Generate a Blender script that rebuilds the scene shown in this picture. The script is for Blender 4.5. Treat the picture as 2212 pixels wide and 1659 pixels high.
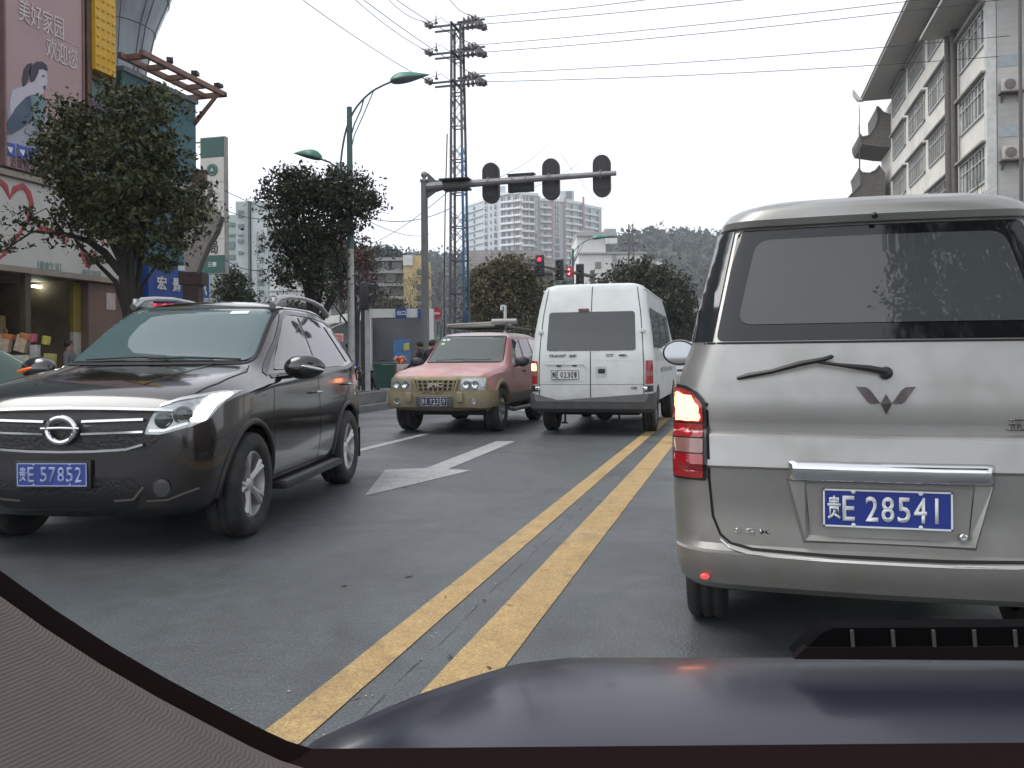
import bpy, bmesh, math, random
import numpy as np
from math import radians as R, sin, cos, pi
from mathutils import Vector, Matrix
from mathutils.bvhtree import BVHTree
from mathutils import noise as mnoise

for o in list(bpy.data.objects): bpy.data.objects.remove(o)
scene = bpy.context.scene
COL = scene.collection
random.seed(7)

# ---------------------------------------------------------------- camera
FPX, CX, HY, CH, YAW, ROLL = 1840., 1106., 775., 1.2, R(15), .008
cam = bpy.data.cameras.new('camera'); camo = bpy.data.objects.new('camera', cam); COL.objects.link(camo)
cam.sensor_width = 36; cam.lens = FPX/2212*36
cam.shift_y = -(829.5-HY)/2212
cam.clip_start = .05; cam.clip_end = 3000
camo.location = (0, 0, CH)
camo.rotation_euler = (Matrix.Rotation(YAW, 3, 'Z') @ Matrix.Rotation(R(90), 3, 'X') @ Matrix.Rotation(-ROLL, 3, 'Z')).to_euler()
scene.camera = camo
scene.render.resolution_x, scene.render.resolution_y = 1024, 768
cy = scene.cycles
try:
    cy.use_denoising = True; cy.max_bounces = 6; cy.diffuse_bounces = 2; cy.glossy_bounces = 3
    cy.transmission_bounces = 3; cy.transparent_max_bounces = 8; cy.volume_bounces = 0
    cy.caustics_reflective = False; cy.caustics_refractive = False
except Exception: pass

# ---------------------------------------------------------------- world, sun (overcast)
SUN_EL, SUN_AZ = R(57), R(250)
w = bpy.data.worlds.new('World'); scene.world = w; w.use_nodes = True
nt = w.node_tree; bg = nt.nodes['Background']
sky = nt.nodes.new('ShaderNodeTexSky'); sky.sky_type = 'NISHITA'; sky.sun_disc = False
sky.sun_elevation = SUN_EL; sky.sun_rotation = SUN_AZ
sky.air_density = 1.0; sky.dust_density = .6; sky.ozone_density = 1.0
hs = nt.nodes.new('ShaderNodeHueSaturation'); hs.inputs['Saturation'].default_value = .17
# cloud deck: the sky is read no lower than 20 degrees up, so the overcast stays even down to the horizon
tcw = nt.nodes.new('ShaderNodeTexCoord'); sxw = nt.nodes.new('ShaderNodeSeparateXYZ'); mxw = nt.nodes.new('ShaderNodeMath'); mxw.operation = 'MAXIMUM'; mxw.inputs[1].default_value = .35
cbw = nt.nodes.new('ShaderNodeCombineXYZ'); nt.links.new(tcw.outputs['Generated'], sxw.inputs[0])
nt.links.new(sxw.outputs[0], cbw.inputs[0]); nt.links.new(sxw.outputs[1], cbw.inputs[1]); nt.links.new(sxw.outputs[2], mxw.inputs[0]); nt.links.new(mxw.outputs[0], cbw.inputs[2])
nt.links.new(cbw.outputs[0], sky.inputs['Vector'])
nt.links.new(sky.outputs[0], hs.inputs['Color'])
nt.links.new(hs.outputs[0], bg.inputs['Color']); bg.inputs['Strength'].default_value = .15
sl = bpy.data.lights.new('sun', 'SUN'); sl.energy = .8; sl.angle = R(36); sl.color = (1, .99, .96)
so = bpy.data.objects.new('sun', sl); COL.objects.link(so); so.location = (0, 0, 60)
so.rotation_euler = Vector((sin(SUN_AZ)*cos(SUN_EL), cos(SUN_AZ)*cos(SUN_EL), sin(SUN_EL))).to_track_quat('Z', 'Y').to_euler()
vs = scene.view_settings
vs.view_transform = 'Standard'; vs.look = 'None'; vs.exposure = 1.15; vs.gamma = 1

# ---------------------------------------------------------------- pixel/world conversion used to lay things out (2212 px wide measure)
def unroll(px, py):
    dx, dy = px-CX, py-HY; c, s = cos(ROLL), sin(ROLL)
    return CX+dx*c-dy*s, HY+dx*s+dy*c
def ray(px, py):
    px, py = unroll(px, py); X, Z = (px-CX)/FPX, (HY-py)/FPX
    return Vector((X*cos(YAW)-sin(YAW), X*sin(YAW)+cos(YAW), Z))
def on_y(px, py, y): d = ray(px, py); return Vector((0, 0, CH))+d*(y/d.y)
def on_x(px, py, x): d = ray(px, py); return Vector((0, 0, CH))+d*(x/d.x)
def on_z(px, py, z=0): d = ray(px, py); return Vector((0, 0, CH))+d*((z-CH)/d.z)
def at(px, py, D): return Vector((0, 0, CH))+ray(px, py)*D
FR = Vector((cos(YAW), sin(YAW), 0)); FD = Vector((-sin(YAW), cos(YAW), 0))   # right and forward of the view

# ---------------------------------------------------------------- materials
MATS = {}
def M(name, col, rough=.5, metal=0, var=.12, scale=4, bump=0, bscale=60, coat=0, emit=0, ecol=None, spec=.5, dirt=None, dirtz=None, alpha=None, stretch=None):
    if name in MATS: return MATS[name]
    m = bpy.data.materials.new(name); m.use_nodes = True; t = m.node_tree; b = t.nodes['Principled BSDF']
    N = t.nodes.new; L = t.links.new
    b.inputs['Roughness'].default_value = rough; b.inputs['Metallic'].default_value = metal
    b.inputs['Specular IOR Level'].default_value = spec
    if coat: b.inputs['Coat Weight'].default_value = coat; b.inputs['Coat Roughness'].default_value = .06
    tc = N('ShaderNodeTexCoord'); src = tc.outputs['Object']
    if stretch:
        mp = N('ShaderNodeMapping'); mp.inputs['Scale'].default_value = stretch; L(src, mp.inputs[0]); src = mp.outputs[0]
    nz = N('ShaderNodeTexNoise'); nz.inputs['Scale'].default_value = scale; nz.inputs['Detail'].default_value = 6; L(src, nz.inputs['Vector'])
    rp = N('ShaderNodeMapRange'); rp.inputs[1].default_value = .3; rp.inputs[2].default_value = .7
    rp.inputs[3].default_value = 1-var; rp.inputs[4].default_value = 1+var; L(nz.outputs[0], rp.inputs[0])
    mx = N('ShaderNodeMix'); mx.data_type = 'RGBA'; mx.blend_type = 'MULTIPLY'; mx.inputs[0].default_value = 1
    mx.inputs[6].default_value = (*col, 1); L(rp.outputs[0], mx.inputs[7]); out = mx.outputs[2]
    if dirt:
        n2 = N('ShaderNodeTexNoise'); n2.inputs['Scale'].default_value = scale*1.7; n2.inputs['Detail'].default_value = 8; L(tc.outputs['Object'], n2.inputs['Vector'])
        r2 = N('ShaderNodeMapRange'); r2.inputs[1].default_value = .45; r2.inputs[2].default_value = .75; r2.inputs[4].default_value = dirt[3]; L(n2.outputs[0], r2.inputs[0])
        fac = r2.outputs[0]
        if dirtz:   # more road dirt low down on the panel
            sx = N('ShaderNodeSeparateXYZ'); L(tc.outputs['Object'], sx.inputs[0])
            r3 = N('ShaderNodeMapRange'); r3.inputs[1].default_value = dirtz[0]; r3.inputs[2].default_value = dirtz[1]; r3.inputs[3].default_value = 1; r3.inputs[4].default_value = 0; L(sx.outputs[2], r3.inputs[0])
            ad = N('ShaderNodeMath'); ad.operation = 'MULTIPLY_ADD'; L(r3.outputs[0], ad.inputs[0]); ad.inputs[1].default_value = .5; L(fac, ad.inputs[2]); ad.use_clamp = True; fac = ad.outputs[0]
        m2 = N('ShaderNodeMix'); m2.data_type = 'RGBA'; L(fac, m2.inputs[0]); L(out, m2.inputs[6]); m2.inputs[7].default_value = (*dirt[:3], 1); out = m2.outputs[2]
        rr = N('ShaderNodeMapRange'); rr.inputs[3].default_value = rough; rr.inputs[4].default_value = .8; L(fac, rr.inputs[0]); L(rr.outputs[0], b.inputs['Roughness'])
    L(out, b.inputs['Base Color'])
    if bump:
        n3 = N('ShaderNodeTexNoise'); n3.inputs['Scale'].default_value = bscale; n3.inputs['Detail'].default_value = 4; L(src, n3.inputs['Vector'])
        bp = N('ShaderNodeBump'); bp.inputs['Strength'].default_value = bump; bp.inputs['Distance'].default_value = .02; L(n3.outputs[0], bp.inputs['Height']); L(bp.outputs[0], b.inputs['Normal'])
    if emit:
        b.inputs['Emission Color'].default_value = (*(ecol or col), 1); b.inputs['Emission Strength'].default_value = emit
    MATS[name] = m; return m

def brickish(name, c1, c2, mortar, sx, sy, axis='X', rough=.6, ms=.02):
    m = M(name, c1, rough); t = m.node_tree; b = t.nodes['Principled BSDF']; N = t.nodes.new; L = t.links.new
    tc = N('ShaderNodeTexCoord'); sp = N('ShaderNodeSeparateXYZ'); cb = N('ShaderNodeCombineXYZ'); L(tc.outputs['Object'], sp.inputs[0])
    L(sp.outputs[{'X': 0, 'Y': 1, 'Z': 0}[axis]], cb.inputs[0]); L(sp.outputs[1 if axis == 'Z' else 2], cb.inputs[1])
    br = N('ShaderNodeTexBrick'); br.offset = 0 if axis != 'Z' else .5; br.inputs['Scale'].default_value = 1; br.inputs['Brick Width'].default_value = sx; br.inputs['Row Height'].default_value = sy
    br.inputs['Mortar Size'].default_value = ms; br.inputs['Color1'].default_value = (*c1, 1); br.inputs['Color2'].default_value = (*c2, 1); br.inputs['Mortar'].default_value = (*mortar, 1)
    L(cb.outputs[0], br.inputs['Vector'])
    nz = N('ShaderNodeTexNoise'); nz.inputs['Scale'].default_value = .6; nz.inputs['Detail'].default_value = 8; L(tc.outputs['Object'], nz.inputs['Vector'])
    rp = N('ShaderNodeMapRange'); rp.inputs[1].default_value = .3; rp.inputs[2].default_value = .7; rp.inputs[3].default_value = .82; rp.inputs[4].default_value = 1.08; L(nz.outputs[0], rp.inputs[0])
    mx = N('ShaderNodeMix'); mx.data_type = 'RGBA'; mx.blend_type = 'MULTIPLY'; mx.inputs[0].default_value = 1; L(br.outputs[0], mx.inputs[6]); L(rp.outputs[0], mx.inputs[7])
    L(mx.outputs[2], b.inputs['Base Color']); return m

def leafmat(name, c1, c2, rough=.5):
    if name in MATS: return MATS[name]
    m = bpy.data.materials.new(name); m.use_nodes = True; t = m.node_tree; b = t.nodes['Principled BSDF']; N = t.nodes.new; L = t.links.new
    g = N('ShaderNodeNewGeometry'); cr = N('ShaderNodeMix'); cr.data_type = 'RGBA'; L(g.outputs['Random Per Island'], cr.inputs[0])
    cr.inputs[6].default_value = (*c1, 1); cr.inputs[7].default_value = (*c2, 1); L(cr.outputs[2], b.inputs['Base Color'])
    b.inputs['Roughness'].default_value = rough; b.inputs['Specular IOR Level'].default_value = .18
    MATS[name] = m; return m

def glassmat(name, col=(.012, .016, .017), rough=.02):
    m = M(name, col, rough, var=.05); b = m.node_tree.nodes['Principled BSDF']; b.inputs['IOR'].default_value = 1.55; b.inputs['Specular IOR Level'].default_value = .7
    return m

# ---------------------------------------------------------------- bmesh shape helpers
def BM(): return bmesh.new()
def box(bm, c, s, rot=None, bev=0, seg=2):
    mt = Matrix.Translation(Vector(c))
    if rot is not None: mt = mt @ (rot if isinstance(rot, Matrix) else Matrix.Rotation(rot, 4, 'Z'))
    mt = mt @ Matrix.Diagonal((s[0], s[1], s[2], 1))
    r = bmesh.ops.create_cube(bm, size=1, matrix=mt)
    if bev:
        es = list({e for v in r['verts'] for e in v.link_edges})
        bmesh.ops.bevel(bm, geom=es, offset=bev, segments=seg, affect='EDGES', profile=.6)
    return bm
def box2(bm, a, b, bev=0): 
    a, b = Vector(a), Vector(b); return box(bm, (a+b)/2, [abs(b[i]-a[i]) for i in range(3)], bev=bev)
def frame_mat(d, up=Vector((0, 0, 1))):
    d = Vector(d).normalized()
    if abs(d.dot(up)) > .95: up = Vector((0, 1, 0))
    x = d.cross(up).normalized(); y = x.cross(d).normalized()
    return x, y
def tube(bm, pts, rad, n=8, caps=True, flat=1.0):
    pts = [Vector(p) for p in pts]; rings = []
    rads = rad if isinstance(rad, (list, tuple)) else [rad]*len(pts)
    x = None
    for i, p in enumerate(pts):
        d = (pts[min(i+1, len(pts)-1)]-pts[max(i-1, 0)])
        if d.length < 1e-9: d = Vector((0, 0, 1))
        d.normalize()
        if x is None: x, y = frame_mat(d)
        else:
            x = (x-d*x.dot(d));
            if x.length < 1e-6: x, y = frame_mat(d)
            x.normalize()
        y = d.cross(x)
        rings.append([bm.verts.new(p+(x*cos(2*pi*k/n)+y*sin(2*pi*k/n)*flat)*rads[i]) for k in range(n)])
    for a, b in zip(rings, rings[1:]):
        for k in range(n): bm.faces.new((a[k], a[(k+1) % n], b[(k+1) % n], b[k]))
    if caps:
        bm.faces.new(rings[0][::-1]); bm.faces.new(rings[-1])
    return bm
def cyl(bm, a, b, r, n=16): return tube(bm, [a, b], r, n)
def lathe(bm, prof, n=32, mt=Matrix(), caps=True):
    """prof: (radius, height) along local Z; mt places it"""
    rings = []
    for r, h in prof:
        rings.append([bm.verts.new(mt @ Vector((r*cos(2*pi*k/n), r*sin(2*pi*k/n), h))) for k in range(n)])
    for a, b in zip(rings, rings[1:]):
        for k in range(n): bm.faces.new((a[k], a[(k+1) % n], b[(k+1) % n], b[k]))
    if caps and prof[0][0] > 1e-5: bm.faces.new(rings[0][::-1])
    if caps and prof[-1][0] > 1e-5: bm.faces.new(rings[-1])
    return bm
def ball(bm, c, s, seg=16, rings=10, rot=None):
    mt = Matrix.Translation(Vector(c)) @ (rot or Matrix()) @ Matrix.Diagonal((*((s,)*3 if not hasattr(s, '__len__') else s), 1))
    bmesh.ops.create_uvsphere(bm, u_segments=seg, v_segments=rings, radius=1, matrix=mt); return bm
def prism(bm, pts, vec):
    """closed outline pts (3-D), extruded by vec"""
    vec = Vector(vec); a = [bm.verts.new(Vector(p)) for p in pts]; b = [bm.verts.new(Vector(p)+vec) for p in pts]; n = len(pts)
    bm.faces.new(a[::-1]); bm.faces.new(b)
    for k in range(n): bm.faces.new((a[k], a[(k+1) % n], b[(k+1) % n], b[k]))
    return bm
def roundpoly(pts, r, n=4):
    out = []; N = len(pts)
    rs = r if hasattr(r, '__len__') else [r]*N
    for i in range(N):
        p = Vector(pts[i]); a = Vector(pts[i-1]); b = Vector(pts[(i+1) % N]); rr = min(rs[i], (a-p).length*.45, (b-p).length*.45)
        if rr <= 0: out.append(tuple(p)); continue
        u = p+(a-p).normalized()*rr; v = p+(b-p).normalized()*rr
        for k in range(n+1):
            t = k/n; q = u*(1-t)**2+p*2*t*(1-t)+v*t*t; out.append(tuple(q))
    return out

# ---------------------------------------------------------------- objects
MW = {}
def tag(o, label=None, cat=None, group=None, kind=None):
    if label: o['label'] = label
    if cat: o['category'] = cat
    if group: o['group'] = group
    if kind: o['kind'] = kind
    return o
def thing(name, label, cat, loc=(0, 0, 0), rotz=0, group=None):
    o = bpy.data.objects.new(name, None); COL.objects.link(o); o.location = loc; o.rotation_euler = (0, 0, rotz); o.empty_display_size = .2
    MW[o.name] = Matrix.Translation(Vector(loc)) @ Matrix.Rotation(rotz, 4, 'Z')
    return tag(o, label, cat, group)
def obj(name, bm, mat, parent=None, smooth=True, world=False, label=None, doubles=True, normals=True, ang=35):
    if isinstance(bm, bmesh.types.BMesh):
        if doubles: bmesh.ops.remove_doubles(bm, verts=bm.verts, dist=1e-5)
        if normals: bmesh.ops.recalc_face_normals(bm, faces=bm.faces)
        me = bpy.data.meshes.new(name); bm.to_mesh(me); bm.free()
    else: me = bm
    for mm in (mat if isinstance(mat, (list, tuple)) else [mat]): me.materials.append(mm)
    if world and parent is not None: me.transform(MW[parent.name].inverted())
    if smooth:
        me.shade_smooth()
        try: me.set_sharp_from_angle(angle=R(ang))
        except Exception: pass
    o = bpy.data.objects.new(name, me); COL.objects.link(o)
    if parent is not None: o.parent = parent; MW[o.name] = MW.get(parent.name, Matrix()).copy()
    if label: o['label'] = label
    return o
def single(name, bm, mat, label, cat, group=None, smooth=True, origin=None, **k):
    """a thing that is one mesh (vertices in world space), origin moved to its base"""
    o = obj(name, bm, mat, smooth=smooth, **k)
    co = np.empty(len(o.data.vertices)*3); o.data.vertices.foreach_get('co', co); co = co.reshape(-1, 3)
    c = Vector(origin) if origin is not None else Vector(((co[:, 0].min()+co[:, 0].max())/2, (co[:, 1].min()+co[:, 1].max())/2, co[:, 2].min()))
    o.data.transform(Matrix.Translation(-c)); o.location = c; MW[o.name] = Matrix.Translation(c)
    return tag(o, label, cat, group)
def struct(name, bm, mat, smooth=False):
    o = obj(name, bm, mat, smooth=smooth); o['kind'] = 'structure'; return o
def stuff(name, bm, mat, label, cat, smooth=False):
    o = obj(name, bm, mat, smooth=smooth, normals=False, doubles=False); o['kind'] = 'stuff'; return tag(o, label, cat)
def children(o): return [c for c in bpy.data.objects if c.parent == o]
def copy_tree(o, loc=None, rotz=None, label=None, parent=None):
    kids = children(o)
    c = o.copy(); COL.objects.link(c); c.parent = parent
    if loc is not None: c.location = loc
    if rotz is not None: c.rotation_euler = (0, 0, rotz)
    if label: c['label'] = label
    for k in kids: copy_tree(k, parent=c)
    return c
def put(parent, proto, loc):
    """another copy of a part mesh under the same parent"""
    c = proto.copy(); COL.objects.link(c); c.parent = parent; c.location = loc; return c

def text_mesh(body, wid, hei, mt, bold=.01, ext=.003, spacing=1.0):
    """lettering scaled to wid x hei (hei None keeps proportion), its lower left at mt origin, reading along mt x, up mt y"""
    c = bpy.data.curves.new('lettering', 'FONT'); c.body = body; c.offset = bold; c.space_character = spacing; c.resolution_u = 3
    o = bpy.data.objects.new('lettering', c); COL.objects.link(o)
    dg = bpy.context.evaluated_depsgraph_get(); me = bpy.data.meshes.new_from_object(o.evaluated_get(dg))
    bpy.data.objects.remove(o); bpy.data.curves.remove(c)
    n = len(me.vertices); co = np.empty(n*3); me.vertices.foreach_get('co', co); co = co.reshape(-1, 3)
    mn, mxx = co.min(0), co.max(0); s = wid/(mxx[0]-mn[0]); sy = hei/(mxx[1]-mn[1]) if hei else s
    me.transform(mt @ Matrix.Diagonal((s, sy, 1, 1)) @ Matrix.Translation((-mn[0], -mn[1], 0)))
    bm = BM(); bm.from_mesh(me); bpy.data.meshes.remove(me)
    if ext:
        nrm = (mt.to_3x3() @ Vector((0, 0, 1))).normalized()
        r = bmesh.ops.extrude_face_region(bm, geom=bm.faces[:]); vs_ = [v for v in r['geom'] if isinstance(v, bmesh.types.BMVert)]
        bmesh.ops.translate(bm, verts=vs_, vec=nrm*ext)
    return bm
def merge(a, b):
    me = bpy.data.meshes.new('t'); b.to_mesh(me); b.free(); a.from_mesh(me); bpy.data.meshes.remove(me); return a
def face_mt(p, right, up=(0, 0, 1)):
    r = Vector(right).normalized(); u = Vector(up).normalized(); n = r.cross(u)
    return Matrix(((r.x, u.x, n.x, p[0]), (r.y, u.y, n.y, p[1]), (r.z, u.z, n.z, p[2]), (0, 0, 0, 1)))
# ================================================================ vehicle building kit
AX = {'rear': (Vector((0, 1, 0)), lambda a, b: Vector((a, -9, b))), 'front': (Vector((0, -1, 0)), lambda a, b: Vector((a, 9, b))),
      'left': (Vector((1, 0, 0)), lambda a, b: Vector((-9, a, b))), 'right': (Vector((-1, 0, 0)), lambda a, b: Vector((9, a, b))),
      'top': (Vector((0, 0, -1)), lambda a, b: Vector((a, b, 9)))}
def hit(bvh, side, a, b, off=0.0):
    d, f = AX[side]; loc, nrm, i, dist = bvh.ray_cast(f(a, b), d, 30)
    if loc is None: return None, None
    if nrm.dot(d) > 0: nrm = -nrm
    return loc+nrm*off, nrm
def patch(bvh, side, poly, off=.004, cell=.06, skirt=.02, dome=0.0):
    """a panel cut to the outline poly (side view coordinates) that follows the body surface, with real thickness"""
    bm = BM(); d, f = AX[side]
    vs_ = [bm.verts.new((p[0], p[1], 0)) for p in poly]; fc = bm.faces.new(vs_)
    bmesh.ops.triangulate(bm, faces=[fc], ngon_method='EAR_CLIP')
    xs = [p[0] for p in poly]; ys = [p[1] for p in poly]
    for k in (0, 1):
        lo, hi = (min(xs), max(xs)) if k == 0 else (min(ys), max(ys)); n = max(1, int((hi-lo)/cell))
        for i in range(1, n):
            co = [0, 0, 0]; co[k] = lo+(hi-lo)*i/n; no = [0, 0, 0]; no[k] = 1
            bmesh.ops.bisect_plane(bm, geom=bm.verts[:]+bm.edges[:]+bm.faces[:], plane_co=co, plane_no=no)
    bmesh.ops.remove_doubles(bm, verts=bm.verts, dist=1e-5)
    last = None; miss = []
    bnd = {v for e in bm.edges if e.is_boundary for v in e.verts}
    for v in bm.verts:
        a, b = v.co.x, v.co.y
        p, nrm = hit(bvh, side, a, b, off+(dome if v not in bnd else 0))
        if p is None: miss.append((v, a, b)); continue
        v.co = p; last = p
    if miss and last is not None:
        good = [v.co.copy() for v in bm.verts if v not in {m[0] for m in miss}]
        i = 0 if side in ('left', 'right') else (1 if side != 'top' else 2)
        for v, a, b in miss:
            q = f(a, b)
            g = min(good, key=lambda c: sum((c[k]-q[k])**2 for k in range(3) if k != i)) if good else last
            q[i] = g[i]; v.co = q
    if skirt:
        es = [e for e in bm.edges if e.is_boundary]
        r = bmesh.ops.extrude_edge_only(bm, edges=es); nv = [v for v in r['geom'] if isinstance(v, bmesh.types.BMVert)]
        bmesh.ops.translate(bm, verts=nv, vec=d*skirt)
    return bm
def seam(bvh, side, pts, wd=.007, off=.0025, step=.04, closed=False, lift=None):
    """a thin strip along pts lying on the body: shut lines, trim"""
    bm = BM(); P = [Vector((p[0], p[1])) for p in pts]
    if closed: P.append(P[0])
    S = []
    for a, b in zip(P, P[1:]):
        n = max(1, int((b-a).length/step)); S += [a.lerp(b, k/n) for k in range(n)]
    S.append(P[-1]); prev = None
    for i, p in enumerate(S):
        t = (S[min(i+1, len(S)-1)]-S[max(i-1, 0)]).normalized(); nn = Vector((-t.y, t.x))*wd/2
        q = []
        for sgn in (-1, 1):
            h, _ = hit(bvh, side, p.x+nn.x*sgn, p.y+nn.y*sgn, off); q.append(h)
        if None in q: prev = None; continue
        cur = [bm.verts.new(x) for x in q]
        if prev: bm.faces.new((prev[0], prev[1], cur[1], cur[0]))
        prev = cur
    if lift and bm.faces:
        r = bmesh.ops.extrude_face_region(bm, geom=bm.faces[:]); nv = [v for v in r['geom'] if isinstance(v, bmesh.types.BMVert)]
        bmesh.ops.translate(bm, verts=nv, vec=-AX[side][0]*lift)
    return bm
def evaluated(bm, mods):
    me = bpy.data.meshes.new('tmp'); bm.to_mesh(me); bm.free(); o = bpy.data.objects.new('tmp', me); COL.objects.link(o); extra = []
    for kind, kw in mods:
        m = o.modifiers.new(kind, kind)
        for k, v in kw.items():
            if k == 'cut':
                cm = bpy.data.meshes.new('cut'); v.to_mesh(cm); v.free(); co = bpy.data.objects.new('cut', cm); COL.objects.link(co); m.object = co; extra.append(co)
            else: setattr(m, k, v)
    dg = bpy.context.evaluated_depsgraph_get(); dg.update(); out = BM(); r = bpy.data.meshes.new_from_object(o.evaluated_get(dg)); out.from_mesh(r)
    bpy.data.objects.remove(o)
    for c in extra: bpy.data.objects.remove(c)
    return out
def loft(stations, crease_rows=(), level=2):
    """stations: y, zb,wb, zm,wm, zs,ws, zt,wt, crown -> smooth closed body"""
    bm = BM(); rows = []
    for (y, zb, wb, zm, wm, zs, ws, zt, wt, cr) in stations:
        h = [(0, zb-.01), (wb*.6, zb), (wb, zb+.02), ((wb+wm)/2+.015, (zb+zm)/2), (wm, zm), ((wm+ws)/2+.006, (zm+zs)/2), (ws, zs),
             (ws+(wt-ws)*.12, zs+(zt-zs)*.12), (ws+(wt-ws)*.55+.012, zs+(zt-zs)*.55), (wt+.012, zt-(zt-zs)*.06), (wt-.07, zt+cr*.35), (wt*.5, zt+cr*.85), (0, zt+cr)]
        loop = [(x, y, z) for x, z in h]+[(-x, y, z) for x, z in h[-2:0:-1]]
        rows.append([bm.verts.new(p) for p in loop])
    n = len(rows[0]); cl = bm.edges.layers.float.new('crease_edge')
    for a, b in zip(rows, rows[1:]):
        for k in range(n): bm.faces.new((a[k], a[(k+1) % n], b[(k+1) % n], b[k]))
    for rr, flip in ((rows[0], False), (rows[-1], True)):
        hn = n//2
        for k in range(hn):          # quad strip cap
            q = [rr[k], rr[k+1], rr[(n-k-1) % n], rr[(n-k) % n]]
            q = list(dict.fromkeys(q))
            if len(q) > 2: bm.faces.new(q)
    idx = {v: (i, j) for i, r in enumerate(rows) for j, v in enumerate(r)}
    for e in bm.edges:
        a, b = idx[e.verts[0]], idx[e.verts[1]]
        for row, val in dict(crease_rows).items():
            if a[1] == b[1] and a[1] in (row, n-row): e[cl] = val
    bmesh.ops.recalc_face_normals(bm, faces=bm.faces)
    return evaluated(bm, [('SUBSURF', dict(levels=level, render_levels=level))])
def slices(L, n_side=10, n_end=14, n_c=5, closed_top=True):
    """L: list of z, halfwidth, y_rear, y_front, corner radius rear, bow of the rear, [corner radius front]"""
    bm = BM(); rows = []
    for s in L:
        z, w, yr, yf, r, bow = s[:6]; rf = s[6] if len(s) > 6 else r
        pts = []
        def end(y, sgn, rad, dirx):
            o = []
            for k in range(n_end+1):
                x = (w-rad)*(2*k/n_end-1)*dirx; o.append((x, y+sgn*bow*(1-(x/w)**2)))
            return o
        # rear edge left->right, corner, right side, front corner, front edge right->left ...
        b0 = bow*(1-((w-r)/w)**2)
        pts += end(yr, -1, r, 1)
        pts += [(w-r+r*sin(t), yr+r-r*cos(t)-b0*(1-k/(n_c))) for k, t in ((k, pi/2*k/n_c) for k in range(1, n_c+1))]
        pts += [(w, yr+r+(yf-rf-yr-r)*k/n_side) for k in range(1, n_side)]
        pts += [(w-rf+rf*cos(t), yf-rf+rf*sin(t)+b0*(k/n_c)) for k, t in ((k, pi/2*k/n_c) for k in range(0, n_c))]
        pts += end(yf, 1, rf, -1)
        pts += [(-(w-rf+rf*sin(t)), yf-rf+rf*cos(t)+b0*(1-k/n_c)) for k, t in ((k, pi/2*k/n_c) for k in range(1, n_c+1))]
        pts += [(-w, yf-rf-(yf-rf-yr-r)*k/n_side) for k in range(1, n_side)]
        pts += [(-(w-r+r*cos(t)), yr+r-r*sin(t)-b0*(k/n_c)) for k, t in ((k, pi/2*k/n_c) for k in range(0, n_c))]
        rows.append([bm.verts.new((x, y, z)) for x, y in pts])
    n = len(rows[0])
    for a, b in zip(rows, rows[1:]):
        for k in range(n): bm.faces.new((a[k], a[(k+1) % n], b[(k+1) % n], b[k]))
    bm.faces.new(rows[0][::-1]); bm.faces.new(rows[-1])
    bmesh.ops.recalc_face_normals(bm, faces=bm.faces)
    return bm
def interp(keys, zs):
    ks = sorted(keys); out = []
    for z in zs:
        for a, b in zip(ks, ks[1:]):
            if a[0] <= z <= b[0]:
                t = (z-a[0])/(b[0]-a[0]) if b[0] > a[0] else 0; out.append(tuple(a[i]+(b[i]-a[i])*t for i in range(len(a)))); break
    return out
def cut_wheels(bm, wheels, r, width=.5, rearcut=None):
    c = BM()
    for x, y, z in wheels:
        cyl(c, (x-width*(1 if x > 0 else -1), y, z), (x+.4*(1 if x > 0 else -1), y, z), r, 40)
    bmesh.ops.recalc_face_normals(c, faces=c.faces)
    return evaluated(bm, [('BOOLEAN', dict(operation='DIFFERENCE', solver='EXACT', cut=c))])
def wheel(parent, x, y, r, wd=.22, style='alloy5', mats=None, rr=.62):
    """wheel > tyre, rim; its outer face looks to the side x is on"""
    s = 1 if x > 0 else -1; tyre_m, rim_m = mats
    mt = Matrix.Translation((x, y, r)) @ Matrix.Rotation(s*pi/2, 4, 'Y')     # local z -> outward
    bm = BM(); h = wd/2; ri = r*rr
    prof = [(ri, -h*.8), (ri+.02, -h), (r-.03, -h), (r-.008, -h*.85), (r, -h*.6), (r, -.035), (r-.008, -.03), (r-.008, -.02), (r, -.015), (r, .015), (r-.008, .02), (r-.008, .03), (r, .035), (r, h*.6), (r-.008, h*.85), (r-.03, h), (ri+.045, h*1.04), (ri+.02, h), (ri, h*.8)]
    lathe(bm, prof, 48, mt, caps=False)
    t = obj('tyre', bm, tyre_m, parent, ang=60)
    b2 = BM(); lathe(b2, [(ri+.001, h*.78), (ri-.012, h*.84), (ri-.02, h*.6), (ri-.03, -h*.3), (.0, -h*.35)], 40, mt, caps=False)
    if style.startswith('alloy'):
        ns = int(style[5:] or 5)
        for k in range(ns):
            for dd in (-.13, .13) if ns <= 6 else (0,):
                a = 2*pi*k/ns+.3; a2 = a+dd
                p0 = Vector((cos(a)*.05, sin(a)*.05, h*.45)); p1 = Vector((cos(a+dd*.4)*ri*.55, sin(a+dd*.4)*ri*.55, h*.62)); p2 = Vector((cos(a2)*(ri-.015), sin(a2)*(ri-.015), h*.7))
                tube(b2, [mt @ p0, mt @ p1, mt @ p2], [.03, .022, .026], 6)
        lathe(b2, [(.06, h*.3), (.06, h*.6), (.04, h*.72), (0, h*.75)], 20, mt)
    else:
        lathe(b2, [(ri-.02, h*.55), (ri*.75, h*.2), (ri*.55, h*.35), (ri*.3, h*.5), (ri*.28, h*.8), (0, h*.85)], 24, mt)
    rm = obj('rim', b2, rim_m, t)
    return t
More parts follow.
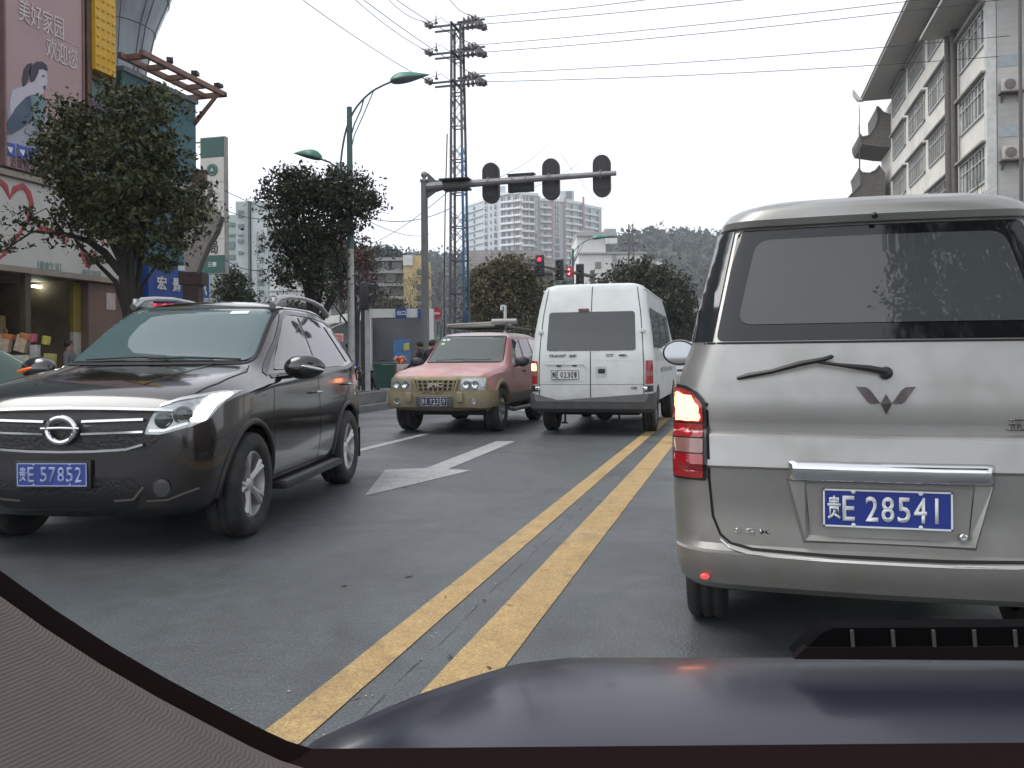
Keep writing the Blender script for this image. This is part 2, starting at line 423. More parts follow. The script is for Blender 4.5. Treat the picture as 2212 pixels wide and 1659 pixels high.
def plate(parent, side_y, cx, cz, txt, cols, facing=-1, wid=.44, hei=.14, tilt=0, province='贵', red=None, extra=True):
    """number plate with its characters; facing -1 looks to local -y"""
    bm = BM(); box(bm, (cx, side_y, cz), (wid, .006, hei), bev=.003)
    p = obj('number_plate', bm, cols[0], parent, smooth=False)
    rt = (1, 0, 0) if facing < 0 else (-1, 0, 0); x0 = cx-wid/2 if facing < 0 else cx+wid/2; sg = 1 if facing < 0 else -1
    yy = side_y+facing*.0035
    def mt(u, v): return face_mt((x0+sg*u*wid, yy, cz-hei/2+v*hei), rt)
    b = text_mesh(province, .105*wid, .62*hei, mt(.035, .2), bold=.02)
    body = txt
    xs = {'a': .155, 'rest': .34}
    merge(b, text_mesh(body[0], .095*wid, .66*hei, mt(.155, .17), bold=.012))
    rest = body[1:]; n = len(rest); w0 = .62/n if n > 4 else .68/n; st = .335 if extra else .29
    for i, ch in enumerate(rest):
        cwid = .098 if ch not in '1I' else .025; off_ = 0 if ch not in '1I' else .036
        merge(b, text_mesh('I' if ch == '1' else ch, cwid*wid, .66*hei, mt(st+i*w0+off_, .17), bold=.012))
    obj('characters', b, cols[1], p, smooth=False)
    # raised rim and screws
    b = BM(); t = .006
    for (a, c, d, e) in ((0, 0, 1, t/hei), (0, 1-t/hei, 1, 1), (0, 0, t/wid, 1), (1-t/wid, 0, 1, 1)):
        box2(b, (x0+sg*a*wid, yy-facing*.001, cz-hei/2+c*hei), (x0+sg*d*wid, yy+facing*.002, cz-hei/2+e*hei))
    for u in (.24, .76):
        for v in (.06, .94): lathe(b, [(.008, 0), (.007, .003), (0, .005)], 12, Matrix.Translation((x0+sg*u*wid, yy, cz-hei/2+v*hei)) @ Matrix.Rotation(pi/2 if facing < 0 else -pi/2, 4, 'X'))
    obj('plate_rim', b, cols[1], p, smooth=False)
    return p

m_glass = glassmat('car_glass'); m_glass2 = glassmat('car_glass_tinted', (.02, .024, .024), .035)
m_tyre = M('tyre_rubber', (.022, .022, .022), .75, bump=.15, bscale=40, dirt=(.09, .085, .08, .5))
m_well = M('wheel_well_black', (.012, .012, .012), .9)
m_alloy = M('alloy_rim', (.5, .5, .5), .35, .5, dirt=(.12, .11, .1, .5)); m_steel = M('steel_rim', (.25, .25, .26), .45, .7, dirt=(.1, .09, .08, .6))
m_blackp = M('black_plastic', (.018, .018, .019), .45, bump=.05, bscale=200); m_rubber = M('rubber_seal', (.01, .01, .01), .6)
m_chrome = M('chrome', (.75, .76, .77), .08, 1, var=.03); m_seam = M('shut_line_black', (.006, .006, .006), .8)
m_plateblue = M('plate_blue', (.012, .03, .22), .4); m_platewhite = M('plate_white_paint', (.7, .72, .73), .45); m_platepale = M('plate_pale', (.62, .63, .62), .45); m_plateblk = M('plate_black_paint', (.03, .03, .03), .5)
m_redlens = M('red_lamp_lens', (.30, .008, .012), .15, coat=1, var=.1); m_amber = M('amber_lens', (.6, .16, .02), .2, coat=1); m_clear = M('clear_lamp_lens', (.42, .44, .45), .08, .3, coat=1, var=.35, scale=18)
m_brake = M('lit_brake_lamp', (.9, .2, .05), .3, emit=2.6, ecol=(1, .32, .14)); m_reflector = M('lamp_reflector_chrome', (.6, .62, .63), .15, .9, var=.3, scale=30)
m_cable = M('dark_cable', (.03, .03, .03), .6)

# ================================================================ silver minivan in front
def silver_van():
    m_sil = M('silver_paint', (.33, .325, .31), .30, .6, var=.05, scale=3, coat=.5, bump=.012, bscale=300, dirt=(.17, .15, .125, .30), dirtz=(.2, .8))
    m_sil.node_tree.nodes['Principled BSDF'].inputs['Coat Roughness'].default_value = .15
    v = thing('silver_minivan', 'silver minivan with its left brake lamp lit, right in front of the bonnet', 'minivan', (.520, 3.45, 0))
    K = [(.285, .74, .04, 3.85, .16, .05), (.32, .765, -.02, 3.9, .18, .05), (.40, .78, -.05, 3.95, .18, .06), (.445, .785, -.052, 3.97, .18, .06), (.452, .785, -.03, 3.97, .18, .06),
         (.475, .785, -.012, 3.97, .17, .055), (.6, .79, -.008, 3.98, .16, .05), (.768, .795, -.026, 3.97, .15, .05), (.780, .795, -.038, 3.96, .15, .05), (.893, .793, -.018, 3.8, .15, .05), (.902, .793, -.008, 3.78, .15, .05), (.910, .792, .010, 3.7, .15, .05), (.94, .792, .010, 3.65, .15, .05),
         (1.0, .787, .003, 3.5, .15, .05), (1.12, .762, .012, 3.2, .15, .05), (1.20, .735, .024, 3.0, .15, .05), (1.248, .716, .03, 2.9, .15, .05), (1.40, .688, .085, 2.7, .14, .05), (1.60, .636, .165, 2.45, .13, .05),
         (1.722, .602, .21, 2.35, .13, .05), (1.73, .600, .190, 2.33, .13, .05), (1.755, .590, .178, 2.3, .13, .055), (1.79, .565, .188, 2.25, .14, .06), (1.812, .535, .205, 2.2, .16, .065), (1.832, .49, .245, 2.1, .18, .065), (1.850, .42, .34, 2.0, .2, .06), (1.862, .32, .5, 1.8, .2, .04), (1.87, .15, .8, 1.5, .1, .02)]
    zs = sorted({k[0] for k in K} | {round(.3+.05*i, 3) for i in range(31)}); sh = slices(interp(K, zs))
    R_, tr = .30, .67
    W4 = [(-tr, .62, R_), (tr, .62, R_), (-tr, 3.15, R_), (tr, 3.15, R_)]
    bvh_full = BVHTree.FromBMesh(sh); sh = cut_wheels(sh, W4, R_+.05); bv = BVHTree.FromBMesh(sh)
    # shut gap carved by an inset dark strip; the body itself
    obj('body', sh, m_sil, v, ang=28)
    P = lambda side, poly, **k: patch(bvh_full, side, poly, **k)
    # rear screen with the black ceramic band and the clear pane
    gl = [(-.612, 1.262), (.612, 1.262), (.522, 1.718), (-.522, 1.718)]
    rs = obj('rear_window', P('rear', roundpoly(gl, .03), off=.003, cell=.05), M('ceramic_black_glass', (.007, .0075, .008), .05, coat=.3), v, ang=60)
    inn = [(-.53, 1.325), (.53, 1.325), (.452, 1.672), (-.452, 1.672)]
    obj('pane', P('rear', roundpoly(inn, .06, 6), off=.0065, cell=.05, skirt=.003), glassmat('rear_screen_glass', (.05, .056, .055), .015), rs, ang=60)
    for s in (-1, 1):
        po = [(s*.626, 1.262), (s*.712, 1.262), (s*.602, 1.718), (s*.536, 1.718)]
        obj('rear_pillar_trim', P('rear', po if s > 0 else po, off=.006, cell=.015), M('pillar_black_gloss', (.014, .016, .018), .12, coat=.5), v, ang=60)
        side = 'right' if s > 0 else 'left'
        obj('quarter_window', P(side, roundpoly([(.30, 1.27), (1.35, 1.27), (1.3, 1.66), (.42, 1.66)], .05), off=.010), m_glass, v)
        obj('side_window', P(side, roundpoly([(1.42, 1.27), (2.35, 1.27), (2.1, 1.66), (1.42, 1.66)], .05), off=.010), m_glass, v)
        # tail lamp: round-topped tall cluster
        top = [(s*.775, 1.085), (s*.76, 1.09), (s*.72, 1.083), (s*.68, 1.06), (s*.652, 1.02), (s*.648, .97), (s*.648, .72), (s*.775, .72)]
        tl = obj('tail_lamp', P('rear', roundpoly(top, .01), off=.012, cell=.015, skirt=.03), M('tail_lamp_housing', (.012, .012, .012), .4), v)
        seg = [([(s*.768, 1.078), (s*.72, 1.07), (s*.685, 1.045), (s*.662, 1.01), (s*.660, .945), (s*.768, .945)], m_redlens),
               ([(s*.768, .937), (s*.660, .937), (s*.660, .885), (s*.768, .885)], m_redlens), ([(s*.768, .880), (s*.660, .880), (s*.660, .825), (s*.768, .825)], M('smoked_clear_lens', (.25, .12, .10), .15, coat=1)),
               ([(s*.768, .820), (s*.660, .820), (s*.660, .73), (s*.768, .73)], m_redlens)]
        for i, (pl, mm) in enumerate(seg):
            o = obj('lens', P('rear', roundpoly(pl, .008), off=.018, cell=.012, skirt=.008), mm, tl)
            if i == 2: o['label'] = 'smoked clear reversing lens'
        if True:
            lit = [(s*.760, 1.050), (s*.748, 1.058), (s*.725, 1.048), (s*.70, 1.045), (s*.688, 1.02), (s*.675, 1.005), (s*.677, .985), (s*.668, .965), (s*.675, .951), (s*.758, .951)]
            bb = P('rear', lit, off=.021, cell=.012, skirt=.002)
            for vv in bb.verts: vv.co += Vector((mnoise.noise(vv.co*90), 0, mnoise.noise(vv.co*90+Vector((5, 5, 5)))))*.004
            o = obj('lit_bulb', bb, m_brake, tl, label='glowing brake light')
        b = BM(); ball(b, (s*.66, -.045, .345), (.018, .010, .012)); obj('bumper_reflector', b, M('bumper_reflector_red', (.7, .03, .03), .2, emit=.35 if s < 0 else 0, ecol=(1, .1, .1)), v)
        # wing mirror
        if s:
            b = BM(); ball(b, (s*.945, 2.86, 1.235), (.125, .06, .095), 20, 14); mm = obj('wing_mirror', b, m_sil, v)
            b = BM(); tube(b, [(s*.74, 2.85, 1.17), (s*.84, 2.86, 1.2)], .03, 8); obj('mirror_arm', b, m_blackp, mm)
            b = BM(); lathe(b, [(.0, 0), (.98, 0), (1.0, .5), (.98, 1), (0, 1)], 28, Matrix.Translation((s*.945, 2.801, 1.235)) @ Matrix.Diagonal((.108, 1, .08, 1)) @ Matrix.Rotation(pi/2, 4, 'X') @ Matrix.Diagonal((1, 1, .004, 1)))
            obj('mirror_glass', b, M('mirror_silvering', (.40, .42, .43), .03, 1, var=.02), mm)
            b = BM(); tube(b, [(s*.945+.112*cos(t)*1.0, 2.805, 1.235+.084*sin(t)) for t in np.linspace(0, 2*pi, 25)], .006, 6, caps=False); obj('mirror_rim', b, m_blackp, mm)
        b = BM(); box(b, (s*.79, 1.6, 1.02), (.03, .18, .03), bev=.01); obj('door_handle', b, m_sil, v)
    # tailgate shut line
    L_ = [(-.648, 1.02), (-.640, .72), (-.628, .58), (-.60, .51), (-.56, .478), (-.48, .462), (-.2, .456), (.2, .456), (.48, .462), (.56, .478), (.60, .51), (.628, .58), (.640, .72), (.648, 1.02)]
    obj('tailgate_gap', seam(bvh_full, 'rear', L_, .010, .0015), m_seam, v)
    obj('tailgate_lip', seam(bvh_full, 'rear', [(-.6, .492), (-.565, .462), (-.5, .449), (-.2, .443), (.2, .443), (.5, .449), (.565, .462), (.6, .492)], .006, .003), M('worn_bright_edge', (.6, .6, .56), .4, .5), v)
    obj('window_gap', seam(bvh_full, 'rear', [(-.66, 1.254), (.66, 1.254)], .008, .002), m_seam, v)
    obj('bumper_seam', seam(bvh_full, 'rear', [(-.74, .42), (-.66, .375), (-.5, .362), (0, .355), (.5, .362), (.66, .375), (.74, .42)], .003, .001), M('bumper_line', (.25, .235, .2), .5), v)
    # plate recess panel
    b = P('rear', roundpoly([(-.345, .735), (.345, .735), (.285, .515), (-.285, .515)], .02), off=-.0, cell=.05, skirt=0)
    for vv in b.verts: vv.co.y += -.004
    rc = obj('plate_recess', patch(bvh_full, 'rear', roundpoly([(-.285, .72), (.285, .72), (.268, .525), (-.268, .525)], .015), off=.003, cell=.1, skirt=.01), m_sil, v)
    b.free()
    b = BM()   # bevelled surround of the recess
    o4 = [(-.345, .735), (.345, .735), (.287, .508), (-.287, .508)]; i4 = [(-.29, .73), (.29, .73), (.272, .528), (-.272, .528)]
    oo = [hit(bvh_full, 'rear', x, z, .018)[0] for x, z in o4]; ii = [hit(bvh_full, 'rear', x, z, .003)[0] for x, z in i4]; o5 = [hit(bvh_full, 'rear', x*1.03, z+(.0 if z > .6 else -.012), .0)[0] for x, z in o4]
    vo = [b.verts.new(p) for p in oo]; vi = [b.verts.new(p) for p in ii]; v5 = [b.verts.new(p) for p in o5]
    for k in range(4):
        if k == 0: continue
        b.faces.new((vo[k], vo[(k+1) % 4], vi[(k+1) % 4], vi[k])); b.faces.new((v5[k], v5[(k+1) % 4], vo[(k+1) % 4], vo[k]))
    obj('recess_surround', b, m_sil, v, smooth=False)
    # chrome handle bar
    b = BM(); ys = hit(bvh_full, 'rear', 0, .77, 0)[0].y
    prof = [(0, -.036), (-.020, -.038), (-.034, -.026), (-.036, -.004), (-.040, .008), (-.034, .028), (-.02, .038), (0, .038)]
    prev = None
    for k in range(41):
        x = -.352+.704*k/40; e = min(1, (.352-abs(x))/.012+.35); yb = hit(bvh_full, 'rear', x, .77, 0)[0].y
        row = [b.verts.new((x, yb+y*e, .771+z*(.85+.15*e)+.0012*mnoise.noise(Vector((x*9, z*40, 0))))) for y, z in prof]
        if prev:
            for j in range(len(prof)-1): b.faces.new((prev[j], prev[j+1], row[j+1], row[j]))
        else: b.faces.new(row)
        prev = row
    b.faces.new(prev[::-1]); obj('chrome_bar', b, m_chrome, v, ang=50)
    py = hit(bvh_full, 'rear', 0, .637, .010)[0].y
    plate(v, py-.008, -.006, .637, 'E28541', (m_plateblue, m_platewhite))
    b = BM(); lathe(b, [(.013, 0), (.013, .006), (.009, .008), (.009, .005), (0, .004)], 18, Matrix.Translation((.25, py, .545)) @ Matrix.Rotation(pi/2, 4, 'X')); obj('tailgate_lock', b, m_chrome, v)
    # emblem: two wings and a diamond
    b = BM()
    for pl in ([(-.101, 1.085), (-.068, 1.083), (-.054, 1.072), (-.020, 1.023), (-.052, 1.021), (-.064, 1.030)], [(.101, 1.085), (.068, 1.083), (.054, 1.072), (.020, 1.023), (.052, 1.021), (.064, 1.030)], [(0, 1.057), (.019, 1.022), (0, .985), (-.019, 1.022)]):
        merge(b, P('rear', pl, off=.009, cell=.05, skirt=.01))
    obj('emblem', b, M('emblem_dark_chrome', (.065, .055, .055), .22, .8, var=.5, scale=20), v, smooth=False)
    yy = hit(bvh_full, 'rear', .45, .94, .004)[0].y
    obj('badge_lettering', text_mesh('五菱荣光', .24, .048, face_mt((.405, yy, .925), (1, 0, 0)), bold=.015, ext=.005), M('badge_grey', (.12, .11, .10), .3, .7), v, smooth=False)
    yy = hit(bvh_full, 'rear', -.45, .53, .002)[0].y
    obj('maker_lettering', text_mesh('SGMW', .20, .02, face_mt((-.545, yy+.002, .520), (1, 0, 0)), bold=.01, ext=.003, spacing=1.5), M('badge_silver', (.5, .49, .45), .25, .8), v, smooth=False)
    # wiper
    h = lambda x, z, o=.0: hit(bvh_full, 'rear', x, z, o)[0]
    b = BM(); tube(b, [h(0, 1.137, .03), h(-.06, 1.148, .04), h(-.16, 1.16, .045), h(-.24, 1.172, .05)], [.013, .012, .007, .006], 8)
    lathe(b, [(.02, 0), (.024, .02), (.022, .034), (.012, .04), (0, .042)], 20, Matrix.Translation(h(0, 1.137, -.002)) @ Matrix.Rotation(pi/2, 4, 'X'))
    wp = obj('rear_wiper', b, m_blackp, v)
    b = BM(); tube(b, [h(-.53, 1.115, .02), h(-.49, 1.123, .03), h(-.40, 1.138, .04), h(-.30, 1.165, .05), h(-.22, 1.18, .05), h(-.19, 1.192, .04), h(-.185, 1.193, .03)], [.007, .011, .010, .012, .010, .009, .006], 6)
    obj('wiper_blade', b, m_blackp, wp)
    b = BM(); tube(b, [h(-.010, 1.752, .0), h(-.010, 1.750, .014)], .011, 10); obj('washer_nozzle', b, m_blackp, v)
    # wheels, exhaust, underside
    for x, y, z in W4: wheel(v, x, y, R_, .175, 'steel', (m_tyre, m_steel))
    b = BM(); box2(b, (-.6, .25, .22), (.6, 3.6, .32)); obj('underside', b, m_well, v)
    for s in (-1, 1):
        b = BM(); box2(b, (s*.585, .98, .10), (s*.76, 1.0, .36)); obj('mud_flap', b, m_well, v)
    b = BM(); tube(b, [(-.55, 2.7, 1.55), (-.80, 2.3, 1.95)], .004, 5); 
    b.free()
    return v
silver_van()
# ================================================================ white high-roof van
def white_van():
    m_w = M('white_van_paint', (.66, .69, .675), .42, var=.05, scale=2, coat=.5, bump=.01, bscale=200, dirt=(.38, .37, .33, .30), dirtz=(.3, 1.1))
    m_bump = M('grey_bumper_plastic', (.055, .057, .06), .6, bump=.08, bscale=150, dirt=(.12, .11, .10, .5))
    v = thing('white_van', 'white high-roof passenger van seen from behind, left brake lamp lit', 'van', (-2.245, 13.1, 0))
    K = [(.50, .93, .0, 5.1, .08, .03), (.60, .945, -.01, 5.15, .08, .03), (1.15, .955, 0, 5.15, .08, .03), (1.30, .945, .01, 4.9, .08, .03), (1.60, .915, .06, 4.3, .08, .03), (1.95, .865, .14, 3.9, .09, .03),
         (2.15, .83, .195, 3.7, .1, .03), (2.28, .80, .235, 3.6, .11, .03), (2.345, .755, .27, 3.5, .13, .03), (2.38, .66, .34, 3.4, .18, .02), (2.395, .45, .5, 3.2, .2, .01), (2.40, .2, .8, 2.6, .1, 0)]
    zs = sorted({k[0] for k in K} | {round(.5+.08*i, 3) for i in range(23)}); sh = slices(interp(K, zs))
    r = .35; W4 = [(-.82, .95, r), (.82, .95, r), (-.82, 4.25, r), (.82, 4.25, r)]
    full = BVHTree.FromBMesh(sh); sh = cut_wheels(sh, W4, r+.07); obj('body', sh, m_w, v, ang=28)
    P = lambda side, poly, **k: patch(full, side, poly, **k)
    wl = roundpoly([(-.70, 1.315), (.70, 1.315), (.675, 1.925), (-.675, 1.925)], .05)
    obj('rear_window', P('rear', wl, off=.006, cell=.08), glassmat('van_rear_glass', (.030, .036, .036), .03), v, ang=60)
    g = BM(); merge(g, seam(full, 'rear', [(0, .53), (0, 1.31)], .012, .004)); merge(g, seam(full, 'rear', [(0, 1.93), (0, 2.33)], .012, .004))
    for s in (-1, 1):
        merge(g, seam(full, 'rear', [(s*.66, 2.36), (s*.705, 2.3), (s*.765, 1.9), (s*.80, 1.5), (s*.82, 1.1), (s*.82, .66), (s*.80, .58), (s*.74, .53), (0, .525)], .012, .004))
    merge(g, seam(full, 'rear', [(-.82, .79), (.82, .79)], .005, .003))
    obj('door_gaps', g, m_seam, v)
    g = BM(); merge(g, seam(full, 'rear', [(-.72, 1.165), (-.02, 1.165)], .006, .004)); merge(g, seam(full, 'rear', [(.02, 1.165), (.70, 1.165)], .006, .004)); obj('pressed_line', g, M('crease_highlight', (.7, .72, .7), .4), v)
    # plate recess, door handle recess
    rc = obj('plate_recess', P('rear', roundpoly([(-.73, 1.10), (-.09, 1.10), (-.06, 1.04), (-.06, .84), (-.73, .84)], .03), off=.004, cell=.1), m_w, v)
    g = BM()
    for q in ([(-.72, 1.105), (-.10, 1.105), (-.06, 1.05)], ): merge(g, seam(full, 'rear', q, .014, .009, lift=.01))
    obj('recess_lip', g, m_w, rc)
    for x in (-.50, -.25):
        b = BM(); box(b, (x, -.03, 1.085), (.07, .03, .025), bev=.005); obj('plate_lamp', b, m_blackp, rc)
    y0 = hit(full, 'rear', -.4, .95, 0)[0].y
    plate(v, y0-.014, -.40, .942, 'E0230警', (m_platepale, m_plateblk))
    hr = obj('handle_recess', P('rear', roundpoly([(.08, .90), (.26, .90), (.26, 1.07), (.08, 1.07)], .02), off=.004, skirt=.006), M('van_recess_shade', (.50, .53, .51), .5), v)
    b = BM(); box(b, (.175, -.035, 1.0), (.11, .02, .07), bev=.008); obj('door_handle', b, m_blackp, hr)
    b = P('rear', [(-.20, 1.925), (-.04, 1.925), (-.04, 1.97), (-.20, 1.97)], off=.03, skirt=.03); obj('high_brake_lamp', b, M('dull_red_lens', (.12, .03, .04), .3), v)
    obj('lettering', text_mesh('TRANSIT', .28, .045, face_mt((-.66, hit(full, 'rear', -.6, 1.22, .002)[0].y-.004, 1.215), (1, 0, 0)), bold=.03), M('badge_dark_chrome', (.10, .11, .11), .3, .7), v)
    obj('lettering', text_mesh('全顺', .13, .05, face_mt((-.34, hit(full, 'rear', -.3, 1.22, .002)[0].y-.004, 1.212), (1, 0, 0)), bold=.03), MATS['badge_dark_chrome'], v)
    obj('lettering', text_mesh('江铃', .13, .045, face_mt((.24, hit(full, 'rear', .3, 1.22, .002)[0].y-.004, 1.222), (1, 0, 0)), bold=.03), MATS['badge_dark_chrome'], v)
    obj('lettering', text_mesh('ABS', .10, .03, face_mt((.62, hit(full, 'rear', .6, .72, .002)[0].y-.004, .725), (1, 0, 0)), bold=.03), MATS['badge_dark_chrome'], v)
    b = BM(); y0 = hit(full, 'rear', .5, 1.24, 0)[0].y; ball(b, (.50, y0, 1.24), (.072, .012, .027)); o = obj('oval_badge', b, MATS['badge_dark_chrome'], v)
    b = BM(); tube(b, [(.5+.066*cos(t), y0-.009, 1.24+.023*sin(t)) for t in np.linspace(0, 2*pi, 25)], .004, 5, caps=False); obj('badge_ring', b, m_chrome, o)
    for s in (-1, 1):
        side = 'right' if s > 0 else 'left'
        tl = obj('tail_lamp', P('rear', roundpoly([(s*.842, .80), (s*.945, .80), (s*.942, 1.16), (s*.848, 1.16)], .012), off=.014, cell=.03, skirt=.03), m_redlens, v)
        obj('clear_lens', P('rear', [(s*.852, .925), (s*.938, .925), (s*.936, 1.0), (s*.854, 1.0)], off=.02, cell=.03), MATS['smoked_clear_lens'], tl)
        if s < 0: obj('lit_bulb', P('rear', roundpoly([(s*.856, 1.005), (s*.934, 1.005), (s*.932, 1.125), (s*.865, 1.12)], .02), off=.022, cell=.03), m_brake, tl, label='glowing brake light')
        obj('corner_lamp_recess', P('rear', [(s*.835, .68), (s*.945, .68), (s*.945, .775), (s*.835, .775)], off=.012, cell=.03), m_blackp, v)
        for z in (1.62, .73):
            x = s*(.80 if z > 1 else .845); y = hit(full, 'rear', x, z, 0)[0].y; b = BM(); box(b, (x, y-.01, z), (.07, .04, .06), bev=.01); obj('door_hinge', b, m_chrome if z < 1 else m_w, v)
        # side windows: one long dark band and posts, sliding gear
        for a, c in ((.35, 1.55), (1.6, 2.75), (2.8, 3.55)):
            obj('side_window', P(side, roundpoly([(a, 1.36), (c, 1.36), (c-.02, 1.98), (a+.05, 1.98)], .06), off=.014, cell=.05), m_glass, v)
        obj('side_moulding', seam(full, side, [(1.4, 1.0), (3.8, 1.0)], .07, .006, lift=.008), M('grey_moulding', (.28, .29, .28), .5), v)
        b = BM(); box(b, (s*1.10, 4.05, 1.35), (.16, .09, .26), bev=.035); mm = obj('wing_mirror', b, m_blackp, v)
        b = BM(); box(b, (s*1.10, 4.0, 1.35), (.13, .005, .22), bev=.002); obj('mirror_glass', b, m_chrome, mm)
        b = BM(); tube(b, [(s*.92, 4.1, 1.3), (s*1.05, 4.06, 1.33)], .025, 6); obj('mirror_arm', b, m_blackp, mm)
        b = BM(); tube(b, [(s*.80, .30, 2.28), (s*.80, 3.6, 2.30)], .014, 6); obj('roof_gutter', b, m_w, v)
    bp = [(.36, .90, -.02, 5.1, .12, .04), (.42, .965, -.09, 5.1, .12, .05), (.60, .97, -.10, 5.1, .12, .05), (.655, .965, -.085, 5.1, .10, .05), (.66, .9, .0, .3, .1, .05)]
    bb = slices(interp(bp, [.36, .42, .48, .54, .60, .64, .655]));
    bb = cut_wheels(bb, W4, r+.09, .5); bmesh.ops.bisect_plane(bb, geom=bb.verts[:]+bb.edges[:]+bb.faces[:], plane_co=(0, .62, 0), plane_no=(0, 1, 0), clear_outer=True)
    # keep the painted doors visible between the bumper's ends
    low = [vtx for vtx in bb.verts if abs(vtx.co.x) < .87 and vtx.co.z > .53 and vtx.co.y < .3]
    for vtx in low: vtx.co.z = .53
    obj('rear_bumper', bb, m_bump, v)
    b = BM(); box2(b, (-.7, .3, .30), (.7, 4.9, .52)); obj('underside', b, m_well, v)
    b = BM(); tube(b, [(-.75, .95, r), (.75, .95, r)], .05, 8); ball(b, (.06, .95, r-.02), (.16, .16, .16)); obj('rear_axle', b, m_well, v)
    for x in (-.42, .43):
        b = BM(); tube(b, [(x, .05, .4), (x, .05, .20)], .018, 6); box(b, (x-.01, .05, .19), (.09, .05, .03)); obj('bumper_bracket', b, m_well, v)
    for x, y, z in W4: wheel(v, x, y, r, .21, 'steel', (m_tyre, m_steel), .55)
    b = BM(); cyl(b, (-.25, 2.6, 2.39), (-.25, 2.6, 2.44), .10, 20); obj('roof_vent', b, m_w, v)
    obj('blue_sticker', P('right', roundpoly([(.62, 1.78), (1.3, 1.68), (1.5, 1.9), (.72, 2.02)], .05), off=.012), M('sticker_blue_green', (.06, .28, .35), .4, var=.6, scale=12), v)
white_van()

def sideglass():
    m = glassmat('side_glass', (.06, .066, .066), .03); m.node_tree.nodes['Principled BSDF'].inputs['IOR'].default_value = 2.2; return m
# ================================================================ off-roader shell shared by the two SUVs
def suv_shell(st, wheels, r, arch):
    sh = loft(st, {6: .35, 9: .3}, 3)
    full = BVHTree.FromBMesh(sh)
    return cut_wheels(sh, wheels, r+arch), full

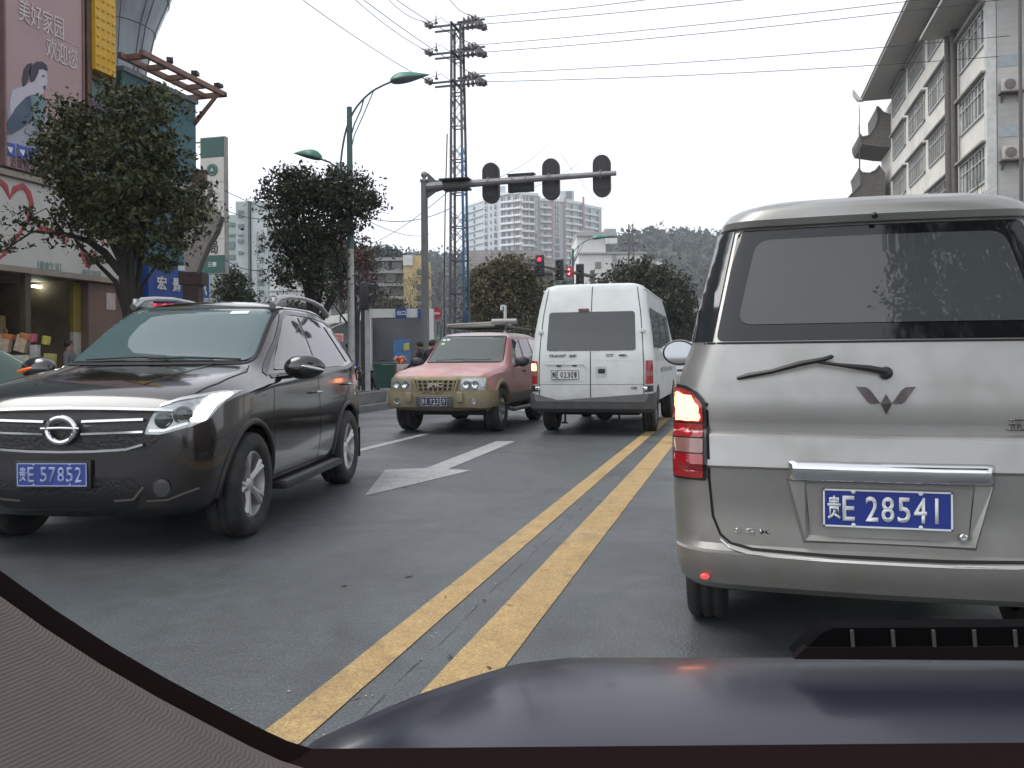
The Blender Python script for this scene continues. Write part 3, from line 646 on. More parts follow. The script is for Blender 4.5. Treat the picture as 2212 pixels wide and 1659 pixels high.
def dark_suv():
    m_p = M('dark_brown_paint', (.012, .009, .0088), .16, .05, var=.05, coat=1)
    m_p.node_tree.nodes['Principled BSDF'].inputs['Specular IOR Level'].default_value = .6
    hd = Vector((.19, -.98)).normalized(); loc = DS_POS; rot = math.atan2(-hd.x, hd.y)
    v = thing('dark_suv', 'dark brown SUV with lit headlights, chrome grille bars and silver alloy wheels, driving towards us', 'car', (*loc, 0), rot)
    # front is +y
    st = [(1.98, .46, .42, .60, .50, .74, .50, .80, .40, .01), (1.95, .34, .60, .58, .70, .79, .68, .88, .58, .015), (1.88, .25, .72, .58, .80, .84, .79, .96, .68, .03), (1.72, .21, .80, .58, .88, .92, .86, 1.03, .72, .04),
          (1.40, .21, .82, .58, .91, .98, .895, 1.09, .74, .04), (.98, .20, .82, .58, .905, 1.01, .895, 1.145, .73, .04), (.80, .20, .82, .58, .90, 1.03, .89, 1.175, .72, .045), (.62, .20, .82, .57, .90, 1.035, .89, 1.27, .70, .05),
          (.15, .20, .82, .57, .90, 1.05, .885, 1.58, .64, .05), (-.05, .20, .82, .57, .90, 1.06, .885, 1.655, .62, .045), (-.35, .20, .82, .57, .90, 1.07, .885, 1.69, .61, .04), (-1.1, .20, .82, .57, .90, 1.10, .885, 1.70, .60, .04),
          (-1.45, .22, .82, .58, .91, 1.13, .885, 1.66, .585, .035), (-1.74, .26, .80, .60, .89, 1.16, .85, 1.58, .56, .03), (-1.90, .30, .76, .62, .85, 1.12, .81, 1.36, .60, .03), (-1.98, .38, .68, .62, .78, 1.0, .76, 1.12, .60, .02), (-2.0, .45, .5, .62, .6, .9, .6, .98, .5, .01)]
    r = .355; WB = 2.5; yf = WB/2+.0; yr = -WB/2
    W4 = [(-.80, yf, r), (.80, yf, r), (-.80, yr, r), (.80, yr, r)]
    sh, full = suv_shell(st, W4, r, .055); obj('body', sh, m_p, v, ang=40)
    P = lambda side, poly, **k: patch(full, side, poly, **k)
    # windscreen
    ws = P('front', roundpoly([(-.70, 1.20), (.70, 1.20), (.60, 1.625), (-.60, 1.625)], .07, 5), off=.006, cell=.06)
    w_ = obj('windscreen', ws, glassmat('windscreen_glass', (.07, .115, .115), .02), v, ang=60)
    g = seam(full, 'front', roundpoly([(-.72, 1.185), (.72, 1.185), (.615, 1.64), (-.615, 1.64)], .07, 5), .02, .004, closed=True); obj('seal', g, m_rubber, w_)
    def hp(x, z, o): return hit(full, 'front', x, z, o)[0]
    b = BM(); tube(b, [hp(-.15, 1.19, .03), hp(-.1, 1.205, .03), hp(.12, 1.207, .03), hp(.5, 1.19, .03)], .009, 6); obj('wiper', b, m_blackp, v)
    b = BM(); tube(b, [hp(-.65, 1.185, .03), hp(-.3, 1.20, .03), hp(.0, 1.195, .03)], .009, 6); obj('wiper', b, m_blackp, v)
    for k, (x, z) in enumerate([(-.45, 1.58)]): obj('permit_sticker', P('front', roundpoly([(x, z), (x+.14, z-.003), (x+.14, z+.022), (x, z+.025)], .005), off=.008), M('sticker_white', (.75, .85, .88), .4), w_)
    # front: x is mirrored for the viewer, drawn symmetrically
    gr = obj('grille', P('front', roundpoly([(-.52, .665), (.52, .665), (.66, .80), (.64, .885), (.3, .90), (-.3, .90), (-.64, .885), (-.66, .80)], .03), off=.004, cell=.05), M('grille_black', (.012, .011, .011), .35, bump=.3, bscale=40), v)
    b = BM()
    def bar(pts, wd, off=.018, lift=.012): merge(b, seam(full, 'front', pts, wd, off, lift=lift))
    bar([(-.66, .897), (-.3, .908), (0, .912), (.3, .908), (.66, .897)], .013)
    for z in (.835, .765):
        for s in (-1, 1): bar([(s*.12, z), (s*.5, z+.012)], .013)
    bar([(-.50, .70), (-.40, .672), (-.2, .660), (0, .657), (.2, .660), (.40, .672), (.50, .70)], .014)
    obj('grille_bars', b, m_chrome, gr)
    yy = hp(0, .79, 0).y+.035
    b = BM(); tube(b, [(.088*cos(t), yy, .79+.075*sin(t)) for t in np.linspace(0, 2*pi, 33)], .017, 8, caps=False); tube(b, [(-.12, yy+.008, .80), (0, yy+.012, .804), (.12, yy+.008, .80)], .008, 6)
    obj('emblem', b, m_chrome, gr)
    for s in (-1, 1):
        side = 'right' if s > 0 else 'left'
        # headlamp wrapping round the corner
        pl = [(s*.50, .725), (s*.60, .715), (s*.76, .745), (s*.825, .775), (s*.855, .86), (s*.865, .935), (s*.80, .945), (s*.66, .925), (s*.57, .895), (s*.535, .82)]
        pl = [(x_, z_+.035+.03*(abs(x_)-.5)/.36) for x_, z_ in pl]; hl = obj('headlamp', P('front', roundpoly(pl, .012), off=.006, cell=.03), m_clear, v, ang=60)
        for cx, cz, rr in ((.615, .80, .05), (.715, .825, .055)):
            p = hp(s*cx, cz+.045, .0); b = BM(); lathe(b, [(rr, 0), (rr*1.05, .006), (rr*.8, .008), (rr*.75, .002), (0, .010)], 24, Matrix.Translation(p+Vector((0, .014, 0))) @ Matrix.Rotation(-pi/2, 4, 'X') @ Matrix.Rotation(s*.45, 4, 'Y')); obj('reflector', b, M('projector_lens', (.14, .16, .155), .08, .8), hl)
        obj('chrome_strip', seam(full, 'front', [(s*.53, .782), (s*.62, .782), (s*.74, .82)], .014, .014), m_chrome, hl)
        obj('chrome_strip', seam(full, 'front', [(s*.575, .925), (s*.67, .958), (s*.80, .985)], .012, .014), m_chrome, hl)
        obj('lit_bulb', P('front', roundpoly([(s*.745, .83), (s*.805, .83), (s*.835, .915), (s*.855, .985), (s*.79, .98), (s*.77, .915)], .015), off=.016, cell=.03), M('headlamp_lit', (.9, .93, .9), .2, emit=4, ecol=(1, 1, .93)), hl, label='glowing daytime lamp')
        b = BM(); p = hp(s*.60, .435, 0); lathe(b, [(.05, 0), (.055, .012), (.045, .012), (0, .02)], 20, Matrix.Translation(p) @ Matrix.Rotation(-pi/2, 4, 'X')); obj('fog_lamp', b, M('fog_lamp_dark', (.05, .05, .055), .15, .5, coat=1), v)
        obj('bumper_line', seam(full, 'front', [(s*.30, .355), (s*.42, .365), (s*.49, .44)], .012, .006, lift=.006), M('dull_chrome_line', (.25, .23, .22), .3, .7), v)
        obj('bumper_line', seam(full, 'front', [(s*.50, .355), (s*.62, .36), (s*.78, .42)], .014, .006, lift=.006), MATS['dull_chrome_line'], v)
        # side glass
        for nm, pl in (('front_side_window', [(.62, 1.13), (.30, 1.33), (-.02, 1.545), (-.16, 1.575), (-.36, 1.58), (-.28, 1.13)]), ('rear_side_window', [(-.36, 1.13), (-.44, 1.58), (-.80, 1.585), (-1.08, 1.55), (-1.28, 1.17), (-1.1, 1.145)]), ('quarter_window', [(-1.35, 1.18), (-1.16, 1.53), (-1.38, 1.51), (-1.52, 1.44), (-1.70, 1.24), (-1.6, 1.21)])):
            obj(nm, P(side, roundpoly(pl, .035), off=.007, cell=.06), sideglass(), v, ang=60)
        g = BM(); merge(g, seam(full, side, [(.80, 1.10), (.30, 1.36), (-.04, 1.575), (-.2, 1.61), (-.8, 1.615), (-1.25, 1.585), (-1.45, 1.53), (-1.6, 1.45), (-1.78, 1.23)], .035, .005)); merge(g, seam(full, side, [(.75, 1.085), (.2, 1.10), (-1.3, 1.13), (-1.78, 1.20)], .03, .006))
        obj('window_surround', g, M('window_surround_black', (.014, .014, .015), .25, coat=.3), v)
        g = BM(); merge(g, seam(full, side, [(.80, 1.02), (.84, .8), (.80, .5), (.74, .31), (-.74, .31), (-.78, .55)], .008, .003)); merge(g, seam(full, side, [(-.30, 1.10), (-.33, .7), (-.33, .31)], .008, .003)); merge(g, seam(full, side, [(-1.38, 1.13), (-1.36, .98), (-1.1, .8), (-.86, .68), (-.78, .5)], .008, .003))
        obj('door_gaps', g, m_seam, v)
        g = seam(full, 'top', [(s*.70, 1.95), (s*.76, 1.5), (s*.76, 1.0), (s*.72, .86)], .008, .003); obj('bonnet_gap', g, m_seam, v)
        for y, z in ((-.18, .93), (-1.18, .97)):
            p = hit(full, side, y, z, .0)[0]; b = BM(); tube(b, [p+Vector((0, -.09, 0)), p+Vector((s*.035, -.07, 0)), p+Vector((s*.035, .07, 0)), p+Vector((0, .09, 0))], .014, 8, flat=.8); obj('door_handle', b, m_p, v)
        # wing mirror with clear turn signal
        b = BM(); ball(b, (s*1.055, .60, 1.15), (.155, .085, .095), 20, 14, Matrix.Rotation(-s*.2, 4, 'Z')); mm = obj('wing_mirror', b, m_p, v)
        b = BM(); tube(b, [(s*.86, .60, 1.08), (s*.96, .60, 1.09)], .04, 8, flat=.6); obj('mirror_arm', b, m_blackp, mm)
        b = BM(); ball(b, (s*1.12, .632, 1.145), (.10, .06, .018), 16, 8, Matrix.Rotation(-s*.2, 4, 'Z') @ Matrix.Rotation(s*.22, 4, 'Y')); obj('turn_signal', b, m_clear if s < 0 else M('amber_signal_lit', (.8, .15, .02), .3, emit=.1, ecol=(1, .2, .03)), mm)
        # running board, flares, mud flap
        b = BM(); box(b, (s*.90, 0, .27), (.14, 1.55, .05), bev=.015); sb = obj('running_board', b, m_blackp, v)
        b = BM(); box(b, (s*.925, 0, .300), (.06, 1.45, .008), bev=.003); obj('tread_strip', b, m_steel, sb)
        for yw in (yf, yr):
            b = BM(); tube(b, [hit(full, side, yw+(r+.075)*cos(t), r+(r+.075)*sin(t), -.004)[0] or Vector((s*.88, yw+(r+.075)*cos(t), r+(r+.075)*sin(t))) for t in np.linspace(-.05, pi+.05, 28)], .022, 8); obj('wheel_arch_trim', b, M('arch_plastic', (.02, .018, .018), .4), v)
            b = BM(); prev = None
            for a_ in np.linspace(0, pi, 17):
                row = [b.verts.new((s*q_, yw+(r+.05)*cos(a_), r+(r+.05)*sin(a_))) for q_ in (.5, .84)]
                if prev: b.faces.new((prev[0], prev[1], row[1], row[0]))
                prev = row
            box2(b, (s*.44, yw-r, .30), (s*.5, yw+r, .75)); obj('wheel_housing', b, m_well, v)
        b = BM(); box(b, (s*.80, yr-r-.09, .36), (.2, .015, .30)); obj('mud_flap', b, m_well, v)
        # roof rail
        b = BM(); pts = [(s*.60, .02, 1.66), (s*.60, -.12, 1.725), (s*.60, -.35, 1.755), (s*.60, -.7, 1.775), (s*.595, -1.1, 1.765), (s*.59, -1.38, 1.735), (s*.585, -1.6, 1.655)]
        tube(b, pts, [.03, .028, .022, .020, .020, .024, .03], 8, flat=1.0); rl = obj('roof_rail', b, M('rail_silver', (.42, .42, .43), .3, .85), v)
        b = BM(); box(b, (s*.60, -.15, 1.70), (.035, .3, .07), bev=.015); obj('rail_foot', b, MATS['rail_silver'], rl)
        obj('tail_lamp', P(side, roundpoly([(-1.95, .95), (-1.72, 1.0), (-1.68, 1.12), (-1.88, 1.15)], .03), off=.01), m_redlens, v)
    # bonnet creases
    for s in (-1, 1): obj('bonnet_crease', seam(full, 'top', [(s*.36, 1.70), (s*.42, 1.5), (s*.46, 1.2), (s*.50, .95)], .014, .003, lift=.004), m_p, v)
    obj('lower_grille', P('front', roundpoly([(-.42, .30), (.42, .30), (.48, .42), (.42, .5), (-.42, .5), (-.48, .42)], .03), off=.004), M('lower_grille_black', (.012, .012, .012), .5, bump=.4, bscale=50), v)
    py = hp(0, .50, 0).y
    pb = plate(v, py+.03, .06, .52, 'E57852', (M('plate_blue_dusty', (.03, .06, .28), .5), M('plate_white_dusty', (.35, .40, .62), .5)), facing=1)
    b = BM(); box(b, (.06, py+.012, .52), (.48, .025, .17), bev=.005); obj('plate_holder', b, m_blackp, pb)
    b = BM(); box2(b, (-.6, -1.7, .24), (.6, 1.5, .36)); obj('underside', b, m_well, v)
    for x, y, z in W4: wheel(v, x, y, r, .23, 'alloy5', (m_tyre, M('dark_suv_alloy', (.55, .54, .53), .35, .5, dirt=(.16, .15, .14, .3))), .64)
dmid = (Vector((0, 0, 0)) + FR*-1.80 + FD*5.85)          # nearest front wheel on the ground
hd3 = Vector((.19, -.98, 0)).normalized(); lf3 = Vector((hd3.y, -hd3.x, 0))*-1   # vehicle's left
_c = dmid - lf3*.88 - hd3*1.25
DS_POS = (_c.x, _c.y)
dark_suv()

def red_suv():
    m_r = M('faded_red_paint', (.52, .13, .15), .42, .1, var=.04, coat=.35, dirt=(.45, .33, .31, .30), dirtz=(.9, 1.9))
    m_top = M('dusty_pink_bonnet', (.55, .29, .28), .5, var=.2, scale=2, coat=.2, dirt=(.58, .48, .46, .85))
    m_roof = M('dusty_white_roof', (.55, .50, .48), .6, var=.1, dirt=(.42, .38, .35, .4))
    m_beige = M('beige_lower_paint', (.30, .25, .15), .5, .1, var=.08, dirt=(.20, .17, .12, .5), dirtz=(.3, .8))
    v = thing('red_suv', 'faded red SUV with beige bumper and a loaded roof rack beside the white van', 'car', (-4.70, 15.05, 0), pi)
    st = [(2.22, .50, .60, .62, .66, .78, .66, .86, .60, .01), (2.19, .40, .72, .62, .78, .84, .76, .92, .68, .015), (2.08, .36, .78, .62, .83, .90, .82, .98, .74, .03), (1.85, .36, .80, .62, .86, .95, .84, 1.03, .74, .035),
          (1.0, .36, .80, .62, .87, .99, .85, 1.10, .74, .035), (.82, .36, .80, .62, .87, 1.0, .85, 1.12, .74, .035), (.66, .36, .80, .62, .87, 1.01, .85, 1.20, .72, .04), (.28, .36, .80, .62, .87, 1.03, .85, 1.55, .66, .04), (.14, .36, .80, .62, .87, 1.03, .85, 1.64, .64, .04),
          (-.2, .36, .80, .62, .87, 1.03, .85, 1.67, .64, .04), (-1.2, .36, .80, .62, .87, 1.03, .85, 1.68, .64, .04), (-2.0, .38, .80, .62, .87, 1.03, .84, 1.67, .62, .04), (-2.16, .42, .76, .64, .84, 1.02, .80, 1.5, .64, .03), (-2.26, .48, .70, .64, .76, .98, .74, 1.1, .64, .02)]
    r = .365; yf, yr = 1.42, -1.32
    W4 = [(-.76, yf, r), (.76, yf, r), (-.76, yr, r), (.76, yr, r)]
    sh, full = suv_shell(st, W4, r, .07)
    sh.faces.ensure_lookup_table()
    for f in sh.faces:
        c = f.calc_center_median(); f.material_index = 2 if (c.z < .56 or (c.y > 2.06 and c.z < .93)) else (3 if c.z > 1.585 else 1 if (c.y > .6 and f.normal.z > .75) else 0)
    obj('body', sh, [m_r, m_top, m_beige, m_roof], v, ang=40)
    P = lambda side, poly, **k: patch(full, side, poly, **k)
    hp = lambda x, z, o: hit(full, 'front', x, z, o)[0]
    w_ = obj('windscreen', P('front', roundpoly([(-.68, 1.16), (.68, 1.16), (.60, 1.595), (-.60, 1.595)], .05), off=.006), glassmat('hazy_windscreen', (.07, .085, .08), .05), v, ang=60)
    obj('seal', seam(full, 'front', roundpoly([(-.70, 1.145), (.70, 1.145), (.615, 1.61), (-.615, 1.61)], .05), .02, .004, closed=True), m_rubber, w_)
    for x, z, c in ((.50, 1.53, (.55, .75, .8)), (.42, 1.535, (.55, .75, .8)), (.50, 1.46, (.55, .75, .12))): obj('permit_sticker', P('front', [(x, z), (x+.06, z), (x+.06, z+.03), (x, z+.03)], off=.009, skirt=.001), M('sticker_%d' % int(z*100+x*10), c, .5), w_)
    for x0, x1 in ((.5, 0), (.0, -.5)):
        b = BM(); tube(b, [hp(x0, 1.155, .03), hp(x1, 1.17, .03)], .008, 6); obj('wiper', b, m_blackp, v)
    gr = obj('grille', P('front', roundpoly([(-.30, .705), (.30, .705), (.37, .86), (-.37, .86)], .02), off=.012, cell=.05), M('grille_gap_black', (.015, .014, .013), .5), v)
    b = BM()
    for k in range(8): merge(b, seam(full, 'front', [(-.28+.08*k, .70), (-.315+.09*k, .865)], .026, .02, lift=.014))
    merge(b, seam(full, 'front', [(-.31, .75), (.31, .75)], .014, .019, lift=.01)); merge(b, seam(full, 'front', [(-.34, .81), (.34, .81)], .014, .019, lift=.01))
    obj('grille_bars', b, m_beige, gr)
    obj('surround', seam(full, 'front', [(-.38, .885), (-.31, .685), (.31, .685), (.38, .885)], .03, .02, lift=.015), m_beige, gr)
    yy = hp(0, .79, 0).y+.045
    obj('lettering', text_mesh('JMC', .26, .085, face_mt((.13, yy, .745), (-1, 0, 0)), bold=.04, ext=.01), M('badge_beige_chrome', (.6, .55, .45), .3, .6), gr)
    bp = patch(full, 'front', roundpoly([(-.84, .46), (.84, .46), (.85, .71), (.40, .68), (.30, .64), (-.30, .64), (-.40, .68), (-.85, .71)], .03), off=.07, cell=.05, skirt=.10); bm_ = obj('front_bumper', bp, m_beige, v)
    b = BM()
    for s in (-1, 1): box(b, (s*.43, 2.30, .60), (.10, .10, .16), bev=.02)
    obj('bumper_guard', b, m_beige, bm_)
    py = hp(0, .53, .0).y+.10
    pb = plate(v, py, 0, .53, 'AX2359', (M('plate_dark_navy', (.02, .025, .06), .5), M('plate_letters_grey', (.42, .42, .45), .5)), facing=1)
    b = BM(); box(b, (0, py-.012, .53), (.62, .016, .16), bev=.004); obj('plate_holder', b, M('plate_holder_grey', (.07, .07, .075), .5), pb)
    for s in (-1, 1):
        side = 'right' if s > 0 else 'left'
        hl = obj('headlamp', P('front', roundpoly([(s*.42, .70), (s*.80, .715), (s*.80, .90), (s*.44, .885), (s*.40, .80)], .03), off=.012, cell=.04), m_clear if s < 0 else M('dusty_lamp', (.30, .27, .20), .35, .2, coat=.3), v)
        for cx in (.52, .66):
            p = hp(s*cx, .80, .02); b = BM(); lathe(b, [(.055, 0), (.06, .012), (.05, .008), (0, -.0)], 20, Matrix.Translation(p) @ Matrix.Rotation(-pi/2, 4, 'X')); obj('reflector', b, m_reflector, hl)
        b = BM(); p = hp(s*.64, .545, .07); lathe(b, [(.05, 0), (.05, .012), (.035, .01), (0, .016)], 18, Matrix.Translation(p) @ Matrix.Rotation(-pi/2, 4, 'X')); obj('fog_lamp', b, m_reflector, v)
        for nm, pl in (('front_side_window', [(.50, 1.10), (.10, 1.52), (.02, 1.56), (-.28, 1.57), (-.26, 1.10)]), ('rear_side_window', [(-.36, 1.10), (-.40, 1.57), (-1.02, 1.57), (-1.12, 1.10)]), ('quarter_window', [(-1.24, 1.12), (-1.16, 1.57), (-1.9, 1.56), (-2.0, 1.14)])):
            obj(nm, P(side, roundpoly(pl, .03), off=.007, cell=.08), m_glass2 if nm[0] != 'q' else M('quarter_glass_pale', (.28, .25, .20), .15, coat=.5), v, ang=60)
        g = BM(); merge(g, seam(full, side, [(.60, 1.06), (.66, .9), (.64, .5)], .01, .003)); merge(g, seam(full, side, [(-.31, 1.60), (-.31, .45)], .01, .003)); merge(g, seam(full, side, [(-1.18, 1.6), (-1.15, 1.0), (-.95, .8), (-.9, .45)], .01, .003)); obj('door_gaps', g, m_seam, v)
        obj('side_cladding', P(side, [(.95, .45), (.92, .62), (-.90, .62), (-.86, .45)], off=.01, cell=.1), m_beige if False else M('grey_cladding', (.20, .19, .18), .55), v)
        for yw in (yf, yr):
            b = BM(); tube(b, [(hit(full, side, yw+(r+.10)*cos(t), r+(r+.10)*sin(t), .0)[0] or Vector((s*.86, yw+(r+.1)*cos(t), r+(r+.1)*sin(t)))) for t in np.linspace(.05, pi-.05, 20)], .045, 8); obj('wheel_arch_flare', b, m_beige, v)
        b = BM(); ball(b, (s*.99, .52, 1.15), (.13, .06, .09), 18, 12); mm = obj('wing_mirror', b, M('mirror_dark_grey', (.03, .032, .035), .4), v)
        b = BM(); tube(b, [(s*.84, .52, 1.08), (s*.93, .52, 1.1)], .03, 8); obj('mirror_arm', b, m_blackp, mm)
        b = BM(); tube(b, [(s*.86, .95, .36), (s*.92, .85, .33), (s*.92, -.8, .33), (s*.86, -.9, .36)], .035, 8); obj('side_step', b, m_steel, v)
        for y in (.05, -.85):
            p = hit(full, side, y-.2, .98, 0)[0]; b = BM(); box(b, p+Vector((s*.015, 0, 0)), (.03, .16, .035), bev=.01); obj('door_handle', b, m_blackp, v)
    # roof rack with load
    rk = BM()
    for s in (-1, 1): tube(rk, [(s*.56, .05, 1.70), (s*.56, .0, 1.79), (s*.56, -1.9, 1.79), (s*.56, -2.0, 1.70)], .018, 8)
    for y in (-.1, -.55, -1.0, -1.45, -1.85): tube(rk, [(-.56, y, 1.79), (.56, y, 1.79)], .015, 6)
    rr = obj('roof_rack', rk, m_blackp, v)
    b = BM(); cyl(b, (-.75, -.05, 1.885), (-.28, -.05, 1.885), .055, 18); obj('canister', b, M('canister_grey', (.28, .28, .27), .4, .4), rr)
    b = BM(); cyl(b, (-.28, -.1, 1.87), (.62, -.15, 1.845), .022, 8); cyl(b, (-.28, -.22, 1.83), (.66, -.22, 1.82), .02, 8); obj('load_pole', b, M('grey_load_pole', (.33, .32, .29), .5), rr)
    b = BM(); box(b, (.05, -.7, 1.825), (1.0, .9, .05), bev=.02); obj('load_tarp', b, m_blackp, rr)
    b = BM(); box2(b, (-.7, -2.0, .30), (.7, 2.0, .44)); obj('underside', b, m_well, v)
    b = BM(); tube(b, [(-.7, yf, r), (.7, yf, r)], .06, 8); ball(b, (-.1, yf, r-.03), .14); tube(b, [(-.7, yr, r), (.7, yr, r)], .06, 8); ball(b, (0, yr, r-.03), .16); obj('axle', b, m_well, v)
    for x, y, z in W4: wheel(v, x, y, r, .24, 'alloy6', (m_tyre, m_alloy), .58)
    b = BM(); lathe(b, [(.2, -.09), (.36, -.09), (.37, 0), (.36, .09), (.2, .09), (0, .1)], 32, Matrix.Translation((.1, -2.38, .95)) @ Matrix.Rotation(pi/2, 4, 'X')); obj('spare_wheel', b, m_tyre, v)
red_suv()

def green_saloon():
    m_g = M('pale_green_paint', (.20, .29, .24), .3, .2, coat=.8)
    v = thing('green_saloon', 'pale green saloon half hidden behind the dark SUV at the picture edge', 'car', (-7.55, 6.6, 0), 0)
    st = [(2.25, .42, .55, .5, .6, .62, .6, .68, .5, .01), (2.15, .28, .72, .5, .8, .68, .78, .76, .66, .02), (1.8, .2, .78, .5, .85, .78, .82, .86, .68, .03), (1.1, .2, .78, .5, .86, .88, .83, .97, .66, .03), (.85, .2, .78, .5, .86, .90, .83, 1.0, .66, .03), (.70, .2, .78, .5, .86, .91, .83, 1.06, .64, .03), (.1, .2, .78, .5, .86, .93, .83, 1.40, .56, .03),
          (-.2, .2, .78, .5, .86, .93, .83, 1.44, .55, .03), (-.9, .2, .78, .5, .86, .94, .83, 1.43, .54, .03), (-1.3, .2, .78, .5, .86, .95, .83, 1.25, .55, .03), (-1.65, .2, .78, .5, .86, .95, .82, 1.06, .62, .02), (-2.1, .24, .75, .5, .82, .95, .80, 1.02, .68, .02), (-2.25, .4, .6, .5, .7, .8, .68, .9, .6, .01)]
    W4 = [(-.74, 1.35, .31), (.74, 1.35, .31), (-.74, -1.3, .31), (.74, -1.3, .31)]
    sh, full = suv_shell(st, W4, .31, .05); obj('body', sh, m_g, v, ang=40)
    obj('windscreen', patch(full, 'front', roundpoly([(-.60, 1.03), (.60, 1.03), (.52, 1.36), (-.52, 1.36)], .05)), m_glass, v)
    for s in (-1, 1):
        side = 'right' if s > 0 else 'left'
        obj('side_window', patch(full, side, roundpoly([(.65, .99), (.1, 1.33), (-.35, 1.37), (-.35, .99)], .03)), M('green_tinted_glass', (.06, .12, .09), .05), v)
        obj('side_window', patch(full, side, roundpoly([(-.42, .99), (-.42, 1.37), (-.95, 1.34), (-1.3, 1.0)], .03)), MATS['green_tinted_glass'], v)
        obj('headlamp', patch(full, 'front', roundpoly([(s*.5, .58), (s*.8, .6), (s*.8, .70), (s*.52, .67)], .02)), m_clear, v)
        b = BM(); ball(b, (s*.95, .75, 1.0), (.11, .06, .08)); obj('wing_mirror', b, m_g, v)
    for x, y, z in W4: wheel(v, x, y, .31, .2, 'steel', (m_tyre, m_steel))
green_saloon()

def far_minivan():
    m_f = M('far_van_silver_paint', (.50, .50, .49), .4, .3, coat=.5, dirt=(.3, .28, .25, .3))
    v = thing('silver_minivan', 'small silver minivan facing us far down the road beyond the white van', 'minivan', (-2.2, 39.0, 0), pi)
    K = [(.25, .72, 0, 3.7, .12, .03, .2), (.5, .78, 0, 3.75, .12, .03, .2), (.95, .77, 0, 3.65, .12, .03, .2), (1.2, .75, .02, 3.4, .12, .03, .2), (1.7, .64, .12, 2.85, .12, .03, .15), (1.82, .55, .25, 2.6, .12, .03, .15), (1.87, .3, .6, 2.2, .1, .01, .1)]
    sh = slices(interp(K, sorted({k[0] for k in K} | {.3+.1*i for i in range(15)})))
    W4 = [(-.65, .6, .29), (.65, .6, .29), (-.65, 2.9, .29), (.65, 2.9, .29)]
    full = BVHTree.FromBMesh(sh); sh = cut_wheels(sh, W4, .33); obj('body', sh, m_f, v)
    obj('windscreen', patch(full, 'front', roundpoly([(-.68, 1.13), (.68, 1.13), (.58, 1.66), (-.58, 1.66)], .06)), m_glass, v)
    obj('grille', patch(full, 'front', roundpoly([(-.3, .62), (.3, .62), (.3, .72), (-.3, .72)], .03)), m_blackp, v)
    for s in (-1, 1):
        obj('headlamp', patch(full, 'front', roundpoly([(s*.45, .68), (s*.74, .70), (s*.74, .88), (s*.5, .85)], .04), off=.01), m_clear, v)
        obj('side_window', patch(full, 'right' if s > 0 else 'left', roundpoly([(.4, 1.2), (2.5, 1.2), (2.3, 1.6), (.5, 1.6)], .04)), m_glass, v)
        b = BM(); ball(b, (s*.88, 2.95, 1.2), (.09, .05, .11)); obj('wing_mirror', b, m_blackp, v)
    for x, y, z in W4: wheel(v, x, y, .29, .17, 'steel', (m_tyre, m_steel))
far_minivan()
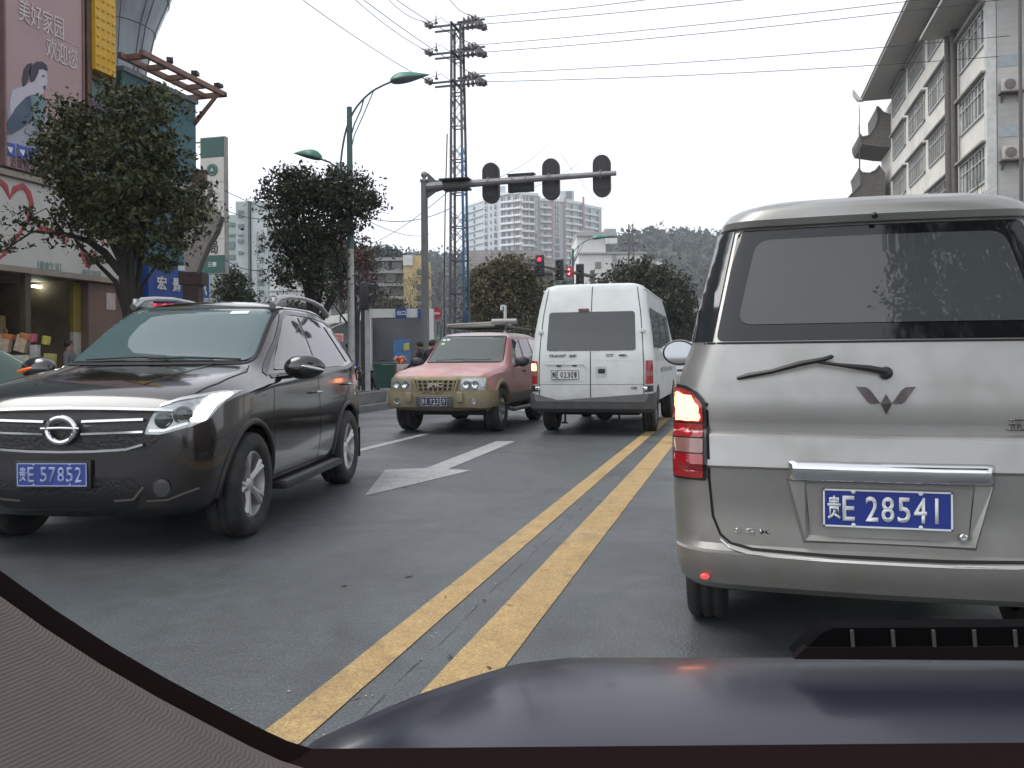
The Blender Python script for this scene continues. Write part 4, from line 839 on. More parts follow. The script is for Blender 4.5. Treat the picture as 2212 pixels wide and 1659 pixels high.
# ================================================================ ground, road, kerbs, paint
def asphalt(name, base, rough, wet=.15, wear=None, g=(.55, 1.5, 3.0)):
    m = bpy.data.materials.new(name); m.use_nodes = True; t = m.node_tree; b = t.nodes['Principled BSDF']; N = t.nodes.new; L = t.links.new
    tc = N('ShaderNodeTexCoord'); O = tc.outputs['Object']
    def noise(s, d=5, dist=0):
        n = N('ShaderNodeTexNoise'); n.inputs['Scale'].default_value = s; n.inputs['Detail'].default_value = d; n.inputs['Distortion'].default_value = dist; L(O, n.inputs['Vector']); return n.outputs[0]
    def mr(src, a, b_, c, d):
        r = N('ShaderNodeMapRange'); r.inputs[1].default_value = a; r.inputs[2].default_value = b_; r.inputs[3].default_value = c; r.inputs[4].default_value = d; L(src, r.inputs[0]); return r.outputs[0]
    def mul(a, b_):
        x = N('ShaderNodeMath'); x.operation = 'MULTIPLY'; L(a, x.inputs[0]); L(b_, x.inputs[1]); return x.outputs[0]
    big = mr(noise(.35, 6, .5), .3, .7, .90, 1.08); mid = mr(noise(7, 6), .3, .7, .88, 1.12); fine = mr(noise(110, 2), .32, .68, g[0], g[1])
    vo = N('ShaderNodeTexVoronoi'); vo.inputs['Scale'].default_value = 38; L(O, vo.inputs['Vector']); sp = mr(vo.outputs[0], .0, .14, g[2], 1.0)
    # tyre tracks polished along the lanes
    sx = N('ShaderNodeSeparateXYZ'); L(O, sx.inputs[0]); tr = N('ShaderNodeMath'); tr.operation = 'SINE'; ms = N('ShaderNodeMath'); ms.operation = 'MULTIPLY'; ms.inputs[1].default_value = 2*pi/1.66; L(sx.outputs[0], ms.inputs[0]); L(ms.outputs[0], tr.inputs[0]); track = mr(tr.outputs[0], -1, 1, .93, 1.07)
    stn = mr(noise(1.1, 3, .8), .60, .70, 1, .72); v = mul(mul(mul(mul(big, mid), mul(fine, sp)), track), stn)
    mx = N('ShaderNodeMix'); mx.data_type = 'RGBA'; mx.blend_type = 'MULTIPLY'; mx.inputs[0].default_value = 1; mx.inputs[6].default_value = (*base, 1); L(v, mx.inputs[7]); out = mx.outputs[2]
    if wear:
        n = noise(9, 10, .4); f = mr(n, .62, .70, 0, .5); f2 = mr(noise(90, 4), .60, .72, 0, .5)
        ad = N('ShaderNodeMath'); ad.operation = 'ADD'; ad.use_clamp = True; L(f, ad.inputs[0]); L(f2, ad.inputs[1])
        m2 = N('ShaderNodeMix'); m2.data_type = 'RGBA'; L(ad.outputs[0], m2.inputs[0]); L(out, m2.inputs[6]); m2.inputs[7].default_value = (*wear, 1); out = m2.outputs[2]
    L(out, b.inputs['Base Color'])
    L(mr(noise(.8, 5, .6), .35, .7, rough-wet, rough+.1), b.inputs['Roughness'])
    b.inputs['Specular IOR Level'].default_value = .35; v2 = N('ShaderNodeTexVoronoi'); v2.inputs['Scale'].default_value = 85; L(O, v2.inputs['Vector']); bp = N('ShaderNodeBump'); bp.inputs['Strength'].default_value = .3; bp.inputs['Distance'].default_value = .008; L(v2.outputs[0], bp.inputs['Height']); L(bp.outputs[0], b.inputs['Normal'])
    MATS[name] = m; return m
m_asph = asphalt('asphalt', (.084, .092, .095), .46, .13)
m_paving = brickish('grey_pavers', (.22, .21, .20), (.17, .165, .16), (.08, .08, .075), .4, .2, 'Z', .6, .01)
m_conc = M('concrete', (.30, .29, .27), .75, var=.15, scale=2, bump=.1, bscale=30, dirt=(.14, .13, .12, .5))
m_kerb = M('kerb_stone', (.20, .20, .19), .7, var=.2, scale=3, bump=.15, bscale=40, dirt=(.08, .08, .075, .6))
b = BM(); bmesh.ops.create_circle(b, cap_ends=True, radius=1800, segments=64, matrix=Matrix.Translation((0, 300, -.03))); struct('ground', b, M('earth', (.12, .115, .10), .9, var=.3, scale=.05))
def sheet(name, x0, y0, x1, y1, z, mat):
    b = BM(); b.faces.new([b.verts.new(p) for p in ((x0, y0, z), (x1, y0, z), (x1, y1, z), (x0, y1, z))]); return struct(name, b, mat)
sheet('road', -8.35, -30, 6.4, 330, 0, m_asph)
sheet('forecourt', -60, 20.4, -8.352, 120, -.004, m_asph)
b = BM(); box2(b, (-14.9, -30, -.1), (-8.55, 20.15, .14)); struct('pavement_left', b, m_paving)
b = BM()
for k in range(50): box2(b, (-8.545, 20.1-k*1.0-.992, -.1), (-8.352, 20.1-k*1.0, .15), bev=.015)
for k in range(6): box2(b, (-14.7+k*1.03, 20.16, -.1), (-14.7+k*1.03+1.02, 20.35, .15), bev=.015)
struct('kerb_left', b, m_kerb, smooth=False)
b = BM(); box2(b, (6.6, -30, -.1), (11.2, 300, .14)); struct('pavement_right', b, m_paving)
b = BM(); box2(b, (6.405, -30, -.1), (6.595, 300, .15), bev=.015); struct('kerb_right', b, m_kerb)
b = BM(); box2(b, (-30, 52, -.1), (-8.7, 200, .14)); struct('pavement_far', b, m_paving)

m_yel = asphalt('yellow_road_paint', (.42, .285, .125), .6, .05, wear=(.13, .105, .07), g=(.72, 1.28, 1.2))
m_whi = asphalt('white_road_paint', (.36, .37, .365), .6, .05, wear=(.10, .10, .10), g=(.75, 1.25, 1.2))
def stripe(b, x0, x1, y0, y1, jag=.0015, z=.004):
    n = int((y1-y0)/.12); prev = None
    for i in range(n+1):
        y = y0+(y1-y0)*i/n; w = mnoise.noise(Vector((x0, y*.25, 0)))*.004
        a = b.verts.new((x0+w+random.uniform(-jag, jag), y, z)); c = b.verts.new((x1+w+random.uniform(-jag, jag), y, z))
        if prev: b.faces.new((prev[0], prev[1], c, a))
        prev = (a, c)
b = BM(); stripe(b, -1.495, -1.340, -4, 46); struct('road_marking_yellow', b, m_yel)
b = BM(); stripe(b, -1.118, -.893, -4, 46); struct('road_marking_yellow', b, m_yel)
for y in (-12, -5.1, 6.9, 18.9, 24.9, 30.9, 36.9):
    b = BM(); stripe(b, -4.96, -4.82, y, y+6 if y in (6.9,) else y+3); struct('road_marking_lane', b, m_whi)
b = BM(); stripe(b, 2.4, 2.55, -10, 2); struct('road_marking_lane', b, m_whi)
ar = [(788, 1071), (832, 1014), (920, 1011), (1072, 953), (1113, 953), (968, 1013), (1017, 1016)]
b = BM(); f = b.faces.new([b.verts.new(on_z(*p, .004)) for p in ar]); bmesh.ops.triangulate(b, faces=[f]); struct('road_marking_arrow', b, m_whi)
# crack filler and small litter
b = BM(); prev = None
for i in range(60):
    y = 2.2+i*.09; x = -1.24+mnoise.noise(Vector((y*1.3, 3, 0)))*.025; w = .0006+.0022*abs(mnoise.noise(Vector((y*5, 0, 7))))
    c = (b.verts.new((x-w, y, .003)), b.verts.new((x+w, y, .003)))
    if prev and i % 9 not in (3, 4, 8): b.faces.new((prev[0], prev[1], c[1], c[0]))
    prev = c
struct('road_crack', b, M('crack_dark', (.015, .015, .015), .9))
b = BM()
for _ in range(260):
    y = random.uniform(2, 16); x = random.uniform(-7.5, .2)
    if random.random() < .5: x = random.gauss(-1.22, .12)
    s = random.uniform(.003, .009); box(b, (x, y, s*.4), (s*random.uniform(.6, 1.6), s, s*.6), random.uniform(0, 3))
o = stuff('grit', b, M('grit_pale', (.35, .33, .30), .8), 'loose pale grit scattered on the asphalt beside the yellow lines', 'grit')

# ---------------------------------------------------------------- hill and haze backdrop of woods
hp_ = [(-900, 500), (-300, 520), (300, 550), (560, 560), (760, 568), (820, 553), (870, 560), (1000, 562), (1150, 556), (1280, 545), (1360, 515), (1420, 512), (1500, 516), (1560, 522), (1700, 540), (1900, 530), (2300, 500), (3000, 480)]
b = BM(); rows = []
for i, (px, py) in enumerate([(hp_[j][0]+(hp_[j+1][0]-hp_[j][0])*t/4, hp_[j][1]+(hp_[j+1][1]-hp_[j][1])*t/4) for j in range(len(hp_)-1) for t in range(4)]):
    top = at(px, py+8, 470); row = []
    for k, (dd, hh) in enumerate(((250, -.02), (300, .25), (350, .5), (400, .75), (440, .92), (470, 1.0), (520, .97), (620, .6))):
        p = at(px, py, dd); z = 0+(top.z)*hh if k else -1
        z += (mnoise.noise(Vector((p.x*.02, p.y*.02, 0)))*5 if k and k < 5 else 0)
        row.append(b.verts.new((p.x, p.y, z)))
    rows.append(row)
for a, c in zip(rows, rows[1:]):
    for k in range(7): b.faces.new((a[k], c[k], c[k+1], a[k+1]))
hillv = BVHTree.FromBMesh(b); struct('hills', b, M('hill_scrub', (.035, .05, .035), .9, var=.4, scale=.05), smooth=True)
# ================================================================ trees
rng = np.random.default_rng(11)
def leaf_mesh(centres, size, nrm_bias=None, aspect=.5):
    """one folded two-triangle leaf at each centre"""
    n = len(centres); c = np.asarray(centres)
    d = rng.normal(size=(n, 3)); d[:, 2] -= .25; d /= np.linalg.norm(d, axis=1)[:, None]
    e = rng.normal(size=(n, 3)); e -= d*(e*d).sum(1)[:, None]; e /= np.linalg.norm(e, axis=1)[:, None]
    s = (size*rng.uniform(.4, 1.5, n))[:, None]
    v = np.stack([c-d*s*.5, c+e*s*aspect*.5, c+d*s*.5, c-e*s*aspect*.5], 1).reshape(-1, 3)
    f = np.arange(n*4).reshape(-1, 4)
    me = bpy.data.meshes.new('leaves'); me.vertices.add(n*4); me.vertices.foreach_set('co', v.ravel().astype(np.float32))
    me.loops.add(n*4); me.loops.foreach_set('vertex_index', f.ravel().astype(np.int32)); me.polygons.add(n)
    me.polygons.foreach_set('loop_start', (np.arange(n)*4).astype(np.int32)); me.update(calc_edges=True); me.validate(); return me
def crown_points(blobs, nclump, per, csize, shell=.55):
    """blobs: (centre, radii) ; clumps spread through them, denser near the outside, leaves spread round each clump"""
    wts = np.array([r[0]*r[1]*r[2] for _, r in blobs])**.75; wts /= wts.sum(); cl = []; pts = []
    for _ in range(nclump):
        i = rng.choice(len(blobs), p=wts); c, r = blobs[i]; d = rng.normal(size=3); d /= np.linalg.norm(d)
        q = np.array(c)+d*np.array(r)*(shell+(1-shell)*rng.random())**.6*(1 if rng.random() < .8 else rng.random()); cl.append(q)
    for q in cl:
        k = max(3, int(per*rng.uniform(.5, 1.5))); s = csize*rng.uniform(.5, 1.5)
        pts.append(q+rng.normal(size=(k, 3))*s*np.array([1, 1, .6]))
    return np.concatenate(pts), cl
def limbs(bm, base, top, rad, cl, nb, bend=.15, fork=None):
    base, top = Vector(base), Vector(top); mid = base.lerp(top, .5)+Vector((random.uniform(-bend, bend), random.uniform(-bend, bend), 0))
    trunk = [base+Vector((0, 0, -.05)), base.lerp(mid, .15), base.lerp(mid, .6), mid, mid.lerp(top, .6), top]
    tube(bm, trunk, [rad*1.35, rad*1.05, rad*.95, rad*.88, rad*.8, rad*.62], 10)
    for q in random.sample(list(cl), min(nb, len(cl))):
        q = Vector(q); s = trunk[random.choice((3, 4, 5, 5))]; L_ = (q-s).length
        m1 = s.lerp(q, .35)+Vector((random.uniform(-.12, .12)*L_, random.uniform(-.12, .12)*L_, .06*L_)); m2 = s.lerp(q, .7)+Vector((random.uniform(-.08, .08)*L_, random.uniform(-.08, .08)*L_, .04*L_))
        r0 = rad*random.uniform(.28, .55); tube(bm, [s, m1, m2, q], [r0, r0*.6, r0*.35, r0*.1], 6, caps=False)
m_bark = M('bark', (.032, .026, .022), .9, var=.35, scale=6, bump=.6, bscale=14, stretch=(1, 1, .25))
m_bark2 = M('bark_grey', (.10, .09, .08), .9, var=.3, scale=5, bump=.5, bscale=14, stretch=(1, 1, .25))
def tree(name, label, base, top, rad, blobs, ncl, per, csize, leaf, mats, nb=16, group=None, bark=None, shell=.55):
    t = thing(name, label, 'tree', (base[0], base[1], base[2]), 0, group)
    pts, cl = crown_points(blobs, ncl, per, csize, shell); b = BM(); limbs(b, base, top, rad, cl, nb)
    tr = obj('trunk', b, bark or m_bark, t, world=True, doubles=False)
    me = leaf_mesh(pts, leaf); cr = obj('crown', me, mats, t, smooth=False, world=True)
    return t
def pxblobs(L_, D, depth=.9, jit=0):
    """crown lobes measured in the photograph (centre, half sizes), each given a true depth"""
    out = []
    for (px, py, rx, ry) in L_:
        r = rx/FPX*D; out.append((tuple(at(px, py, D+random.uniform(-jit, jit))), (r, r*depth, ry/FPX*D)))
    return out
lf_dark = leafmat('leaves_dark_olive', (.028, .037, .015), (.095, .100, .042))
lf_dark2 = leafmat('leaves_dark_green', (.018, .028, .017), (.062, .074, .042))
lf_aut = leafmat('leaves_autumn', (.042, .044, .020), (.125, .105, .052))
lf_green = leafmat('leaves_mid_green', (.020, .034, .018), (.06, .075, .035))
lf_far = leafmat('leaves_far', (.020, .034, .024), (.045, .06, .04))
lf_red = leafmat('leaves_russet', (.055, .028, .022), (.11, .055, .045))
def gz(px, D): p = at(px, 775, D); return (p.x, p.y, .13)
D1 = 13.8
tree('street_tree', 'big dark evergreen street tree with two limbs in front of the pink billboard', gz(283, D1), tuple(at(262, 500, D1)), .135,
     pxblobs([(235, 250, 95, 75), (150, 285, 75, 70), (330, 250, 70, 75), (230, 350, 150, 90), (130, 340, 55, 50), (350, 350, 65, 70), (290, 450, 110, 85), (390, 470, 65, 55), (420, 430, 40, 50), (210, 440, 80, 55), (180, 470, 60, 30), (350, 540, 50, 40)], D1, .9, .35), 620, 38, .11, .085, lf_dark, nb=34)
# its long thin branch reaching left
sb = [o for o in bpy.data.objects if o.name == 'street_tree'][0]
b = BM(); P0 = at(262, 590, D1); pth = [P0, at(225, 545, D1), at(190, 520, D1), at(140, 505, D1-.2), at(70, 500, D1-.4), at(10, 540, D1-.5)]
tube(b, pth, [.075, .065, .05, .03, .018, .008], 8); tube(b, [at(274, 640, D1), at(272, 570, D1), at(296, 500, D1), at(330, 460, D1)], [.06, .09, .07, .03], 8)
tube(b, [pth[3], at(100, 450, D1-.3), at(60, 470, D1-.3)], [.02, .012, .005], 6); tube(b, [pth[2], at(200, 480, D1), at(190, 440, D1)], [.04, .02, .01], 6)
obj('branch', b, m_bark, sb, world=True)
bl = pxblobs([(60, 470, 45, 22), (30, 520, 35, 14), (100, 490, 30, 22), (110, 530, 30, 18), (15, 540, 20, 10), (150, 520, 25, 20), (210, 560, 25, 14), (180, 500, 30, 18)], D1-.3, 1.4)
pts, cl = crown_points(bl, 85, 9, .05, .3); obj('side_foliage', leaf_mesh(pts, .085), lf_dark, sb, smooth=False, world=True)
D2 = 19.3
tree('street_tree', 'dark evergreen street tree with a flat wide top beside the green lamp post', gz(668, D2), tuple(at(672, 560, D2)), .17,
     pxblobs([(690, 400, 105, 38), (620, 400, 50, 35), (760, 410, 60, 38), (680, 440, 90, 45), (740, 470, 55, 40), (610, 470, 30, 40), (660, 520, 60, 40), (620, 530, 45, 35), (640, 590, 55, 35), (700, 560, 40, 40), (800, 435, 25, 20), (580, 430, 20, 25), (700, 610, 35, 35)], D2, .9, .45), 560, 36, .13, .09, lf_dark2, nb=40)
def ft(label, px, py, rx, ry, D, mats, name='tree', n=150, per=22, cs=.5, lf=.3, tr=.15, extra=(), group='trees behind the crossing', bark=None, shell=.55):
    base = at(px, 775, D); bl = pxblobs([(px, py, rx, ry), *extra], D, .9)
    tree(name, label, (base.x, base.y, 0), tuple(at(px, py+ry*.3, D)), tr, bl, n, per, cs, lf, mats, nb=12, group=group, bark=bark, shell=shell)
ft('tall olive brown autumn tree behind the red SUV and lattice mast', 1085, 640, 75, 75, 42, lf_aut, n=520, per=34, cs=.26, lf=.17, tr=.16, extra=[(1045, 610, 35, 45), (1110, 590, 45, 40), (1140, 650, 30, 60), (1035, 690, 35, 45), (1100, 720, 60, 35)])
ft('dark green tree showing left of the white van roof, below the red traffic light', 1205, 650, 40, 38, 46, lf_green, n=160, per=30, cs=.3, lf=.2, extra=[(1240, 640, 30, 25), (1180, 690, 30, 40)])
ft('broad dark round tree right of the white van', 1400, 650, 85, 60, 52, lf_dark2, n=650, per=34, cs=.36, lf=.23, tr=.2, extra=[(1340, 620, 45, 35), (1450, 640, 45, 50), (1390, 590, 60, 25), (1460, 690, 35, 45), (1350, 690, 50, 50)])
ft('pale hazy tree low behind the silver minivan mirror', 1470, 715, 45, 45, 75, lf_far, n=220, per=24, cs=.5, lf=.32)
ft('small conical evergreen under the bank building', 503, 625, 34, 40, 40, lf_green, n=200, per=26, cs=.2, lf=.14, extra=[(500, 590, 15, 18), (530, 650, 25, 18), (478, 650, 18, 25)])
ft('russet leaved tree behind the white lower half of the lamp post', 765, 600, 45, 60, 38, lf_red, n=170, per=20, cs=.25, lf=.15, extra=[(730, 560, 30, 40), (790, 560, 20, 50), (715, 620, 30, 45)])
ft('grey green tree above the underpass canopy', 735, 540, 40, 35, 60, lf_far, n=120, per=24, cs=.4, lf=.26, extra=[(790, 560, 22, 28)])
ft('round tree on the ridge left of the yellow building roof', 842, 553, 20, 15, 150, lf_far, n=90, per=20, cs=.5, lf=.6, tr=.4)
ft('small dark tree on the ridge left of a round tree', 812, 550, 9, 18, 150, lf_far, n=60, per=18, cs=.5, lf=.6, tr=.3)
ft('brown shrubby tree below the yellow building', 850, 680, 50, 30, 62, leafmat('leaves_brown_grey', (.05, .042, .034), (.10, .08, .06)), n=240, per=22, cs=.35, lf=.24, extra=[(900, 700, 30, 25), (815, 655, 22, 30)])
ft('dense low green tree behind the bank sign wall', 610, 690, 60, 40, 55, lf_green, n=240, per=22, cs=.4, lf=.25)
ft('dark thicket tree filling the far end of the street', 1230, 720, 60, 50, 85, lf_green, n=260, per=24, cs=.5, lf=.35, extra=[(1160, 730, 40, 45), (1300, 720, 50, 50)])
# tree behind our car on the right, which the rear screen of the minivan mirrors
tree('street_tree', 'evergreen street tree on the right pavement behind our own car', (6.9, -3.2, .13), (6.0, -3.0, 6.0), .2, [((4.9, -3.0, 8.6), (2.9, 3.0, 2.0)), ((3.4, -2.2, 7.4), (1.6, 1.8, .9)), ((6.8, -4.0, 9.6), (2.6, 2.4, 1.8)), ((5.6, -5, 11), (2.4, 2.4, 1.6))], 620, 34, .22, .15, lf_dark2, nb=30)

def twigs(bm, p, d, L_, r, depth, leaves=None, spread=.6):
    q = p+d*L_; m = p.lerp(q, .5)+Vector((random.uniform(-1, 1), random.uniform(-1, 1), random.uniform(-1, 1)))*L_*.07
    tube(bm, [p, m, q], [r, r*.8, r*.6], 5 if depth < 3 else 7, caps=False)
    if depth == 0:
        if leaves is not None: leaves.append(tuple(q))
        return
    for _ in range(random.choice((2, 3, 3))):
        nd = (d+Vector((random.uniform(-1, 1), random.uniform(-1, 1), random.uniform(-.35, .7)))*spread).normalized()
        twigs(bm, p.lerp(q, random.uniform(.55, 1)), nd, L_*random.uniform(.6, .8), r*.58, depth-1, leaves, spread)
def bare_tree(label, px, D, h, rad, leafy=.3, group='bare young trees', lean=0):
    base = at(px, 775, D); t = thing('bare_tree', label, 'tree', (base.x, base.y, 0), 0, group); b = BM(); lv = []
    twigs(b, Vector((base.x, base.y, 0)), Vector((lean, 0, 1)).normalized(), h*.38, rad, 5, lv, .5); obj('trunk', b, m_bark2, t, world=True, doubles=False, normals=False)
    lv = np.array(lv)[rng.random(len(lv)) < leafy]
    if len(lv): pts = np.repeat(lv, 4, 0)+rng.normal(size=(len(lv)*4, 3))*.14; obj('leaves', leaf_mesh(pts, .12), lf_aut, t, smooth=False, world=True)
bare_tree('thin bare tree with a few leaves left of the grey signal post', 888, 56, 7.6, .05, .5)
bare_tree('thin bare tree between the signal post and the lattice mast', 958, 54, 8.2, .06, .5)
bare_tree('dark bare tree just behind the no entry sign', 945, 55, 6.4, .06, .35)
bare_tree('leafless tree beside the right building above the minivan roof', 2160, 21, 5.7, .07, 0)
bare_tree('tall sparse tree behind the russet tree', 800, 44, 6.0, .05, .4)
# woods on the hill: nobody could count them
pts = []
for _ in range(2600):
    px = random.uniform(560, 2300); D = random.uniform(262, 480); p = at(px, 775, D); loc, nrm, i, dist = hillv.ray_cast(Vector((p.x, p.y, 400)), Vector((0, 0, -1)))
    if loc is None: continue
    s = random.uniform(1.5, 4.5); k = 16; pts.append(np.array(loc)+np.array([0, 0, s*.8])+rng.normal(size=(k, 3))*np.array([s*.55, s*.55, s*.6]))
for _ in range(420):     # the ragged ridge line
    px = random.uniform(760, 1900); p = at(px, 775, 468+random.uniform(-6, 6)); loc, nrm, i, dist = hillv.ray_cast(Vector((p.x, p.y, 400)), Vector((0, 0, -1)))
    if loc is None: continue
    s = random.uniform(1.5, 3.6); k = 22; pts.append(np.array(loc)+np.array([0, 0, s])+rng.normal(size=(k, 3))*np.array([s*.45, s*.45, s*.7]))
stuff('woodland', leaf_mesh(np.concatenate(pts), 2.2, aspect=.8), lf_far, 'hazy dark green woods covering the hill behind the town', 'woods')
# ================================================================ buildings
m_white = M('white_render', (.62, .63, .61), .75, var=.08, scale=1.2, dirt=(.35, .34, .31, .35)); m_shopwhite = M('fascia_panel', (.52, .51, .48), .5, var=.06, scale=1, dirt=(.35, .33, .30, .25))
m_winf = M('window_frame_white', (.55, .57, .57), .5); m_wing = glassmat('building_glass', (.035, .04, .042), .06); m_darkroom = M('dark_interior', (.03, .026, .022), .8)
m_brown = M('brown_paint', (.11, .065, .045), .6, dirt=(.06, .04, .03, .4)); m_tan = M('tan_stone_tile', (.16, .11, .085), .5, var=.12, scale=2)
def quadbox(b, p0, p1, z0, z1, th):
    """wall slab from p0 to p1 (plan), th thick towards the left of the direction"""
    p0, p1 = Vector((p0[0], p0[1], 0)), Vector((p1[0], p1[1], 0)); d = (p1-p0).normalized(); n = Vector((-d.y, d.x, 0))*th
    prism(b, [(p0.x, p0.y, z0), (p1.x, p1.y, z0), (p1.x+n.x, p1.y+n.y, z0), (p0.x+n.x, p0.y+n.y, z0)], (0, 0, z1-z0)); return b
def goods(b, n, lo, hi):
    for _ in range(n):
        c = [random.uniform(lo[i], hi[i]) for i in range(3)]; s = random.uniform(.06, .2); box(b, c, (s, s*1.2, s*random.uniform(1, 2)), random.uniform(0, 3))
# ---- shop with the long white fascia, parallel to the road on the left
FX = -14.7
sh = thing('shop_building', 'left shop building with white fascia, red heart outline and pink billboard above', 'building', (FX, 14, 0))
yB0, yB1 = on_x(30, 200, FX).y, on_x(190, 200, FX).y
b = BM(); box2(b, (-22, -4, 3.2), (FX, 17.6, 14)); box2(b, (-22, -4, .0), (-19.5, 17.6, 3.19)); box2(b, (-19.5, 16.6, 0), (FX-.02, 17.6, 3.2)); obj('wall', b, M('shop_wall_teal_grey', (.17, .22, .22), .7, var=.15, scale=1), sh, world=True, smooth=False)
b = BM(); box2(b, (-15.0, 16.60, .14), (FX+.06, 17.75, 3.06)); obj('pillar', b, m_tan, sh, world=True, smooth=False)
b = BM(); box2(b, (FX, -4, 3.2), (FX+.22, 17.8, 5.02), bev=.02); fa = obj('fascia', b, m_shopwhite, sh, world=True, smooth=False)
b = BM(); box2(b, (FX, -4, 5.023), (FX+.32, 17.85, 5.14)); box2(b, (FX, -4, 3.08), (FX+.27, 17.8, 3.197)); obj('trim', b, M('fascia_trim', (.28, .24, .20), .6), fa, world=True, smooth=False)
def fpt(px, py, o=.235): return on_x(px, py, FX+o)
b = BM()
def brush(pts, r): 
    tube(b, [fpt(*p) for p in pts], r, 6, flat=1)
brush([(-45, 470), (-42, 420), (-20, 396), (0, 392), (12, 402), (22, 428), (32, 408), (50, 402), (62, 416), (69, 440), (62, 475), (40, 510), (14, 545), (-2, 560)], [.03, .05, .07, .08, .08, .04, .07, .08, .08, .07, .05, .04, .04, .03])
brush([(78, 498), (92, 493), (120, 503), (140, 515), (142, 530), (150, 508), (153, 500)], [.02, .06, .07, .05, .02, .04, .02]); brush([(172, 520), (182, 560), (192, 575), (200, 560), (208, 540)], [.03, .06, .08, .07, .03]); brush([(215, 500), (222, 530), (230, 495), (240, 530)], [.04]*4)
for v_ in b.verts: v_.co.x = FX+.226+(v_.co.x-FX-.235)*.25
obj('heart_outline', b, M('faded_red_sign', (.36, .06, .07), .5, var=.25, scale=5), fa, world=True)
p = fpt(82, 577); q = fpt(128, 582); obj('lettering', text_mesh('【健康生活】', (q-p).length*1.1, .17, face_mt((FX+.228, p.y, p.z-.03), (0, 1, 0)), bold=.0), M('teal_lettering', (.16, .28, .26), .6), fa, world=True)
p = fpt(178, 590); q = fpt(212, 595); obj('lettering', text_mesh('美好家园', (q-p).length*1.2, .15, face_mt((FX+.228, p.y, p.z-.05), (0, 1, 0)), bold=.0), MATS['teal_lettering'], fa, world=True)
b = BM(); box2(b, (-19.4, 5, .14), (-19.3, 16.6, 3.1)); box2(b, (-19.3, 5, 3.09), (FX-.05, 16.48, 3.18)); box2(b, (-19.3, 16.5, .145), (-14.96, 16.59, 3.18)); obj('interior', b, M('shop_interior_brown', (.13, .095, .06), .7, var=.5, scale=1.5), sh, world=True, smooth=False)
b = BM(); box2(b, (-17.0, 13.2, .14), (-16.7, 16.2, 2.3)); box2(b, (-18.2, 9, .14), (-17.9, 13.6, 2.2)); 
for z in (.6, 1.0, 1.4, 1.8, 2.2): box2(b, (-16.70, 13.2, z), (-16.55, 16.2, z+.03)); box2(b, (-17.9, 9, z), (-17.7, 13.6, z+.03))
obj('shelving', b, M('shelf_dark', (.03, .025, .022), .6), sh, world=True, smooth=False)
b = BM(); goods(b, 150, (-16.68, 13.3, .7), (-16.50, 16.1, 2.2)); goods(b, 90, (-17.85, 9.2, .7), (-17.72, 13.5, 2.1)); o = obj('shelf_goods', b, leafmat('mixed_goods', (.45, .28, .06), (.16, .22, .30), .6), sh, world=True, smooth=False); o['kind'] = 'stuff'
b = BM(); box2(b, (-14.95, 16.36, 1.9), (-14.85, 16.595, 3.05)); obj('door_panel', b, M('yellow_olive_panel', (.22, .17, .03), .5), sh, world=True, smooth=False)
b = BM(); box2(b, (-14.95, 16.36, 1.25), (-14.85, 16.595, 1.895)); obj('door_panel', b, M('pale_panel', (.40, .38, .33), .5), sh, world=True, smooth=False)
b = BM(); box2(b, (-14.95, 16.36, .14), (-14.85, 16.595, 1.245)); obj('door_panel', b, M('lime_panel', (.20, .26, .05), .5), sh, world=True, smooth=False)
m_tubel = M('lit_fluorescent_tube', (.9, .95, .85), .4, emit=14, ecol=(.92, 1, .82))
for a, c in (((70, 604), (97, 610)), ((106, 608), (128, 612)), ((87, 617), (106, 614)), ((110, 615), (142, 611))):
    b = BM(); pa, pc = on_x(*a, -15.9), on_x(*c, -15.9); pc.z = pa.z = 2.98; cyl(b, pa, pc, .028, 10); obj('ceiling_tube', b, m_tubel, sh, world=True)
b = BM(); p0 = on_x(264, 592, -14.6); p0 = on_x(222, 700, FX+.07); box2(b, (FX+.065, on_x(263/1.1718*1.0, 751/1.1718, FX).y, on_x(224, 643, FX).z-.28), (FX+.075, on_x(263/1.1718, 751/1.1718, FX).y+.30, on_x(224, 643, FX).z+.12)); nt_ = obj('notice', b, M('paper_notice', (.50, .45, .42), .7), sh, world=True, smooth=False)
# billboard with the poster
zb0, zb1 = on_x(100, 375, FX).z, on_x(150, -120, FX).z
def ppt(px, py, o=.18): return on_x(px, py, FX+o)
pb_ = BM(); yA, yZ = ppt(14, 380).y, ppt(180, 380).y; zL = 5.25
box2(pb_, (FX+.003, yA, zL), (FX+.17, yZ, 13.5)); bb_ = obj('billboard', pb_, M('pink_poster', (.40, .275, .28), .5, var=.06, scale=1), sh, world=True, smooth=False)
b = BM()
for y in (yA-.05, yZ+.0): box2(b, (FX+.002, y, zL), (FX+.2, y+.05, 13.5))
obj('poster_frame', b, M('poster_frame_rose', (.20, .11, .11), .5), bb_, world=True, smooth=False)
def pposter(nm, pix, mat, off=.178, th=.006):
    b = BM(); f = b.faces.new([b.verts.new(ppt(px, py, off)) for px, py in pix]); bmesh.ops.triangulate(b, faces=[f])
    r = bmesh.ops.extrude_face_region(b, geom=b.faces[:]); bmesh.ops.translate(b, verts=[v for v in r['geom'] if isinstance(v, bmesh.types.BMVert)], vec=(-th, 0, 0)); return obj(nm, b, mat, bb_, world=True, smooth=False)
m_pgrey = M('poster_grey_wash', (.30, .31, .36), .5, var=.15, scale=2); m_pskin = M('poster_pale_skin', (.50, .47, .53), .5, var=.05); m_phair = M('poster_dark_hair', (.04, .035, .06), .5); m_pdress = M('poster_dress', (.055, .085, .13), .5, var=.35, scale=1.2); m_pshawl = M('poster_shawl', (.15, .25, .26), .5, var=.3, scale=2)
pposter('poster_wash', [(14, 318), (17, 240), (24, 192), (46, 186), (70, 190), (95, 210), (100, 250), (95, 320)], m_pgrey, .176)
